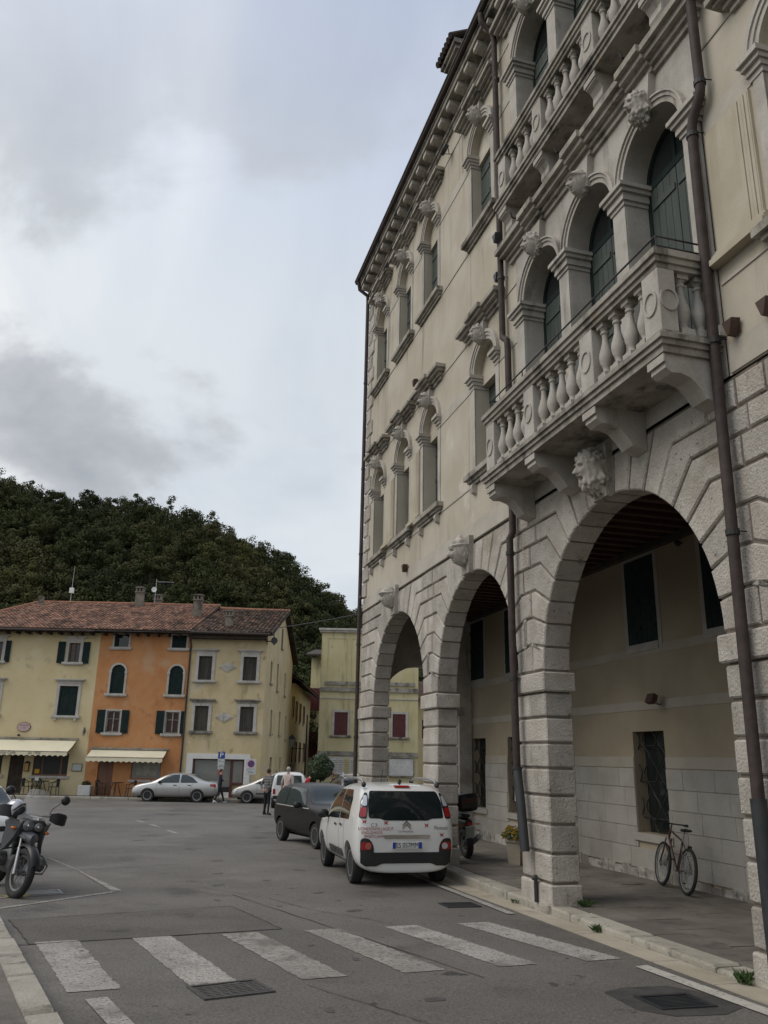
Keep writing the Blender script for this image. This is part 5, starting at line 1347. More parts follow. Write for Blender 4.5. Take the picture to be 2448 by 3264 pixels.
roof_slab(RH, RH, [(2.5, 65.3, 6.2), (12.4, 65.3, 6.2), (12.4, 71, 8), (2.5, 71, 8)], .14, 'tile', 'roof')
for a in (3.3, 5.5):
    mb = WB(); mb.box(a, a + .8, 66.05, 66.1, 3.2, 4.6); mb.put('window', 'wood_dark', RH, RH)
# ---- overhead cable from the palazzo corner to the houses
cab = thing('overhead_cable', 'black cable slung from the palazzo corner to the house eaves', 'cable', (0, 0, 0)); mb = MB()
p0 = pw(5.47, 22.25, CAMZ + 3.86); p1 = Vector((-11.4, 47.22, 8.55)); P = []
for k in range(25):
    t = k / 24; q = p0.lerp(p1, t); q.z -= .55 * 4 * t * (1 - t) * .5; P.append(q)
P += [Vector((-14.0, 47.2, 8.42)), Vector((-17.5, 47.2, 8.45)), Vector((-20, 47.2, 8.36)), Vector((-25, 47.2, 8.50))]
mb.tube(P, .016, 6); mb.build('cable', 'black', cab)
# ================================================================== vehicles
def paint(name, c, metal=0.0, rough=.28):
    return surf(name, c, None, rough=rough, metal=metal, coat=.7)
MAT['p_white'] = paint('white_car_paint', (.66, .66, .64)); MAT['p_silver'] = paint('silver_car_paint', (.46, .46, .45), .55, .32)
MAT['p_dark'] = surf('dark_grey_car_paint', (.016, .013, .012), None, rough=.35, spec=.35); MAT['p_black'] = paint('black_car_paint', (.012, .012, .013)); MAT['p_bronze'] = paint('champagne_silver_paint', (.40, .385, .36), .5, .32)
MAT['car_glass'] = glass('tinted_car_glass', (.012, .016, .017), .02)
MAT['car_glass_lt'] = glass('car_glass', (.035, .045, .045), .02)
MAT['under'] = surf('dark_underbody', (.008, .008, .008), None, rough=.9)

def body_mesh(st, sub=2):
    rings = []
    for (x, zb, zbelt, zr, wb, wm, wbelt, wr) in st:
        h = zr - zbelt
        half = [(0, zb), (wb * .70, zb), (wb, zb + .09), (wm, zb + (zbelt - zb) * .52), (wbelt, zbelt), (wbelt + (wr - wbelt) * .55, zbelt + h * .55), (wr, zbelt + h * .90), (wr * .78, zr - .005), (wr * .40, zr + .012), (0, zr + .018)]
        ring = [(x, -y, z) for y, z in half] + [(x, y, z) for y, z in reversed(half[1:-1])]
        rings.append(ring)
    mb = MB(); mb.loft(rings); me = bpy.data.meshes.new('b'); me.from_pydata(mb.v, [], mb.f); me.update()
    o = bpy.data.objects.new('b', me); COL.objects.link(o)
    mod = o.modifiers.new('s', 'SUBSURF'); mod.levels = sub; mod.render_levels = sub
    dg = bpy.context.evaluated_depsgraph_get(); m2 = bpy.data.meshes.new_from_object(o.evaluated_get(dg))
    bpy.data.objects.remove(o); bpy.data.meshes.remove(me)
    bm = bmesh.new(); bm.from_mesh(m2); bmesh.ops.recalc_face_normals(bm, faces=bm.faces[:]); bm.to_mesh(m2); bvh = BVHTree.FromBMesh(bm); bm.free()
    return m2, bvh
def cut_wheels(me, axles, r, w):
    o = bpy.data.objects.new('b', me); COL.objects.link(o); mb = MB()
    for x, rr in axles:
        for q in (-1, 1):
            y0, y1 = sorted((q * (w - .24), q * (w + .4))); mb.lathe([(rr, y0), (rr, y1)], 28, (x, 0, r), 'y')
    cm = bpy.data.meshes.new('c'); cm.from_pydata(mb.v, [], mb.f); cm.update()
    bm = bmesh.new(); bm.from_mesh(cm); bmesh.ops.recalc_face_normals(bm, faces=bm.faces[:]); bm.to_mesh(cm); bm.free()
    c = bpy.data.objects.new('c', cm); COL.objects.link(c)
    md = o.modifiers.new('b', 'BOOLEAN'); md.operation = 'DIFFERENCE'; md.object = c; md.solver = 'EXACT'
    dg = bpy.context.evaluated_depsgraph_get(); m2 = bpy.data.meshes.new_from_object(o.evaluated_get(dg))
    bpy.data.objects.remove(o); bpy.data.objects.remove(c)
    return m2
def project(me_v, axis, sg, bvh, off):
    outv = []
    for a, b in me_v:
        if axis == 'y': org, d = Vector((a, sg * 3, b)), Vector((0, -sg, 0))
        elif axis == 'x': org, d = Vector((sg * 8, a, b)), Vector((-sg, 0, 0))
        else: org, d = Vector((a, b, 6)), Vector((0, 0, -1))
        hit, nrm, _, _ = bvh.ray_cast(org, d)
        if hit is None:
            hit, nrm, _, _ = bvh.find_nearest(Vector((a, sg * .85, b)) if axis == 'y' else (Vector((sg * 3.4 if sg > 0 else -.7, a, b)) if axis == 'x' else Vector((a, b, 1.5))))
        if nrm.dot(d) > 0: nrm = -nrm
        outv.append(hit + nrm * off)
    return outv
def decal(poly, axis, sg, bvh, off=.004, cuts=3, smooth_pts=0):
    P = [Vector(p) for p in poly]
    if smooth_pts:                                            # round the corners
        Q = []
        for i in range(len(P)):
            a, b, c = P[i - 1], P[i], P[(i + 1) % len(P)]; r = min(smooth_pts, (b - a).length * .45, (c - b).length * .45)
            p0 = b + (a - b).normalized() * r; p1 = b + (c - b).normalized() * r
            for t in (0, .33, .67, 1): Q.append(p0 * (1 - t) ** 2 + b * 2 * t * (1 - t) + p1 * t * t)
        P = Q
    bm = bmesh.new(); vs_ = [bm.verts.new((p.x, p.y, 0)) for p in P]; n = len(vs_)
    es = [bm.edges.new((vs_[i], vs_[(i + 1) % n])) for i in range(n)]
    bmesh.ops.triangle_fill(bm, use_beauty=True, use_dissolve=False, edges=es)
    for _ in range(cuts):
        le = [e for e in bm.edges if e.calc_length() > .07]
        if not le: break
        bmesh.ops.subdivide_edges(bm, edges=le, cuts=1, use_grid_fill=True); bmesh.ops.triangulate(bm, faces=[f for f in bm.faces if len(f.verts) > 3])
    bm.verts.index_update(); co = project([(v.co.x, v.co.y) for v in bm.verts], axis, sg, bvh, off)
    mb = MB(); mb.add([tuple(c) for c in co], [[v.index for v in f.verts] for f in bm.faces]); bm.free(); return mb
def strip(pts, w, axis, sg, bvh, off=.004):
    P = [Vector(p) for p in pts]; D = []
    for a, b in zip(P, P[1:]):
        n = max(1, int((b - a).length / .06)); D += [a.lerp(b, k / n) for k in range(n)]
    D.append(P[-1]); A, B = [], []
    for i, p in enumerate(D):
        t = (D[min(i + 1, len(D) - 1)] - D[max(i - 1, 0)]).normalized(); e = Vector((-t.y, t.x)) * w / 2; A.append(p + e); B.append(p - e)
    a = project(A, axis, sg, bvh, off); b = project(B, axis, sg, bvh, off); mb = MB(); mb.loft([[tuple(p), tuple(q)] for p, q in zip(a, b)], False, False, False); return mb
_wheel = {}
def wheel_meshes(r, w, spokes, key, cap=False):
    if key in _wheel: return _wheel[key]
    ri = r * .66; mb = MB(); h = w / 2
    mb.lathe([(ri, -h * .86), (r * .93, -h), (r * .985, -h * .8), (r, -h * .4), (r, h * .4), (r * .985, h * .8), (r * .93, h), (ri, h * .86)], 36, (0, 0, 0), 'y')
    for g in (-.45, 0, .45): pass
    t = bpy.data.meshes.new('wheel'); t.from_pydata(mb.v, [], mb.f); t.materials.append(MAT['rubber']); t.polygons.foreach_set('use_smooth', [True] * len(t.polygons)); t.set_sharp_from_angle(angle=R(50))
    mb = MB(); mb.lathe([(ri * 1.0, h * .30), (ri * 1.02, h * .90), (ri * .93, h * .88), (ri * .90, h * .30)], 36, (0, 0, 0), 'y'); mb.lathe([(.055, h * .4), (.06, h * .72), (.045, h * .8)], 16, (0, 0, 0), 'y')
    for k in range(spokes):
        a = 2 * math.pi * k / spokes; d = Vector((math.cos(a), 0, math.sin(a))); e = Vector((-d.z, 0, d.x))
        for off in ((-.5, .5) if spokes <= 6 and not cap else (0,)):
            w0, w1 = (.020, .022) if not cap else (.05, .075); c = e * off * .07
            p0, p1 = d * .04 + c * .4, d * ri * .95 + c * 1.6
            mb.add([p0 - e * w0 + Vector((0, h * .74, 0)), p0 + e * w0 + Vector((0, h * .74, 0)), p1 + e * w1 + Vector((0, h * .82, 0)), p1 - e * w1 + Vector((0, h * .82, 0)),
                    p0 - e * w0 + Vector((0, h * .5, 0)), p0 + e * w0 + Vector((0, h * .5, 0)), p1 + e * w1 + Vector((0, h * .5, 0)), p1 - e * w1 + Vector((0, h * .5, 0))],
                   [(0, 1, 2, 3), (4, 7, 6, 5), (0, 4, 5, 1), (1, 5, 6, 2), (2, 6, 7, 3), (3, 7, 4, 0)])
    rm = bpy.data.meshes.new('rim'); rm.from_pydata(mb.v, [], mb.f); rm.materials.append(MAT['alu'])
    mb = MB(); mb.lathe([(.02, h * .28), (ri * .99, h * .30), (ri * .99, h * .2), (.02, h * .18)], 28, (0, 0, 0), 'y'); bk = bpy.data.meshes.new('brake'); bk.from_pydata(mb.v, [], mb.f); bk.materials.append(MAT['castiron'])
    _wheel[key] = (t, rm, bk); return _wheel[key]
def car(name, label, cat, st, paintm, pos, ang, wb, r=.31, track=.73, axw=.88, wheel=('a', 5, False), sideglass=(), rearglass=None, frontglass=None, seams=(), handles=(), glassm='car_glass', arch=.36, extra=None, mirror=None, bumper=None, group=None, ww=.19):
    x, y = pos; d = Vector((math.cos(ang), math.sin(ang))); dz = gz(y + d.y * wb) - gz(y)
    root = thing(name, label, cat, (x, y, gz(y) + .008), 0, group); root.rotation_euler = (0, math.atan2(-dz, wb), ang)
    me, bvh = body_mesh(st); mc = cut_wheels(me, [(0, arch), (wb, arch)], r, axw)
    mc.materials.clear(); link('body', mc, paintm, root, 40)
    mb = MB(); x0, x1 = st[0][0], st[-1][0]; zb = min(s[1] for s in st)
    mb.box(x0 + .35, x1 - .35, -track + .20, track - .20, .17, zb + .12); mb.build('underbody', 'under', root)
    tm = wheel_meshes(r, ww, wheel[1], wheel[0], wheel[2])
    for ax in (0, wb):
        for q in (-1, 1):
            w_ = link('wheel', tm[0], None, root, None, (ax, q * track, r), (0, 0, 0 if q > 0 else math.pi))
            link('rim', tm[1], None, w_); link('brake_disc', tm[2], None, w_)
    def D(nm, poly, axis, sg, mat, off=.005, par=root, sm=.04, cuts=3):
        return decal(poly, axis, sg, bvh, off, cuts, sm).build(nm, mat, par, 60)
    for q in (-1, 1):
        for poly in sideglass: D('side_window', poly, 'y', q, glassm)
        for sq in seams: strip(sq, .010, 'y', q, bvh, .002).build('door_seam', 'black', root)
        for (hx, hz) in handles: D('door_handle', [(hx - .09, hz - .018), (hx + .09, hz - .018), (hx + .09, hz + .018), (hx - .09, hz + .018)], 'y', q, bumper or 'black', .02, sm=.01, cuts=1)
        if mirror:
            mx, mz, mw, mm = mirror; mb = MB(); mb.ball((mx, q * (mw + .10), mz), .075, .115, .085, 12, 8); o = mb.build('mirror', mm, root, 60)
            mb = MB(); mb.tube([(mx + .02, q * (mw - .06), mz - .07), (mx, q * (mw + .05), mz - .04)], .022, 6); mb.build('mirror_arm', 'black', o)
    if rearglass: D('rear_window', rearglass, 'x', -1, glassm)
    if frontglass: D('windscreen', frontglass, 'x', 1, glassm)
    if extra: extra(root, bvh, D)
    return root
def mir(half): return half + [(-y, z) for y, z in reversed(half)]
# ---- white compact people carrier (rear towards us)
ST_MPV = [(-.66, .25, .62, .80, .62, .70, .70, .66), (-.645, .22, .78, 1.02, .70, .78, .76, .72), (-.60, .21, .92, 1.18, .78, .84, .83, .78), (-.53, .21, .98, 1.34, .82, .865, .855, .77), (-.40, .22, 1.0, 1.52, .84, .88, .87, .735), (-.22, .24, 1.0, 1.585, .84, .885, .875, .73), (.25, .22, .99, 1.615, .84, .885, .875, .725), (.9, .20, .97, 1.62, .83, .88, .87, .72), (1.5, .20, .95, 1.585, .83, .88, .87, .70), (1.95, .21, .94, 1.42, .84, .88, .87, .70), (2.35, .22, .94, 1.14, .84, .885, .87, .74), (2.6, .22, .92, 1.03, .84, .885, .86, .76), (3.0, .23, .84, .97, .82, .86, .83, .72), (3.25, .25, .72, .84, .76, .80, .77, .64), (3.36, .30, .58, .66, .62, .66, .62, .52)]
def mpv_extra(root, bvh, D):
    # upper tail lamps beside the window
    for q in (-1, 1):
        cl = D('tail_lamp', [(q * .815, 1.07), (q * .69, 1.06), (q * .655, 1.25), (q * .64, 1.47), (q * .68, 1.47), (q * .765, 1.34)], 'x', -1, 'car_glass', .008)
        D('red_lens', [(q * .80, 1.09), (q * .70, 1.09), (q * .68, 1.24), (q * .775, 1.24)], 'x', -1, 'red_lamp', .014, cl, .03)
        D('clear_lens', [(q * .76, 1.26), (q * .675, 1.26), (q * .655, 1.42), (q * .70, 1.43)], 'x', -1, 'clear_lamp', .014, cl, .03)
        lo = D('fog_lamp', [(q * .79, .50), (q * .56, .52), (q * .575, .66), (q * .65, .76), (q * .79, .76)], 'x', -1, 'black', .010, sm=.06)
        D('red_lens', [(q * .775, .58), (q * .61, .58), (q * .61, .70), (q * .775, .70)], 'x', -1, 'red_lamp', .016, lo, .03)
        ring = [(q * (.665) + .052 * math.cos(t), .64 + .052 * math.sin(t)) for t in np.linspace(0, 2 * math.pi, 15)[:-1]]
        D('round_lens', ring, 'x', -1, 'clear_lamp' if q < 0 else surf('pink_lens', (.40, .10, .08), None, rough=.1, coat=.6), .026, lo, 0, 1)
    D('rear_bumper', [(.785, .55), (.775, .38), (.70, .33), (.52, .33), (.42, .37), (.0, .37), (-.42, .37), (-.52, .33), (-.70, .33), (-.775, .38), (-.785, .55), (-.57, .555), (-.56, .54), (.56, .54), (.57, .555)], 'x', -1, 'black', .012, sm=.02)
    pl = D('plate_recess', [(.36, .56), (-.36, .56), (-.36, .75), (.36, .75)], 'x', -1, 'p_white', .004, sm=.03)
    D('handle_bar', [(.40, .755), (-.40, .755), (-.41, .81), (.41, .81)], 'x', -1, 'chrome', .020, sm=.02)
    x_ = -.675
    mb = MB(); mb.cbox(x_ - .030, x_ - .014, -.26, .26, .595, .705, .004); pt = mb.build('number_plate', surf('plate_white', (.62, .62, .60), None, rough=.4), root)
    mb = MB(); mb.box(x_ - .0325, x_ - .0300, .20, .255, .600, .700); mb.box(x_ - .0325, x_ - .0300, -.255, -.20, .600, .700); mb.build('blue_band', surf('plate_blue', (.012, .05, .30), None, rough=.4), pt)
    me = text_mesh('ES 057MM', .115, .0008, sx=.80); o = link('lettering', me, 'black', pt); o.location = (x_ - .0325, 0, .65); o.rotation_euler = (R(90), 0, R(-90))
    def wtxt(s, size, cy, cz, mat, sx=1.0, shear=0.0, par=root):
        me = text_mesh(s, size, 0, sx=sx, shear=shear); co = project([(cy - v.co.x, cz + v.co.y) for v in me.vertices], 'x', -1, bvh, .006)
        for v, c in zip(me.vertices, co): v.co = c
        return link('lettering', me, mat, par)
    RED = surf('red_sticker', (.34, .035, .035), None, rough=.6); GR = surf('grey_badge', (.16, .16, .165), None, rough=.3, metal=.7)
    wtxt('LONDONVILLAGE.IT', .068, .525, .905, RED, .95); wtxt('ENGLISHKIDS', .062, .60, .845, RED, .95); wtxt('SPORTCAMPS', .062, .555, .785, RED, .95)
    wtxt('C3', .075, .565, .965, GR, 1.3); wtxt('CITROËN', .038, .02, .862, GR, 1.7); wtxt('Picasso', .085, -.60, .92, GR, 1.0, .2)
    for k in (0, 1):                                           # chevrons
        z0 = .895 + k * .045; D('chevron_badge', [(.075, z0), (.0, z0 + .065), (-.075, z0), (-.075, z0 + .028), (.0, z0 + .095), (.075, z0 + .028)], 'x', -1, 'chrome', .012, sm=0, cuts=1)
    for cy, cz in ((.73, 1.02), (.36, 1.0), (-.35, .96), (-.62, .81)):   # butterfly and flag stickers
        for q in (-1, 1):
            D('sticker', [(cy, cz - .012), (cy + q * .03, cz - .035), (cy + q * .022, cz), (cy + q * .042, cz + .035), (cy, cz + .012)], 'x', -1, RED, .006, sm=0, cuts=0)
    D('brake_lamp', [(.14, 1.545), (-.14, 1.545), (-.14, 1.575), (.14, 1.575)], 'x', -1, 'red_lamp', .02, sm=.01, cuts=1)
    for q in (-1, 1):
        mb = MB(); mb.tube([(-.28, q * .665, 1.575), (-.12, q * .665, 1.665), (.3, q * .665, 1.70), (1.1, q * .66, 1.695), (1.38, q * .65, 1.63)], .022, 8); rr_ = mb.build('roof_rail', 'alu', root, 60)
        mb = MB(); mb.ball((-.24, q * .665, 1.60), .07, .04, .05); mb.ball((1.34, q * .652, 1.63), .06, .04, .05); mb.build('rail_foot', 'black', rr_, 60)
        for a, b in ((.52, 1.10), (1.16, 1.70)): D('side_trim', [(a, .37), (b, .37), (b, .50), (a, .50)], 'y', q, surf('grey_trim', (.05, .052, .05), None, rough=.6), .014, sm=.02)
        D('front_lamp', [(2.85, .78), (3.22, .66), (3.20, .78), (2.95, .90)], 'y', q, 'clear_lamp', .008)
    mb = MB(); mb.tube([(-.15, 0, 1.62), (-.20, 0, 1.67)], .03, 8); mb.tube([(1.2, 0, 1.62), (1.05, 0, 1.85)], .006, 5); mb.build('aerial', 'black', root)
car('white_people_carrier', 'white compact people carrier parked with its rear towards us beside the arcade', 'car', ST_MPV, 'p_white', (.33, 15.36), R(104), 2.54, r=.315, track=.735, axw=.885, arch=.365,
    sideglass=[[(.02, 1.02), (.80, 1.00), (.80, 1.50), (.25, 1.50), (.05, 1.36)], [(.87, .995), (1.62, .965), (1.95, .965), (1.90, 1.20), (1.70, 1.40), (1.50, 1.48), (.87, 1.50)], [(2.00, .97), (2.30, .97), (2.02, 1.18)]],
    rearglass=[(.66, 1.07), (.45, 1.065), (.38, 1.035), (-.38, 1.035), (-.45, 1.065), (-.66, 1.07), (-.65, 1.32), (-.60, 1.50), (.60, 1.50), (.65, 1.32)], frontglass=mir([(.66, 1.02), (.56, 1.50)]),
    seams=[[(.40, 1.0), (.36, .62), (.42, .36), (.52, .32)], [(.83, 1.5), (.84, .9), (.82, .30), (.5, .29)], [(1.92, 1.0), (1.98, .7), (1.94, .30), (.83, .295)]], handles=[(.62, .90), (1.12, .88)], extra=mpv_extra, mirror=(1.90, 1.02, .87, 'black'))
# ---- dark hatchback facing us
ST_HATCH = [(-.58, .36, .58, .74, .56, .66, .64, .58), (-.57, .30, .74, .98, .66, .74, .72, .66), (-.52, .27, .86, 1.17, .74, .80, .79, .70), (-.42, .25, .90, 1.34, .77, .825, .815, .68), (-.18, .23, .90, 1.43, .78, .83, .82, .65), (.3, .21, .89, 1.46, .78, .83, .82, .64), (.9, .20, .88, 1.455, .78, .83, .82, .63), (1.25, .20, .87, 1.425, .78, .83, .82, .63), (1.5, .20, .865, 1.34, .78, .83, .82, .63), (1.75, .20, .86, 1.15, .79, .83, .82, .65), (1.98, .21, .86, 1.0, .79, .83, .82, .69), (2.3, .22, .86, .965, .79, .83, .815, .72), (2.75, .23, .80, .92, .78, .82, .79, .70), (2.98, .25, .70, .83, .75, .79, .75, .64), (3.08, .30, .56, .66, .62, .66, .62, .52)]
def hatch_extra(root, bvh, D):
    for q in (-1, 1):
        D('headlamp', [(q * .36, .58), (q * .70, .58), (q * .71, .72), (q * .38, .71)], 'x', 1, 'clear_lamp', .008)
        D('indicator', [(2.80, .58), (2.97, .56), (2.96, .70), (2.82, .74)], 'y', q, 'orange_lamp', .012)
        D('side_strip', [(.36, .52), (2.05, .52), (2.05, .56), (.36, .56)], 'y', q, 'black', .010, sm=.01)
        strip([(-.30, .91), (2.0, .885)], .022, 'y', q, bvh, .008).build('window_trim', surf('pale_trim', (.35, .34, .32), None, rough=.4), root)
        D('tail_lamp', [(q * .72, .68), (q * .54, .68), (q * .54, .86), (q * .70, .86)], 'x', -1, 'red_lamp', .008)
    D('grille', [(.36, .60), (-.36, .60), (-.36, .69), (.36, .69)], 'x', 1, 'black', .008); D('bumper', [(.60, .30), (-.60, .30), (-.62, .48), (.62, .48)], 'x', 1, 'black', .012)
    mb = MB(); mb.cbox(3.10, 3.115, -.26, .26, .40, .51, .003); mb.build('number_plate', surf('plate_white2', (.6, .6, .58), None, rough=.4), root)
HS = [[(-.28, .93), (.36, .92), (.38, 1.34), (-.05, 1.33), (-.22, 1.20)], [(.44, .92), (1.76, .90), (1.62, 1.10), (1.36, 1.34), (.46, 1.37)]]
car('dark_hatchback', 'dark grey hatchback facing us, parked just behind the white people carrier', 'car', ST_HATCH, 'p_dark', (-1.90, 23.56), math.atan2(-.894, .447), 2.41, r=.29, track=.70, axw=.83, arch=.335, wheel=('b', 7, True),
    sideglass=HS, rearglass=mir([(.58, .96), (.52, 1.30)]), frontglass=mir([(.64, 1.0), (.66, 1.04), (.56, 1.38)]), glassm='car_glass_lt', seams=[[(.40, 1.3), (.40, .5), (.5, .26)], [(1.72, .9), (1.78, .6), (1.72, .26), (.5, .26)], [(.40, .56), (1.74, .54)]], handles=[(.58, .80)], extra=hatch_extra, mirror=(1.55, .96, .82, 'black'))
# ---- silver saloon parked by the houses, nose to the left
ST_SED = [(-1.02, .40, .62, .80, .60, .70, .70, .62), (-1.0, .32, .76, .95, .72, .80, .79, .70), (-.90, .28, .88, 1.02, .80, .86, .85, .76), (-.55, .26, .92, 1.04, .82, .88, .87, .77), (-.25, .24, .93, 1.10, .83, .88, .87, .72), (.10, .22, .93, 1.27, .83, .885, .875, .66), (.55, .21, .92, 1.41, .83, .885, .875, .64), (1.0, .20, .91, 1.45, .83, .885, .875, .63), (1.5, .20, .90, 1.42, .83, .885, .875, .63), (1.9, .20, .89, 1.28, .83, .885, .875, .65), (2.3, .21, .88, 1.04, .84, .885, .87, .72), (2.55, .22, .86, .96, .84, .885, .86, .74), (3.0, .23, .80, .89, .82, .86, .82, .72), (3.35, .25, .68, .78, .74, .78, .74, .60), (3.48, .30, .54, .62, .60, .64, .60, .48)]
def sed_extra(root, bvh, D):
    for q in (-1, 1):
        D('tail_lamp', [(-.95, .76), (-.62, .80), (-.66, .92), (-.93, .92)], 'y', q, 'red_lamp', .008)
        D('headlamp', [(2.95, .66), (3.36, .56), (3.34, .66), (3.05, .78)], 'y', q, 'clear_lamp', .008)
        strip([(-.3, .30), (2.2, .28)], .05, 'y', q, bvh, .010).build('sill_trim', 'p_silver', root)
SEDW = [[(-.02, .97), (.18, .965), (.90, .955), (.90, 1.36), (.62, 1.345), (.30, 1.22)], [(.97, .955), (1.95, .935), (2.12, .935), (1.75, 1.22), (1.48, 1.34), (.97, 1.365)]]
SE = dict(sideglass=SEDW, rearglass=mir([(.58, 1.06), (.50, 1.33)]), frontglass=mir([(.62, 1.02), (.54, 1.36)]), glassm='car_glass_lt', seams=[[(.93, 1.36), (.95, .6), (.92, .26), (.4, .26)], [(2.1, .94), (2.15, .6), (2.05, .26), (.92, .26)], [(.22, .96), (.38, .62), (.42, .45)]], handles=[(.42, .84), (1.16, .83)], extra=sed_extra, mirror=(1.95, .98, .87, 'black'))
car('silver_saloon', 'silver saloon car parked nose left before the orange house', 'car', ST_SED, 'p_silver', (-9.42, 45.55), R(181), 2.56, r=.32, track=.75, axw=.885, arch=.37, wheel=('c', 5, False), **SE)
# ---- champagne car at the corner
ST_FIAT = [(-.70, .36, .60, .80, .58, .68, .66, .60), (-.68, .30, .78, 1.0, .68, .76, .74, .68), (-.60, .27, .92, 1.20, .76, .83, .82, .72), (-.42, .25, .96, 1.42, .79, .855, .845, .68), (-.1, .23, .96, 1.54, .80, .86, .85, .66), (.5, .21, .95, 1.58, .80, .86, .85, .65), (1.1, .20, .94, 1.54, .80, .86, .85, .64), (1.6, .20, .92, 1.38, .80, .86, .85, .65), (2.1, .21, .90, 1.14, .81, .86, .85, .68), (2.5, .22, .86, .96, .81, .86, .83, .70), (2.95, .24, .76, .85, .78, .82, .78, .66), (3.25, .27, .62, .71, .70, .74, .69, .56), (3.36, .32, .52, .58, .56, .60, .56, .44)]
FW = [[(-.32, 1.0), (.45, .99), (.45, 1.46), (-.1, 1.45), (-.28, 1.30)], [(.52, .99), (1.85, .96), (1.62, 1.20), (1.30, 1.42), (.52, 1.47)], [(1.92, .96), (2.12, .96), (1.80, 1.14)]]
def fiat_extra(root, bvh, D):
    for q in (-1, 1):
        D('headlamp', [(2.85, .64), (3.22, .52), (3.20, .62), (2.95, .74)], 'y', q, 'clear_lamp', .008); D('tail_lamp', [(q * .74, .72), (q * .58, .72), (q * .58, .92), (q * .72, .92)], 'x', -1, 'red_lamp', .008)
        D('rub_strip', [(.4, .46), (2.0, .46), (2.0, .52), (.4, .52)], 'y', q, 'black', .010, sm=.01)
car('champagne_car', 'champagne silver car with sloping bonnet parked nose left at the street corner', 'car', ST_FIAT, 'p_bronze', (-4.35, 45.6), R(180), 2.48, r=.31, track=.73, axw=.86, arch=.36, wheel=('d', 5, False), sideglass=FW, rearglass=mir([(.60, 1.02), (.52, 1.44)]), frontglass=mir([(.62, 1.0), (.54, 1.46)]), glassm='car_glass_lt', seams=[[(.48, 1.46), (.50, .6), (.46, .26)], [(1.95, .95), (2.0, .6), (1.92, .26)]], handles=[(.70, .86)], extra=fiat_extra, mirror=(1.80, 1.02, .85, 'black'))
# ---- white boxy car with its back to us
ST_BOX = [(-.60, .34, .66, .84, .62, .70, .70, .66), (-.59, .30, .82, 1.10, .70, .77, .765, .72), (-.56, .27, .92, 1.36, .75, .79, .785, .70), (-.48, .26, .94, 1.56, .76, .795, .79, .68), (-.2, .24, .94, 1.60, .76, .80, .795, .67), (.6, .22, .93, 1.62, .76, .80, .795, .67), (1.3, .22, .92, 1.58, .76, .80, .795, .66), (1.65, .22, .92, 1.40, .76, .80, .795, .66), (2.0, .23, .92, 1.06, .76, .80, .79, .68), (2.5, .24, .84, .96, .75, .79, .77, .66), (2.85, .28, .70, .82, .68, .72, .69, .58), (2.95, .34, .56, .64, .56, .60, .56, .48)]
def box_extra(root, bvh, D):
    for q in (-1, 1): D('tail_lamp', [(q * .74, .62), (q * .62, .62), (q * .62, .86), (q * .74, .86)], 'x', -1, 'red_lamp', .008)
    D('rear_bumper', [(.74, .30), (-.74, .30), (-.74, .56), (.74, .56)], 'x', -1, 'black', .014); mb = MB(); mb.cbox(-.625, -.61, -.24, .24, .64, .75, .003); mb.build('number_plate', 'white', root)
    for q in (-1, 1):
        mb = MB(); mb.tube([(-.3, q * .62, 1.60), (-.1, q * .62, 1.67), (1.1, q * .62, 1.66), (1.3, q * .60, 1.58)], .02, 6); mb.build('roof_rail', 'black', root)
BW = [[(-.36, 1.0), (.38, .99), (.38, 1.48), (-.28, 1.48)], [(.46, .99), (1.45, .98), (1.62, .98), (1.40, 1.42), (.46, 1.49)]]
car('white_boxy_car', 'white boxy car with black bumper, its back to us beyond the standing men', 'car', ST_BOX, 'p_white', (-4.25, 40.7), R(97), 2.3, r=.30, track=.69, axw=.80, arch=.345, wheel=('e', 6, True), sideglass=BW, rearglass=mir([(.60, 1.02), (.56, 1.46)]), frontglass=mir([(.6, 1.0), (.54, 1.46)]), glassm='car_glass_lt', handles=[(.62, .90)], extra=box_extra, mirror=(1.55, 1.05, .79, 'black'))
# ---- cars parked past the palazzo
def suv_extra(root, bvh, D):
    for q in (-1, 1):
        D('tail_lamp', [(q * .80, .92), (q * .62, .92), (q * .64, 1.12), (q * .76, 1.12)], 'x', -1, 'red_lamp', .010)
        mb = MB(); mb.tube([(-.25, q * .665, 1.56), (-.1, q * .665, 1.67), (1.0, q * .66, 1.68), (1.3, q * .65, 1.60)], .02, 6); mb.build('roof_rail', 'alu', root)
MG = dict(sideglass=[[(.02, 1.02), (.80, 1.00), (.80, 1.50), (.25, 1.50), (.05, 1.36)], [(.87, .995), (1.62, .965), (1.95, .965), (1.70, 1.40), (1.50, 1.48), (.87, 1.50)]], rearglass=mir([(.66, 1.0), (.58, 1.48)]), frontglass=mir([(.66, 1.02), (.56, 1.50)]), handles=[(.62, .9)], mirror=(1.90, 1.02, .87, 'black'))
car('black_estate_car', 'black estate car with red tail lamps parked beyond the dark hatchback', 'car', ST_MPV, 'p_black', (-.55, 27.9), R(104), 2.54, r=.315, track=.735, axw=.885, arch=.365, wheel=('a', 5, False), extra=suv_extra, **MG)
car('pale_car', 'pale car with roof rails parked furthest along the palazzo row', 'car', ST_MPV, 'p_white', (-.75, 33.8), R(100), 2.54, r=.315, track=.735, axw=.885, arch=.365, wheel=('a', 5, False), extra=suv_extra, **MG)
# ---- white car at the left edge
car('white_hatchback', 'white hatchback cut off by the left edge behind the motorcycle', 'car', ST_HATCH, 'p_white', (-9.25, 18.75), math.atan2(-.74, .67), 2.41, r=.29, track=.70, axw=.83, arch=.335, wheel=('b', 7, True), sideglass=HS, rearglass=mir([(.58, .96), (.52, 1.30)]), frontglass=mir([(.64, .96), (.66, 1.0), (.56, 1.34)]), glassm='car_glass_lt', handles=[(.58, .80)], extra=hatch_extra, mirror=(1.55, .96, .82, 'p_white'))
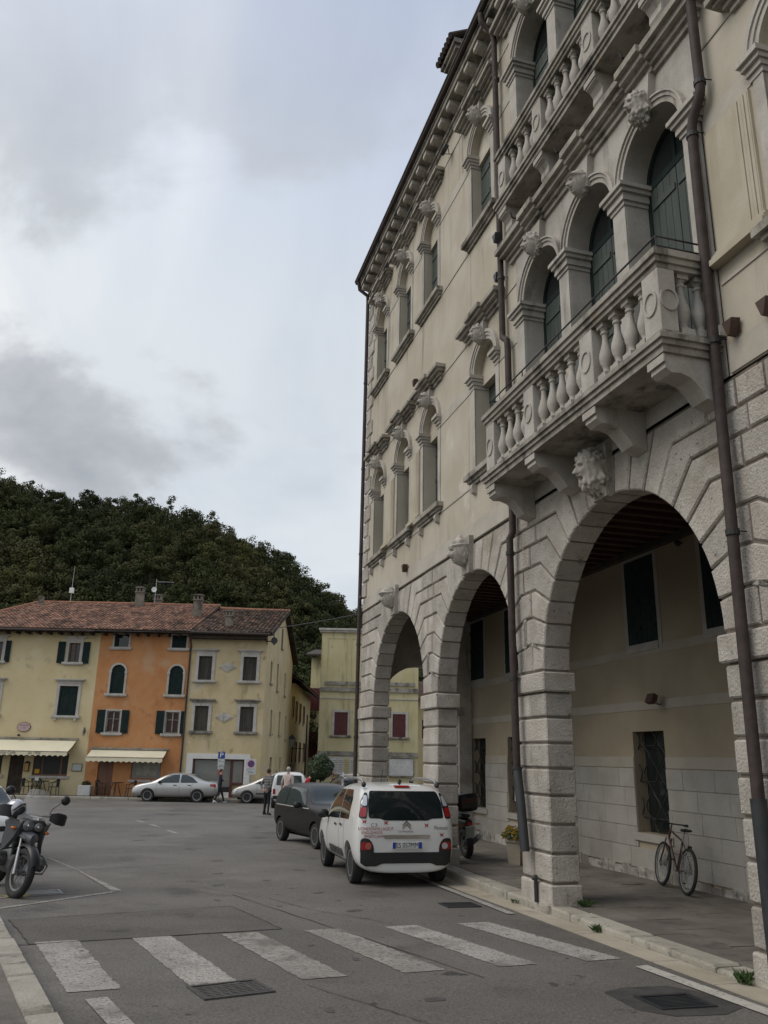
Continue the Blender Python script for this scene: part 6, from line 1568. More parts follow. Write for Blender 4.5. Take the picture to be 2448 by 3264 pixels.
# ================================================================== motorcycle, bicycle, people, street furniture
def wheel_spoked(mb_t, mb_r, c, r, tw, ax, rim=.86, sp=14, knob=False):
    """tyre and rim round an axle: c centre, ax axle direction (unit)"""
    c, ax = Vector(c), Vector(ax).normalized(); u = Vector((0, 0, 1)); u = (u - ax * u.dot(ax)).normalized(); w = ax.cross(u); n = 40
    rings = []
    for k in range(n):
        a = 2 * math.pi * k / n; d = u * math.cos(a) + w * math.sin(a)
        rings.append([c + d * (r - tw * .5 + tw * .5 * math.cos(t) * (1.0 if not knob else 1 + .06 * (k % 2))) + ax * (tw * .5 * math.sin(t)) for t in [2 * math.pi * j / 10 for j in range(10)]])
    rings.append(rings[0]); mb_t.loft(rings, False, False)
    ri = r - tw * .95; rr = []
    for k in range(n):
        a = 2 * math.pi * k / n; d = u * math.cos(a) + w * math.sin(a); rr.append([c + d * (ri + q) + ax * s for q, s in ((.012, -tw * .28), (.012, tw * .28), (-.022, tw * .2), (-.022, -tw * .2))])
    rr.append(rr[0]); mb_r.loft(rr, False, False)
    for k in range(sp):
        a = 2 * math.pi * k / sp; d = u * math.cos(a) + w * math.sin(a); e = -u * math.sin(a) + w * math.cos(a)
        mb_r.tube([c + e * .03 + ax * (.03 if k % 2 else -.03), c + d * ri], .0035 if sp > 10 else .014, 5)
    mb_r.tube([c - ax * .06, c + ax * .06], .035, 10)
MAT['moto_grey'] = surf('grey_motorcycle_plastic', (.055, .058, .064), None, rough=.4, metal=.2); MAT['moto_black'] = surf('black_motorcycle_plastic', (.016, .016, .017), None, rough=.4)
MAT['fork'] = surf('silver_fork', (.28, .28, .28), None, rough=.35, metal=.7); MAT['engine'] = surf('engine_alloy', (.13, .13, .13), (.19, .19, .19), 20, .45, metal=.6)
MAT['screen'] = glass('smoked_screen', (.52, .50, .47), .15, alpha=.40); MAT['helmet'] = surf('silver_helmet', (.50, .50, .52), None, rough=.25, metal=.3, coat=.5)
mang = math.atan2(-.84, .54)
MO = thing('motorcycle', 'black and grey touring motorcycle leaning on its stand at the left edge', 'motorcycle', (-5.62, 13.42, gz(13.4) + .01), mang)
MO.rotation_euler = (R(-11), R(.8), mang)
T, Rm = MB(), MB(); steer = R(16); fa = Vector((-math.sin(steer) * 1, math.cos(steer), 0))
wheel_spoked(T, Rm, (.78, 0, .345), .345, .115, fa, sp=18); o = T.build('wheel', 'rubber', MO, 60); Rm.build('rim', 'engine', o)
mb = MB(); mb.lathe([(.06, -.006), (.15, -.006), (.15, .006), (.06, .006)], 24, (0, 0, 0), 'y'); d = mb.build('brake_disc', 'steel', o); d.location = Vector((.78, 0, .345)) + fa * .085; d.rotation_euler = (0, 0, steer)
T, Rm = MB(), MB(); wheel_spoked(T, Rm, (-.74, 0, .335), .335, .16, (0, 1, 0), sp=5); o = T.build('wheel', 'rubber', MO, 60); Rm.build('rim', 'engine', o)
for q in (-1, 1):
    mb = MB(); b = Vector((.80, 0, .35)) + fa * .10 * q; t_ = Vector((.42, 0, .98)) + fa * .10 * q; m_ = b.lerp(t_, .5)
    mb.tube([b - Vector((0, 0, .03)), m_], .029, 12); mb.tube([m_, t_], .022, 12); mb.build('fork_leg', 'fork', MO, 50)
mb = MB(); rings = []                                     # front mudguard over the wheel
for k in range(13):
    a = R(20 + k * 11); rings.append([Vector((.78, 0, .345)) + Vector((math.cos(a) * math.cos(steer), math.cos(a) * math.sin(steer), math.sin(a))) * .385 + fa * s + Vector((0, 0, h)) for s, h in ((-.075, -.03), (-.05, .01), (0, .02), (.05, .01), (.075, -.03))])
mb.loft(rings, False, False, False); mb.build('front_mudguard', 'moto_black', MO, 60)
mb = MB(); mb.loft([[(.86 - t * .5, w * .62 * q, .78 + h * 1.3 + t * .05) for q, h in ((-1, 0), (-.8, .05), (0, .07), (.8, .05), (1, 0), (.5, -.04), (-.5, -.04))] for t, w in ((0, .05), (.15, .12), (.4, .20), (.9, .28))]); mb.build('beak', 'moto_grey', MO, 50)
def shell(name, secs, mat, sm=60):
    mb = MB(); rings = []
    for x, zc, w, h, e in secs:
        rings.append([(x, w * math.copysign(abs(math.cos(t)) ** e, math.cos(t)), zc + h * math.copysign(abs(math.sin(t)) ** e, math.sin(t))) for t in [2 * math.pi * j / 20 for j in range(20)]])
    mb.loft(rings); return mb.build(name, mat, MO, sm)
shell('fuel_tank', [(.50, .88, .14, .12, .9), (.38, .90, .25, .19, .8), (.12, .91, .29, .21, .75), (-.10, .88, .23, .17, .8), (-.24, .83, .14, .10, .9)], 'moto_black')
shell('seat', [(-.12, .83, .11, .05, .8), (-.30, .82, .15, .06, .7), (-.48, .86, .17, .06, .7), (-.80, .90, .15, .05, .7), (-.95, .90, .10, .03, .8)], surf('seat_vinyl', (.02, .02, .02), None, rough=.7))
shell('engine_block', [(.36, .44, .10, .12, .7), (.22, .46, .17, .20, .6), (-.10, .46, .18, .22, .6), (-.30, .48, .13, .16, .7)], 'engine')
shell('tail', [(-.60, .78, .12, .07, .7), (-.90, .82, .10, .06, .7), (-1.05, .84, .05, .04, .8)], 'moto_black')
for q in (-1, 1):
    mb = MB(); mb.lathe([(.085, .14), (.095, .18), (.095, .30), (.105, .31), (.11, .40), (.08, .43)] if q > 0 else [(.085, -.14), (.095, -.18), (.095, -.30), (.105, -.31), (.11, -.40), (.08, -.43)], 18, (.16, 0, .44), 'y'); cy = mb.build('cylinder', 'engine', MO, 40)
    mb = MB()
    for k in range(6): mb.lathe([(.118, q * (.18 + k * .022)), (.118, q * (.186 + k * .022))], 16, (.16, 0, .44), 'y')
    mb.build('cooling_fin', 'engine', cy)
    mb = MB(); mb.tube([(.30, q * .14, .62), (.34, q * .34, .56), (.34, q * .44, .44), (.26, q * .42, .32), (.18, q * .16, .28)], .012, 8); mb.build('crash_bar', 'engine', MO, 60)
    mb = MB(); mb.loft([[(x, q * (w - .10 * max(0, x - .4) / .15), z) for x, z in ((.58, .98), (.52, .78), (.42, .60), (.28, .58), (.14, .74), (.20, .98), (.40, 1.04))] for w in (.235, .29)]); mb.build('side_fairing', 'moto_grey', MO, 30)
    # handlebar, guards, mirrors, indicators
    mb = MB(); mb.tube([(.36, q * .03, 1.08), (.34, q * .18, 1.12), (.27, q * .40, 1.13)], .014, 8); hb = mb.build('handlebar', 'moto_black', MO, 60)
    mb = MB(); mb.tube([(.30, q * .29, 1.125), (.25, q * .44, 1.13)], .02, 8); mb.loft([[(.40, q * .24, 1.12 + s * .05), (.44, q * .34, 1.12 + s * .085), (.41, q * .46, 1.11 + s * .085), (.30, q * .52, 1.10 + s * .06)] for s in (-1, 0, 1)], False, False, False); mb.build('hand_guard', 'moto_black', hb, 60)
    mb = MB(); mb.tube([(.32, q * .24, 1.14), (.32, q * .26, 1.24), (.30, q * .38, 1.36)], .008, 6); mm = mb.build('mirror_stalk', 'moto_black', MO, 60)
    mb = MB(); mb.lathe([(.01, .03), (.05, .025), (.07, .0), (.068, -.012), (.01, -.014)], 20, (.30, q * .42, 1.39), 'x'); mb.build('mirror', 'moto_black', mm, 50)
    mb = MB(); mb.ball((.50, q * .24, .90), .03, .045, .025, 10, 7); mb.tube([(.46, q * .14, .90), (.50, q * .22, .90)], .01, 6); mb.build('indicator', 'orange_lamp', MO, 60)
    mb = MB(); mb.tube([(-.05, q * .17, .40), (-.08, q * .30, .38)], .014, 8); mb.build('foot_peg', 'steel', MO)
mb = MB(); mb.cbox(.42, .575, -.20, .20, .86, 1.06, .045); hl = mb.build('headlamp_housing', 'moto_black', MO, 40)
for yy, rr_ in ((-.062, .078), (.085, .060)):
    mb = MB(); mb.lathe([(rr_, 0), (rr_, .02), (rr_ * .8, .028), (.01, .034)], 20, (.568, yy, .965), 'x'); l_ = mb.build('headlamp', surf('smoked_lens', (.16, .165, .17), None, rough=.1, metal=.3, coat=.5), hl, 40)
    mb = MB(); mb.lathe([(rr_ * .30, .0), (rr_ * .30, .012), (.002, .016)], 12, (.597, yy, .965), 'x'); mb.build('bulb', 'chrome', l_)
mb = MB(); rings = []
for t in np.linspace(0, 1, 8):
    z = 1.02 + .46 * t; x = .56 - .26 * t; w = .24 - .05 * t - .05 * t ** 4; rings.append([(x - .9 * y * y, y, z - .04 * (abs(y) / .2) ** 2 * t) for y in np.linspace(-w, w, 11)])
mb.loft(rings, False, False, False); ws = mb.build('windscreen', 'screen', MO, 80)
mb = MB(); mb.obox((.525, .02, 1.075), (-.55, 0, 1), (0, 1, 0), (1, 0, .55), .022, .045, .002); mb.obox((.515, .02, 1.10), (-.55, 0, 1), (0, 1, 0), (1, 0, .55), .006, .085, .002); mb.build('sticker', 'white', ws)
mb = MB(); mb.tube([(-.12, .16, .34), (-.02, .34, .03), (.05, .40, -.06)], .013, 8); mb.obox((.06, .41, -.065), (1, 0, 0), (0, 1, .2), (0, 0, 1), .05, .04, .006); mb.build('side_stand', 'moto_black', MO)
mb = MB(); mb.tube([(.2, -.18, .35), (-.2, -.20, .28), (-.6, -.2, .40), (-1.0, -.22, .55)], [.03, .035, .06, .065], 12); mb.build('exhaust', 'steel', MO, 60)
mb = MB(); mb.tube([(-.1, 0, .5), (-.45, -.10, .42), (-.74, -.10, .335)], .05, 10); mb.tube([(-.25, .0, .75), (-.55, .12, .6), (-.5, .1, .8)], .02, 8); mb.build('swingarm', 'engine', MO)
# helmet hung on the far mirror
HM = thing('helmet', 'silver open-face helmet resting on the motorcycle', 'helmet', (-5.43, 13.10, .80), R(-35)); HM.rotation_euler = (R(10), R(-25), R(-20))
mb = MB(); rings = []; N = 26
for i in range(1, 15):
    th = math.pi * (.02 + .66 * i / 14); rings.append([(.155 * math.sin(th) * math.cos(2 * math.pi * j / N), .128 * math.sin(th) * math.sin(2 * math.pi * j / N), .10 + .145 * math.cos(th)) for j in range(N)])
mb.loft(rings, True, False); mb.build('shell', 'helmet', HM, 80)
mb = MB(); mb.ball((.035, 0, .045), .125, .112, .115, 20, 12); mb.build('lining', 'moto_black', HM, 80)
mb = MB(); mb.tube([(.10 * math.cos(t) + .06, .118 * math.sin(t), .075 + .03 * math.cos(t)) for t in np.linspace(-1.5, 1.5, 12)], .012, 6); mb.build('rim_trim', 'moto_black', HM)

# ---- bicycle leaning below the barred window
bp = pw(8.02, 11.62); b2 = pw(8.27, 12.63); bang = math.atan2(b2.y - bp.y, b2.x - bp.x)
BI = thing('bicycle', 'old brown mountain bike leaning under the barred arcade window', 'bicycle', (bp.x, bp.y, side_z(bp.y) + .004), bang); BI.rotation_euler = (R(9), 0, bang)
MAT['bike'] = surf('brown_bike_paint', (.085, .035, .028), (.06, .03, .025), 8, .45)
for x in (0, 1.05):
    T, Rm = MB(), MB(); wheel_spoked(T, Rm, (x, 0, .335), .335, .05, (0, 1, 0), sp=28, knob=True); o = T.build('wheel', 'rubber', BI, 60); Rm.build('rim', 'steel', o)
mb = MB(); BB = (.43, 0, .29); ST = (.28, 0, .74); HT = (.82, 0, .86); HBm = (.86, 0, .74)
for a, b, r in ((BB, ST, .017), (ST, HT, .016), (BB, HBm, .019), (HT, HBm, .019)): mb.tube([a, b], r, 8)
for q in (-1, 1): mb.tube([(BB[0], q * .03, BB[2]), (0, q * .06, .335)], .010, 6); mb.tube([(ST[0], q * .02, ST[2] - .04), (0, q * .06, .335)], .009, 6); mb.tube([(HBm[0], q * .045, HBm[2]), (.93, q * .05, .55), (1.05, q * .055, .335)], .012, 6)
mb.build('frame', 'bike', BI, 60)
mb = MB(); mb.tube([ST, (.24, 0, .88)], .013, 8); mb.build('seat_post', 'steel', BI)
mb = MB(); mb.loft([[(.10, w * .075, .905 + h) for w, h in ((-1, 0), (-.6, .03), (0, .025), (.6, .03), (1, 0), (0, -.02))], [(.22, w * .06, .90 + h) for w, h in ((-1, 0), (-.6, .025), (0, .02), (.6, .025), (1, 0), (0, -.02))], [(.37, w * .018, .895 + h) for w, h in ((-1, 0), (-.6, .02), (0, .02), (.6, .02), (1, 0), (0, -.02))]]); mb.build('saddle', 'black', BI, 60)
mb = MB(); mb.tube([(.81, 0, .86), (.79, 0, .95)], .012, 8); mb.tube([(.72, -.29, .98), (.78, -.10, .97), (.80, 0, .965), (.78, .10, .97), (.72, .29, .98)], .011, 8); hb = mb.build('handlebar', 'black', BI, 60)
for q in (-1, 1): mb = MB(); mb.tube([(.735, q * .20, .975), (.715, q * .30, .98)], .017, 8); mb.tube([(.77, q * .18, .97), (.82, q * .25, .95)], .006, 5); mb.build('grip', 'rubber', hb)
mb = MB(); mb.lathe([(.09, -.045), (.095, -.045), (.095, -.04), (.09, -.04)], 24, BB, 'y'); mb.tube([(.43, -.06, .29), (.46, -.07, .13)], .010, 6); mb.tube([(.43, .06, .29), (.40, .07, .45)], .010, 6); mb.tube([(.43, -.045, .38), (.0, -.045, .37)], .004, 4); mb.tube([(.43, -.045, .20), (.0, -.045, .30)], .004, 4); cr_ = mb.build('crankset', 'steel', BI)
for s in ((.46, -.11, .13), (.40, .11, .45)): mb = MB(); mb.cbox(s[0] - .045, s[0] + .045, s[1] - .04, s[1] + .04, s[2] - .01, s[2] + .01, .004); mb.build('pedal', 'black', cr_)
mb = MB(); mb.box(-.02, .0, -.03, .03, .62, .70); mb.build('rear_reflector', 'black', BI)

# ---- black scooter-motorcycle behind the second pillar
sp_ = pw(6.52, 16.75)
SC = thing('parked_motorbike', 'black motorbike with top box half hidden behind an arcade pillar', 'motorbike', (sp_.x, sp_.y, side_z(sp_.y) + .004), R(90) + PA)
SC.rotation_euler = (R(-6), 0, R(90) + PA)
for x in (0, 1.35):
    T, Rm = MB(), MB(); wheel_spoked(T, Rm, (x, 0, .30), .30, .14 if x == 0 else .11, (0, 1, 0), sp=5); o = T.build('wheel', 'rubber', SC, 60); Rm.build('rim', 'engine', o)
_MO, MO = MO, SC
shell('body', [(-.28, .70, .08, .06, .8), (0, .70, .13, .10, .7), (.45, .72, .17, .14, .7), (.85, .80, .18, .16, .7), (1.05, .85, .10, .10, .8)], 'moto_black')
shell('seat', [(-.15, .82, .10, .03, .8), (.1, .82, .16, .05, .7), (.5, .80, .15, .05, .7), (.65, .80, .10, .03, .7)], 'black')
shell('engine_block', [(.35, .40, .12, .14, .7), (.6, .42, .18, .2, .6), (.9, .42, .15, .16, .7)], 'engine')
MO = _MO
mb = MB(); mb.cbox(-.42, .02, -.23, .23, .93, 1.26, .07); tb = mb.build('top_box', 'moto_black', SC, 40); mb = MB(); mb.box(-.428, -.419, -.15, .15, 1.10, 1.16); mb.build('reflector', surf('dark_red', (.06, .006, .006), None, rough=.4), tb)
mb = MB(); mb.box(-.40, .1, -.08, .08, .885, .929); mb.build('rack', 'steel', SC)
mb = MB(); mb.obox((-.30, 0, .52), (1, 0, .3), (0, 1, 0), (-.3, 0, 1), .006, .09, .11); mb.build('number_plate', surf('old_plate', (.30, .34, .28), None, rough=.5), SC)
mb = MB(); mb.box(-.34, -.30, -.05, .05, .66, .72); mb.build('tail_lamp', 'red_lamp', SC)
for q in (-1, 1):
    mb = MB(); mb.tube([(-.22, q * .08, .66), (-.24, q * .20, .66)], .008, 5); mb.ball((-.24, q * .22, .66), .03, .03, .02, 8, 6); mb.build('indicator', 'orange_lamp', SC)
    mb = MB(); mb.tube([(.95, q * .1, 1.0), (.92, q * .25, 1.05), (.86, q * .36, 1.06)], .014, 8); mb.build('handlebar', 'black', SC)
    mb = MB(); mb.tube([(.95, q * .18, 1.05), (.98, q * .26, 1.30)], .007, 5); mb.lathe([(.055, -.012), (.06, 0), (.055, .01)], 16, (.98, q * .28, 1.345), 'x'); mi = mb.build('mirror', 'black', SC); mb = MB(); mb.lathe([(.05, -.001), (.002, -.001)], 16, (.965, q * .28, 1.345), 'x'); mb.build('mirror_glass', 'chrome', mi)
    mb = MB(); mb.tube([(1.35, q * .08, .30), (1.05, q * .08, .95)], .022, 8); mb.build('fork_leg', 'fork', SC)
mb = MB(); mb.tube([(.5, -.17, .25), (.1, -.19, .28), (-.25, -.20, .42)], [.03, .05, .055], 10); mb.build('exhaust', 'steel', SC, 60)

# ---- pot of yellow flowers
fp_ = pw(7.06, 15.60)
FPt = thing('flower_pot', 'tapered stone pot of yellow flowers standing in the arcade', 'flower pot', (fp_.x, fp_.y, side_z(fp_.y) + .004))
mb = MB(); mb.lathe([(.15, 0), (.16, .03), (.20, .40), (.225, .41), (.225, .46), (.19, .46), (.18, .40), (.02, .40)], 4, ax='z'); mb.build('pot', 'gutter', FPt, rot=(0, 0, R(20)))
rf = random.Random(5); mb = MB(); fl = MB()
for i in range(420):
    a, el_ = rf.uniform(0, 6.28), math.asin(rf.uniform(-.2, 1)); d = Vector((math.cos(a) * math.cos(el_), math.sin(a) * math.cos(el_), math.sin(el_))); p = Vector((0, 0, .50)) + Vector((d.x * .25, d.y * .25, d.z * .20)) * rf.uniform(.6, 1.05)
    e = d.orthogonal().normalized(); f_ = d.cross(e); s = .028
    if rf.random() < .6: mb.add([p - e * s, p + f_ * s * .6, p + e * s, p - f_ * s * .6], [(0, 1, 2, 3)])
    else: fl.ball(tuple(p + d * .02), .022, .022, .015, 7, 5)
mb.build('leaves', 'grass', FPt); tag(fl.build('blossoms', surf('yellow_blossom', (.32, .20, .015), (.26, .14, .01), 30, .8), FPt), kind='stuff')

# ---- people
SKIN = surf('skin', (.42, .25, .18), None, rough=.6)
def person(label, pos, face, H, mats, arms='down', legs='stand', hair=(.03, .02, .015), lean=0.0, group=None, z=None, stripe=False):
    """mats: shirt, trousers, shoes; local +x is forward"""
    x, y = pos; root = thing('person', label, 'person', (x, y, (gz(y) if z is None else z) + .004), face, group); k = H / 1.75
    J = {}; ln = lambda h: lean * max(0, h - .95)
    def v(a, b, c): return Vector((a + ln(c), b, c)) * k
    J['pel'] = v(0, 0, .95); J['ab'] = v(.01, 0, 1.12); J['ch'] = v(.0, 0, 1.32); J['nk'] = v(.01, 0, 1.47); J['nk2'] = v(.03, 0, 1.54); J['hd'] = v(.045, 0, 1.64); J['ht'] = v(.03, 0, 1.70)
    bones = [('pel', 'ab', 's'), ('ab', 'ch', 's'), ('ch', 'nk', 's'), ('nk', 'nk2', 'k'), ('nk2', 'hd', 'k'), ('hd', 'ht', 'k')]
    rad = dict(pel=(.15, .125), ab=(.145, .115), ch=(.165, .12), nk=(.075, .07), nk2=(.055, .055), hd=(.078, .092), ht=(.055, .065))
    for q, S in ((1, 'L'), (-1, 'R')):
        J['sh' + S] = v(0, q * .17, 1.40)
        if arms == 'folded': e_, w_, h_ = v(.06, q * .25, 1.15), v(.22, q * .04, 1.17), v(.23, -q * .08, 1.18)
        elif arms == 'behind': e_, w_, h_ = v(-.10, q * .27, 1.13), v(-.17, q * .10, .96), v(-.18, q * .02, .93)
        elif arms == 'reach': e_, w_, h_ = v(.14, q * .22, 1.16), v(.36, q * .16, 1.16), v(.45, q * .15, 1.17)
        else: e_, w_, h_ = v(-.02, q * .25, 1.12), v(.03, q * .27, .88), v(.05, q * .265, .79)
        J['el' + S], J['wr' + S], J['ha' + S] = e_, w_, h_
        st = {'stand': ((0, .0), (0, 0)), 'walk': ((.14, .30), (-.10, -.26))}[legs][0 if q > 0 else 1]
        J['hp' + S] = v(0, q * .095, .88); J['kn' + S] = v(.03 + st[0], q * .105, .50); J['an' + S] = v(st[1] - .02, q * .11, .10 + (.05 if st[1] < 0 else 0)); J['to' + S] = v(st[1] + .15, q * .13, .035)
        J['he' + S] = v(st[1] - .06, q * .11, .04)
        bones += [('ch', 'sh' + S, 's'), ('sh' + S, 'el' + S, 's'), ('el' + S, 'wr' + S, 'a'), ('wr' + S, 'ha' + S, 'h'), ('pel', 'hp' + S, 't'), ('hp' + S, 'kn' + S, 't'), ('kn' + S, 'an' + S, 't'), ('an' + S, 'to' + S, 'f'), ('an' + S, 'he' + S, 'f')]
        rad.update({'sh' + S: (.075, .075), 'el' + S: (.048, .048), 'wr' + S: (.032, .03), 'ha' + S: (.038, .02), 'hp' + S: (.10, .10), 'kn' + S: (.065, .065), 'an' + S: (.045, .045), 'to' + S: (.045, .03), 'he' + S: (.04, .035)})
        fdir = (J['ha' + S] - J['wr' + S]).normalized(); sd = Vector((0, 0, 1)).cross(fdir); sd = sd.normalized() if sd.length > .1 else Vector((1, 0, 0))
        for fi, (off, ln_) in enumerate(((-.028, .055), (-.010, .072), (.010, .068), (.027, .05), (.045, .03))):
            nm = 'f%d%s' % (fi, S); J[nm] = J['ha' + S] + (fdir * ln_ + sd * off) * k; bones.append(('ha' + S, nm, 'h')); rad[nm] = (.009, .009)
    names = list(J); me = bpy.data.meshes.new('p'); me.from_pydata([J[n] for n in names], [(names.index(a), names.index(b)) for a, b, _ in bones], [])
    o = bpy.data.objects.new('p', me); COL.objects.link(o); o.modifiers.new('k', 'SKIN'); sv = me.skin_vertices[0].data
    for i, n in enumerate(names): sv[i].radius = (rad[n][0] * k, rad[n][1] * k); sv[i].use_root = (n == 'pel')
    sb = o.modifiers.new('s', 'SUBSURF'); sb.levels = sb.render_levels = 1
    dg = bpy.context.evaluated_depsgraph_get(); m2 = bpy.data.meshes.new_from_object(o.evaluated_get(dg)); bpy.data.objects.remove(o); m2.name = 'body'
    order = {'s': 1, 'k': 0, 'a': 1 if mats.get('long', True) else 0, 'h': 0, 't': 2, 'f': 3}
    m2.materials.clear()
    for mt in (SKIN, mats['shirt'], mats['trousers'], mats['shoes']): m2.materials.append(mt)
    C = np.array([p.center[:] for p in m2.polygons]); best = np.full(len(C), 9.0); bi = np.zeros(len(C), int)
    for i, (a, b, t) in enumerate(bones):
        A_, B_ = np.array(J[a]), np.array(J[b]); ab = B_ - A_; u = np.clip((C - A_) @ ab / max(1e-9, ab @ ab), 0, 1); d_ = np.linalg.norm(A_ + u[:, None] * ab - C, axis=1); w_ = d_ < best; best[w_] = d_[w_]; bi[w_] = i
    for p, i in zip(m2.polygons, bi):
        bt = bones[i][2]
        if bt == 's' and p.center.z < .98 * k: bt = 't'
        p.material_index = order[bt]
    link('body', m2, None, root, 80)
    hm = surf('hair', hair, None, rough=.8); mb = MB(); hc = J['hd'] + Vector((-.022, 0, .03)) * k; mb.ball(tuple(hc), .092 * k, .083 * k, .105 * k, 16, 11)
    mb.v = [(min(a, hc.x + .055 * k) if c < hc.z + .03 * k else a, b, max(c, hc.z - .08 * k)) for a, b, c in mb.v]; mb.build('hair', hm, root, 80)
    mb = MB(); hd = J['hd']; mb.ball((hd.x + .088 * k, 0, hd.z - .01 * k), .022 * k, .014 * k, .024 * k, 8, 6); mb.build('nose', SKIN, root, 80)
    for q in (-1, 1):
        mb = MB(); mb.ball((hd.x, q * .078 * k, hd.z - .005 * k), .018 * k, .012 * k, .03 * k, 8, 6); mb.build('ear', SKIN, root, 80)
        mb = MB(); mb.ball((hd.x + .078 * k, q * .032 * k, hd.z + .02 * k), .009 * k, .013 * k, .008 * k, 8, 6); mb.build('eye', 'black', root, 80)
    mb = MB(); mb.ball((hd.x + .078 * k, 0, hd.z - .05 * k), .008 * k, .024 * k, .007 * k, 8, 6); mb.build('mouth', surf('lips', (.28, .11, .09), None, rough=.6), root, 80)
    return root, J, k
NAVY = surf('navy_cloth', (.012, .014, .026), (.018, .020, .034), 9, .9); DARKT = surf('dark_trousers', (.010, .011, .015), None, rough=.9); WSH = surf('white_shoes', (.55, .55, .54), None, rough=.7); BLK = surf('black_shoes', (.012, .011, .010), None, rough=.6)
STR = surf('striped_sweater', (.085, .083, .082), (.12, .118, .115), 9, .95); nt = STR.node_tree
tcn = nt.nodes.new('ShaderNodeTexCoord'); wv = nt.nodes.new('ShaderNodeTexWave'); wv.bands_direction = 'Z'; wv.inputs['Scale'].default_value = 3.0; nt.links.new(tcn.outputs['Object'], wv.inputs['Vector'])
rp = nt.nodes.new('ShaderNodeValToRGB'); nt.links.new(wv.outputs[0], rp.inputs[0]); rp.color_ramp.elements[0].position = .86; rp.color_ramp.elements[0].color = (.10, .098, .096, 1); rp.color_ramp.elements[1].position = .95; rp.color_ramp.elements[1].color = (.24, .235, .23, 1); nt.links.new(rp.outputs[0], nt.nodes['Principled BSDF'].inputs['Base Color'])
PINK = surf('pale_pink_shirt', (.50, .41, .37), (.44, .36, .33), 9, .9); REDS = surf('red_shirt', (.40, .018, .022), None, rough=.9); GREYT = surf('grey_trousers', (.10, .10, .10), None, rough=.9); BEIGE = surf('beige_jacket', (.32, .27, .21), None, rough=.9)
person('man in dark navy clothes and white shoes walking past the silver saloon', (-8.12, 44.0), R(20), 1.68, dict(shirt=NAVY, trousers=DARKT, shoes=WSH), 'folded', 'walk', (.06, .035, .02))
pr, J, k_ = person('man in grey striped sweater with hands behind his back', (-4.42, 34.3), R(55), 1.76, dict(shirt=STR, trousers=DARKT, shoes=BLK), 'behind', 'stand', (.045, .022, .012))
for q, S in ((1, 'L'), (-1, 'R')):
    mb = MB(); a, b, c = J['hp' + S] + Vector((0, q * .105, 0)), J['kn' + S] + Vector((0, q * .068, 0)), J['an' + S] + Vector((0, q * .05, 0)); mb.tube([a, b, c], .012, 6); mb.build('side_stripe', WSH, pr)
person('grey-haired man in pale pink short-sleeved shirt seen from behind', (-3.92, 37.0), R(70), 1.84, dict(shirt=PINK, trousers=GREYT, shoes=BLK, long=False), 'down', 'stand', (.34, .33, .31))
person('person in bright red top bending forward beside the parked cars', (-3.30, 37.3), R(5), 1.66, dict(shirt=REDS, trousers=DARKT, shoes=BLK), 'reach', 'stand', (.03, .018, .012), .55)
person('person whose head shows right of the clipped round tree', (-1.78, 33.2), R(200), 1.68, dict(shirt=BEIGE, trousers=DARKT, shoes=BLK), 'down', 'stand', (.20, .10, .06))

# ---- clipped ball tree in a tub, low bush below
def leafball(mb, c, r, n, s, rg, flat=1.0):
    c = Vector(c)
    for i in range(n):
        d = Vector((rg.gauss(0, 1), rg.gauss(0, 1), rg.gauss(0, 1))).normalized(); rad = r * (1 - .30 * rg.random() ** 2.2) * (1 + .05 * math.sin(7 * d.x + 3 * d.y) + .05 * math.sin(9 * d.z)); p = c + Vector((d.x, d.y, d.z * flat)) * rad
        nrm = (d + Vector((rg.gauss(0, .6), rg.gauss(0, .6), rg.gauss(0, .6)))).normalized(); e = nrm.orthogonal().normalized(); a = rg.uniform(0, 6.28); f_ = nrm.cross(e); e, f_ = e * math.cos(a) + f_ * math.sin(a), f_ * math.cos(a) - e * math.sin(a)
        w = s * rg.uniform(.6, 1.3); mb.add([p - e * w, p + f_ * w * .55, p + e * w, p - f_ * w * .55], [(0, 1, 2, 3)])
MAT['box_leaf'] = surf('box_leaf', (.022, .042, .014), (.045, .075, .024), 3, .6, fine=.3, fs=20)
rg = random.Random(11)
TP = thing('topiary_tree', 'small tree clipped to a ball in front of the mildewed building', 'tree', (-2.19, 32.1, gz(32.1)))
mb = MB(); leafball(mb, (0, 0, 1.86), .47, 2600, .045, rg); mb.build('crown', 'box_leaf', TP)
mb = MB(); mb.tube([(0, 0, 0), (.01, 0, 1.0), (0, .01, 1.75)], [.05, .04, .03], 8)
for a in range(5): mb.tube([(0, 0, 1.5), (.2 * math.cos(a * 1.3), .2 * math.sin(a * 1.3), 1.9)], [.02, .008], 5)
mb.build('trunk', 'wood_dark', TP)
BU = thing('bush', 'low dark clipped bush under the ball tree', 'bush', (-2.05, 31.7, gz(31.7)))
mb = MB(); leafball(mb, (0, 0, .80), .66, 2600, .05, rg, .75); mb.build('crown', 'box_leaf', BU); mb = MB()
for a in range(6): mb.tube([(0, 0, 0), (.35 * math.cos(a), .35 * math.sin(a), .85)], [.03, .01], 5)
mb.build('stem', 'wood_dark', BU)
mb = MB(); mb.lathe([(.26, 0), (.34, .34), (.37, .35), (.37, .42), (.3, .42), (.02, .38)], 20); mb.build('tub', 'gutter', TP, 40)

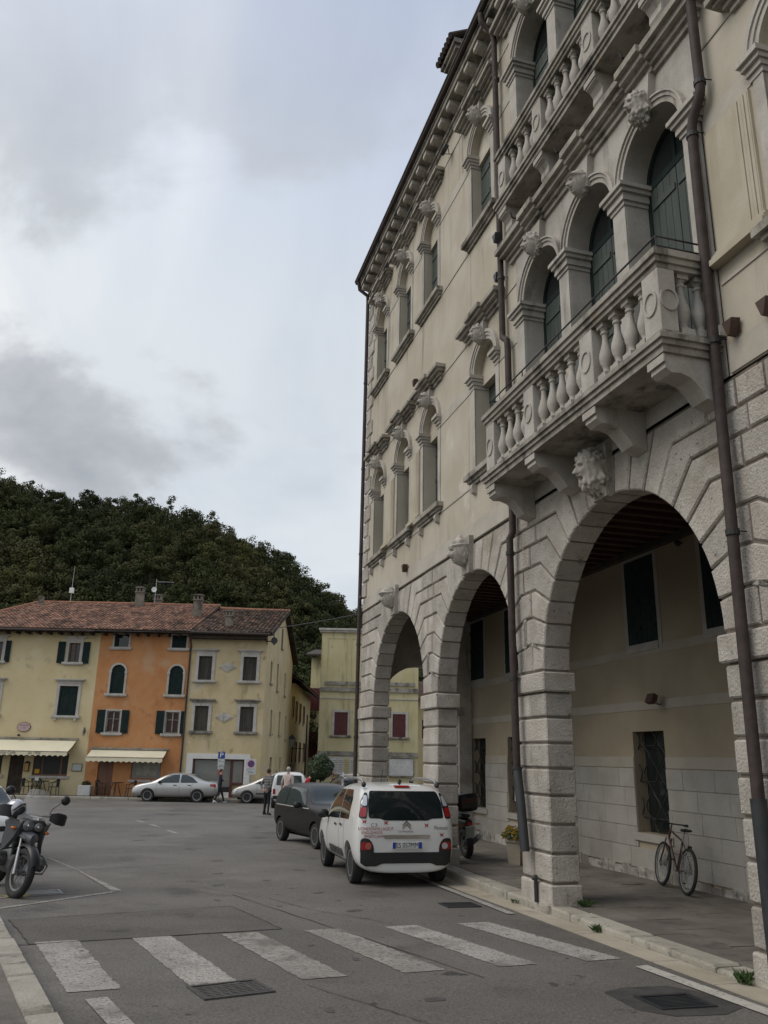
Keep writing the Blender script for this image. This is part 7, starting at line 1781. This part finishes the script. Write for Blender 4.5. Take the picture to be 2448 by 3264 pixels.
# ---- traffic signs
MAT['sign_blue'] = surf('sign_blue', (.010, .050, .22), None, rough=.4); MAT['sign_white'] = surf('sign_white', (.52, .53, .52), (.46, .47, .46), 5, .5); MAT['sign_red'] = surf('sign_red', (.30, .02, .02), None, rough=.4); MAT['sign_back'] = surf('sign_grey', (.30, .31, .31), None, rough=.5)
def lettering(s, size, loc, mat, parent, sx=1.0):
    me = text_mesh(s, size, .001, sx=sx); o = link('lettering', me, mat, parent); o.location = loc; o.rotation_euler = (R(90), 0, 0); return o
k46 = 46.75 / 48
PS = thing('parking_sign', 'blue P parking sign with white panels on a post', 'sign', (-8.88 * k46, 46.75, zf))
def Zs_(z): return 1.74 + (z - 1.74) * k46 - zf
mb = MB(); mb.tube([(0, .04, 0), (0, .04, Zs_(1.86))], .03, 10); mb.build('post', 'steel', PS)
for nm, w, z0, z1, mt in (('parking_panel', .19, 1.49, 1.86, 'sign_blue'), ('hours_panel', .185, 1.07, 1.46, 'sign_white'), ('small_panel', .16, .91, 1.04, 'sign_white'), ('route_panel', .17, .50, .88, surf('faded_red_panel', (.23, .10, .09), None, rough=.6))):
    mb = MB(); mb.cbox(-w, w, -.012, .004, Zs_(z0), Zs_(z1), .004); p_ = mb.build(nm, mt, PS)
    if nm[0] == 'p': lettering('P', .36, (0, -.0145, Zs_(1.675)), 'white', p_, 1.15)
    if nm[0] == 'h': lettering('R', .16, (-.07, -.0145, Zs_(1.35)), 'sign_blue', p_, 1.1); lettering('zona', .075, (.085, -.0145, Zs_(1.34)), 'black', p_); lettering('8.00-20.00', .06, (0, -.0145, Zs_(1.14)), 'black', p_)
    if nm[0] == 's': lettering('F', .10, (-.04, -.0145, Zs_(.975)), 'black', p_)
k2 = 46.8 / 48
NP = thing('no_parking_sign', 'white no-parking sign with red and blue disc on a post', 'sign', (-7.19 * k2, 46.8, zf))
mb = MB(); mb.tube([(0, .04, 0), (0, .04, Zs_(1.5))], .035, 10); mb.build('post', 'steel', NP)
mb = MB(); mb.cbox(-.28, .28, -.012, .004, Zs_(.66), Zs_(1.51), .01); p_ = mb.build('panel', 'sign_white', NP)
zc_ = Zs_(1.24)
mb = MB(); mb.lathe([(.19, -.0125), (.19, -.016), (.145, -.016), (.145, -.0125)], 30, (0, 0, zc_), 'y'); mb.build('red_ring', 'sign_red', p_)
mb = MB(); mb.lathe([(.145, -.0125), (.145, -.0150), (.001, -.0150)], 30, (0, 0, zc_), 'y'); mb.build('blue_disc', 'sign_blue', p_)
mb = MB(); mb.obox((0, -.0160, zc_), (1, 0, -1), (0, 1, 0), (1, 0, 1), .15, .0012, .022); mb.build('red_bar', 'sign_red', p_)
lettering('0-24', .14, (0, -.0145, Zs_(.79)), 'black', p_); lettering('n° ord. ↑', .10, (0, -.0145, Zs_(.95)), 'black', p_)

# ---- wall signs and lamps of the cafe
OS = thing('oval_sign', 'pink oval sign above the cafe awning', 'sign', (-20.2, HY - .05, 2.74)); P = [(.385 * math.cos(t) * (1 + .03 * math.cos(8 * t)), .27 + .265 * math.sin(t) * (1 + .03 * math.cos(8 * t))) for t in [2 * math.pi * k / 48 for k in range(48)]]
mb = MB(); mb.prism(P, lambda a, b, d: (a, d, b), 0, .05); mb.build('border', surf('brown_border', (.14, .08, .07), None, rough=.7), OS); mb = MB(); mb.prism([(a * .92, .27 + (b - .27) * .91) for a, b in P], lambda a, b, d: (a, d, b), -.012, 0); f_ = mb.build('face', surf('pink_face', (.47, .36, .34), (.42, .32, .31), 5, .7), OS)
lettering('Vecchio Bo', .115, (0, -.014, .36), surf('brown_letter', (.14, .07, .06), None), f_); lettering('caffè', .08, (.02, -.014, .22), surf('brown_letter2', (.2, .12, .11), None), f_)
ML = thing('wall_lantern', 'amber lantern box on the wall beside the cafe door', 'lantern', (-19.70, HY, .62)); mb = MB(); mb.box(-.11, .11, -.16, -.04, .03, .42); mb.build('glass', surf('amber_glass', (.42, .24, .04), None, rough=.3), ML)
mb = MB()
for a in (-.12, .10):
    for b in (-.17, -.05): mb.box(a, a + .02, b, b + .02, .02, .43)
mb.box(-.13, .13, -.18, -.02, .0, .029); mb.box(-.13, .13, -.18, -.02, .421, .46); mb.box(-.03, .03, -.03, 0, .2, .5); mb.loft([[(-.13, -.18, .46), (.13, -.18, .46), (.13, -.02, .46), (-.13, -.02, .46)], [(-.02, -.11, .56), (.02, -.11, .56), (.02, -.08, .56), (-.02, -.08, .56)]]); mb.build('frame', 'iron', ML)
MB_ = thing('menu_case', 'framed pale menu case on the yellow wall right of the cafe window', 'menu case', (-16.92, HY, .66)); mb = MB(); mb.box(-.28, .28, -.05, 0, 0, .42); mb.build('frame', surf('bronze_frame', (.14, .12, .07), None, rough=.5), MB_); mb = MB(); mb.box(-.245, .245, -.055, -.049, .04, .385); mb.build('sheet', surf('pale_sheet', (.42, .46, .44), None, rough=.4), MB_)
DS = thing('hanging_sign', 'round projecting sign on an iron bracket near the house edge', 'sign', (-16.66, HY, 2.55)); mb = MB(); mb.lathe([(.24, -.02), (.26, 0), (.24, .02)], 24, (0, -.35, .27), 'x'); d_ = mb.build('disc', 'trim', DS); mb = MB(); mb.lathe([(.17, .021), (.17, .026), (.002, .026)], 20, (0, -.35, .27), 'x'); mb.lathe([(.002, -.026), (.17, -.026), (.17, -.021)], 20, (0, -.35, .27), 'x'); mb.build('emblem', 'trim_old', d_); mb = MB(); mb.tube([(0, 0, .27), (0, -.1, .27)], .015, 6); mb.build('bracket', 'iron', DS)
LM = thing('awning_lamp', 'small black spotlight above the cafe awning', 'lamp', (-20.35, HY, 2.46)); mb = MB(); mb.tube([(0, 0, .05), (0, -.22, .12)], .015, 6); mb.lathe([(.05, 0), (.09, -.10), (.02, -.14)], 12, (0, -.24, .16), 'z'); mb.build('lamp', 'black', LM)
GA = thing('exit_board', 'small green arrow board low by the cafe door', 'sign', (-20.95, 47.2, zf)); mb = MB(); mb.cbox(-.26, .26, -.02, .02, .0, .42, .01); g_ = mb.build('board', surf('green_board', (.06, .16, .05), None, rough=.6), GA); lettering('→', .34, (0, -.022, .21), surf('pale_green', (.40, .55, .33), None), g_, 1.2)
# corner floodlight, alley lantern
FLc = thing('floodlight', 'round floodlight on a bracket at the top corner of the peeling house', 'floodlight', (-6.67, 47.95, 8.10)); mb = MB(); mb.tube([(-.1, 0, 0), (.30, -.1, 0)], .03, 6); mb.tube([(.0, -.05, -.2), (.0, -.05, .15)], .02, 6); mb.build('bracket', 'iron', FLc); mb = MB(); mb.lathe([(.06, .12), (.17, .0), (.20, -.10), (.19, -.12), (.01, -.12)], 18, (.42, -.12, .02), 'y'); mb.build('lamp', 'castiron', FLc, 40)
LP = thing('street_lantern', 'old street lantern on a bracketed iron post in the alley', 'street lamp', (-5.42, 62.6, -.95)); mb = MB(); mb.tube([(0, 0, 0), (0, 0, 5.6)], [.07, .05], 10); mb.tube([(0, 0, 3.15), (-.6, 0, 3.2), (-.95, 0, 3.15), (-1.05, 0, 3.3)], .025, 6); mb.build('post', 'iron', LP)
mb = MB(); mb.loft([[(-1.05 + a * .13, b * .13, 3.32) for a, b in ((-1, -1), (1, -1), (1, 1), (-1, 1))], [(-1.05 + a * .24, b * .24, 3.85) for a, b in ((-1, -1), (1, -1), (1, 1), (-1, 1))]]); l_ = mb.build('glass', surf('lantern_glass', (.22, .22, .19), None, rough=.2), LP); mb = MB(); mb.loft([[(-1.05 + a * .27, b * .27, 3.851) for a, b in ((-1, -1), (1, -1), (1, 1), (-1, 1))], [(-1.05 + a * .05, b * .05, 4.15) for a, b in ((-1, -1), (1, -1), (1, 1), (-1, 1))]]); mb.build('cap', 'iron', l_)
# ---- planter and cafe furniture
PLn = thing('planter', 'white square planter with a small plant at the house boundary', 'planter', (-16.1, 47.35, zf)); mb = MB(); mb.cbox(-.34, .34, -.25, .25, 0, .55, .03); mb.build('box', surf('white_planter', (.50, .50, .48), (.44, .44, .42), 4, .8), PLn)
mb = MB(); leafball(mb, (0, 0, .62), .24, 260, .06, rg, .55); mb.build('plant', surf('dark_plant', (.035, .03, .018), (.05, .06, .025), 9, .8), PLn)
MAT['chair_plastic'] = surf('dark_green_plastic', (.014, .018, .015), None, rough=.6); MAT['chair_brown'] = surf('dark_brown_plastic', (.030, .018, .013), None, rough=.6)
def chair(label, pos, face, mat, group):
    c = thing('cafe_chair', label, 'chair', (pos[0], pos[1], zf), face, group)
    mb = MB(); mb.cbox(-.22, .22, -.22, .22, .42, .445, .01); mb.build('seat', mat, c)
    for a, b in ((-.2, -.2), (.2, -.2), (.2, .2), (-.2, .2)): mb = MB(); mb.tube([(a * 1.15, b * 1.15, 0), (a, b, .42)], [.018, .024], 6); mb.build('leg', mat, c)
    mb = MB(); mb.tube([(-.20, s, .86 - .10 * (abs(s) / .22) ** 2) for s in np.linspace(-.24, .24, 9)], .024, 6)
    for s in np.linspace(-.18, .18, 6): mb.tube([(-.20, s, .44), (-.22, s * 1.1, .84)], .017, 5)
    mb.build('backrest', mat, c)
    for q in (-1, 1): mb = MB(); mb.tube([(.18, q * .21, .43), (.20, q * .25, .64), (.02, q * .26, .66), (-.21, q * .24, .78)], .022, 6); mb.build('armrest', mat, c)
def table(label, pos, mat, group):
    t = thing('cafe_table', label, 'table', (pos[0], pos[1], zf), 0, group); mb = MB(); mb.lathe([(.02, .70), (.42, .70), (.44, .72), (.42, .74), (.02, .74)], 24); mb.build('table_top', mat, t)
    for a in range(4): mb = MB(); mb.tube([(.34 * math.cos(a * 1.571 + .4), .34 * math.sin(a * 1.571 + .4), 0), (.12 * math.cos(a * 1.571 + .4), .12 * math.sin(a * 1.571 + .4), .70)], .022, 6); mb.build('leg', mat, t)
table('dark round cafe table under the yellow house window', (-18.55, 47.3), 'chair_plastic', 'cafe tables'); g1 = 'chairs of the yellow cafe'
chair('dark plastic chair left of the table at the yellow house', (-19.30, 47.25), R(0), 'chair_plastic', g1); chair('dark plastic chair right of the table at the yellow house', (-17.80, 47.25), R(180), 'chair_plastic', g1); chair('dark plastic chair behind the table, against the yellow wall', (-18.95, 47.68), R(-60), 'chair_plastic', g1)
mb = MB(); mb.box(-.1, .1, -.01, .01, .745, .92); o = mb.build('menu_card', 'sign_white'); tag(o, 'small white card standing on the cafe table of the yellow house', 'card'); o.location = (-18.75, 47.15, zf)
table('dark brown cafe table at the orange house', (-14.45, 47.25), 'chair_brown', 'cafe tables'); g2_ = 'chairs of the orange cafe'
chair('dark brown chair left of the table at the orange house', (-15.25, 47.2), R(0), 'chair_brown', g2_); chair('dark brown chair right of the table at the orange house', (-13.55, 47.2), R(180), 'chair_brown', g2_); chair('dark brown chair nearest the bonnet of the silver saloon', (-12.75, 47.35), R(200), 'chair_brown', g2_)

# ---- floodlights and lamps on the palazzo
MAT['copper'] = surf('brown_copper_lamp', (.055, .026, .018), (.075, .038, .026), 8, .6)
def flood(label, n, s, z, kind='box', mat='castiron'):
    p = pw(n, s, CAMZ + z); o = thing('floodlight', label, 'floodlight', p, PA, 'floodlights on the palazzo'); o.scale = (.62,) * 3; mb = MB()
    if kind == 'box':
        mb.obox((-.30, 0, .06), (1, 0, -.5), (0, 1, 0), (.5, 0, 1), .07, .17, .13); mb.build('housing', mat, o); mb = MB(); mb.tube([(0, 0, -.08), (-.12, 0, -.08), (-.24, .18, .04)], .015, 5); mb.tube([(-.12, 0, -.08), (-.24, -.18, .04)], .015, 5); mb.build('bracket', mat, o)
    elif kind == 'funnel':
        mb.loft([[(-.02 - d, a * w, h) for a, d in ((-1, 0), (1, 0), (.8, .16), (-.8, .16))] for w, h in ((.03, -.16), (.13, .06), (.15, .12))]); mb.box(-.02, .0, -.10, .10, -.10, .14); mb.build('housing', mat, o); mb = MB(); mb.box(-.15, -.04, -.10, .10, .121, .13); mb.build('lens', 'glass_dark', o)
    else:
        mb.ball((-.14, 0, 0), .09, .09, .09, 14, 9); mb.tube([(0, 0, .02), (-.1, 0, .02)], .03, 8); mb.build('housing', mat, o)
    return o
flood('black box floodlight under the cornice near the middle downpipe', 5.55, 14.77, 13.45); flood('black box floodlight under the cornice near the far corner', 5.55, 19.70, 13.45)
flood('dark funnel lamp beside the middle downpipe above the first-floor hood', 5.55, 12.28, 8.60, 'funnel'); flood('dark funnel lamp above the hood of the third first-floor window', 5.55, 17.30, 8.75, 'funnel', 'copper'); flood('brown lamp at the far corner above the arcade', 5.50, 21.9, 4.25, 'ball', 'copper'); flood('brown funnel lamp between the two far carved heads', 5.52, 17.90, 4.26, 'funnel', 'copper')
flood('dark funnel lamp on the hood of the triple window', 5.30, 11.72, 9.02, 'funnel'); flood('dark funnel lamp beside the top of the middle downpipe', 5.55, 12.20, 12.36, 'funnel'); flood('brown funnel lamp right of the nearest downpipe above the ashlar', 5.53, 6.35, 4.36, 'funnel', 'copper'); flood('brown funnel lamp cut off by the right edge', 5.53, 5.85, 4.32, 'funnel', 'copper')
flood('dark box lamp on the arcade wall above the bicycle window', 8.58, 12.72, 1.02, 'box', 'copper'); flood('dark box lamp at the far end of the arcade wall', 8.56, 21.85, .92, 'box', 'copper'); flood('black ball camera high on the arcade wall under the beams', 8.58, 11.75, 3.62, 'ball', 'black')
# notice hung in the second barred window
NT = thing('notice', 'white printed notice hung in a barred arcade window', 'notice', pw(8.62, 18.62, CAMZ - .95), PA); mb = MB(); mb.box(-.012, 0, -.30, .36, 0, .95); s_ = mb.build('sheet', 'sign_white', NT); mb = MB()
for i in range(14): mb.box(-.0135, -.0125, -.26 + .02 * (i % 3), .32 - .05 * (i % 4), .36 + i * .04, .375 + i * .04)
mb.box(-.0135, -.0125, .18, .32, .06, .32); mb.build('print', 'letter', s_)
# ================================================================== wooded hill
ridge_pts = [(-400, 70), (-140, 62), (-74.6, 48), (-64, 44), (-54, 42.5), (-46, 43), (-38, 41), (-29, 37.8), (-21, 33.2), (-16, 30.8), (-13, 28.3), (-6, 23), (5, 14), (20, 8), (60, 3), (120, 2), (400, 2)]
rxs, rzs = [a for a, b in ridge_pts], [b for a, b in ridge_pts]
def hill_z(x, y):
    r = np.interp(np.asarray(x) * 150 / np.maximum(y, 150) * 1.0, rxs, rzs); t = np.clip((np.asarray(y) - 78) / 78, 0, 1); t = t * t * (3 - 2 * t) * .55 + t * .45
    back = np.clip((np.asarray(y) - 156) / 260, 0, 1)
    return -.9 + r * t * (1 - .35 * back)
MAT['forest_floor'] = surf('forest_floor', (.018, .024, .010), (.03, .035, .014), .2, .98)
gx = np.linspace(-420, 300, 110); gy = np.concatenate([np.linspace(70, 170, 36), np.linspace(180, 520, 12)])
XX, YY = np.meshgrid(gx, gy); ZZ = hill_z(XX, YY)
V = np.stack([XX, YY, ZZ], -1).reshape(-1, 3); nx = len(gx)
F = [(j * nx + i, j * nx + i + 1, (j + 1) * nx + i + 1, (j + 1) * nx + i) for j in range(len(gy) - 1) for i in range(nx - 1)]
me = bpy.data.meshes.new('hillside'); me.from_pydata(V.tolist(), [], F); me.update(); o = link('hillside', me, 'forest_floor', None, 80); tag(o, kind='structure')
# the wood itself: thousands of leaf clumps on a few hundred crowns
ng = np.random.RandomState(4)
def forest(N, name):
    pts = []
    while len(pts) < N:
        y = 80 + 84 * ng.rand() ** .85; lo, hi = -.52 * y - 4, .06 * y + 3
        x = lo + (hi - lo) * ng.rand()
        if x > 1.5 and y < 95: continue
        pts.append((x, y))
    pts = np.array(pts); pz = hill_z(pts[:, 0], pts[:, 1])
    keep = ((pz + 7 - 1.74) / pts[:, 1] > .165) | (pts[:, 0] / pts[:, 1] > -.125); pts, pz = pts[keep], pz[keep]
    Vs, Ts = [], []
    for (x, y), z in zip(pts, pz):
        sc = 1.0 if y < 120 else 1.1
        cr = ng.uniform(1.6, 2.9) * sc; h = ng.uniform(4.2, 7.2) * sc * (ng.uniform(.75, 1.45) if y > 138 else 1) ; nb = ng.randint(7, 12); tint = float(np.clip(.45 + .28 * math.sin(x * .11 + 1.3) * math.sin(y * .09 + x * .05) + .15 * math.sin(x * .31 + y * .2) + ng.normal() * .16, 0, 1))
        nleaf = 100
        for b in range(nb):
            a = ng.uniform(0, 6.28); rr = cr * .72 * math.sqrt(ng.rand()); c = np.array([x + rr * math.cos(a), y + rr * math.sin(a), z + h * ng.uniform(.40, .92) - .2 * rr])
            br = cr * ng.uniform(.26, .46)
            d = ng.normal(size=(nleaf, 3)); d /= np.linalg.norm(d, axis=1, keepdims=True); d[:, 2] = d[:, 2] * .8 + .12
            p = c + d * br * (.55 + .55 * ng.rand(nleaf, 1))
            nr = d + ng.normal(size=(nleaf, 3)) * .28; nr /= np.linalg.norm(nr, axis=1, keepdims=True)
            e = np.cross(nr, ng.normal(size=(nleaf, 3))); e /= np.linalg.norm(e, axis=1, keepdims=True); f = np.cross(nr, e)
            s = ng.uniform(.08, .19, (nleaf, 1)) * (1 + .15 * sc)
            q = np.stack([p - e * s, p + f * s * .7, p + e * s, p - f * s * .7], 1); Vs.append(q.reshape(-1, 3)); Ts.append(np.full(nleaf, tint * .88 + .12 * ng.rand()))
    V = np.concatenate(Vs); T = np.concatenate(Ts); nf = len(T)
    me = bpy.data.meshes.new(name); me.vertices.add(len(V)); me.vertices.foreach_set('co', V.astype(np.float32).ravel()); me.loops.add(nf * 4); me.loops.foreach_set('vertex_index', np.arange(nf * 4, dtype=np.int32)); me.polygons.add(nf)
    me.polygons.foreach_set('loop_start', np.arange(0, nf * 4, 4, dtype=np.int32)); me.polygons.foreach_set('loop_total', np.full(nf, 4, dtype=np.int32))
    at = me.attributes.new('tint', 'FLOAT', 'FACE'); at.data.foreach_set('value', T.astype(np.float32)); me.update(); me.validate()
    return me, pts, pz
mt = bpy.data.materials.new('woodland_leaf'); mt.use_nodes = True; n_, l_ = mt.node_tree.nodes, mt.node_tree.links; b_ = n_['Principled BSDF']; b_.inputs['Roughness'].default_value = .7; b_.inputs['Specular IOR Level'].default_value = .1
a_ = n_.new('ShaderNodeAttribute'); a_.attribute_name = 'tint'; r_ = n_.new('ShaderNodeValToRGB'); l_.new(a_.outputs['Fac'], r_.inputs[0]); l_.new(r_.outputs[0], b_.inputs['Base Color']); el_ = r_.color_ramp.elements
el_[0].position = 0; el_[0].color = (.026, .033, .013, 1); el_[1].position = 1; el_[1].color = (.095, .100, .030, 1); q_ = el_.new(.45); q_.color = (.043, .052, .018, 1); q_ = el_.new(.75); q_.color = (.066, .064, .026, 1)
MAT['wood_leaf'] = mt
me, pts, pz = forest(1500, 'woodland'); wo = link('woodland', me, 'wood_leaf'); tag(wo, 'dark green mixed woodland covering the hill behind the houses', 'woodland', kind='stuff')
mb = MB()
for (x, y), z in zip(pts, pz):
    mb.tube([(x, y, z - .5), (x + .1, y, z + 2.2), (x + .15, y + .1, z + 4.2)], [.16, .12, .05], 5)
o = mb.build('trunks', surf('grey_bark', (.06, .055, .045), None, rough=.9), wo); tag(o, kind='stuff')
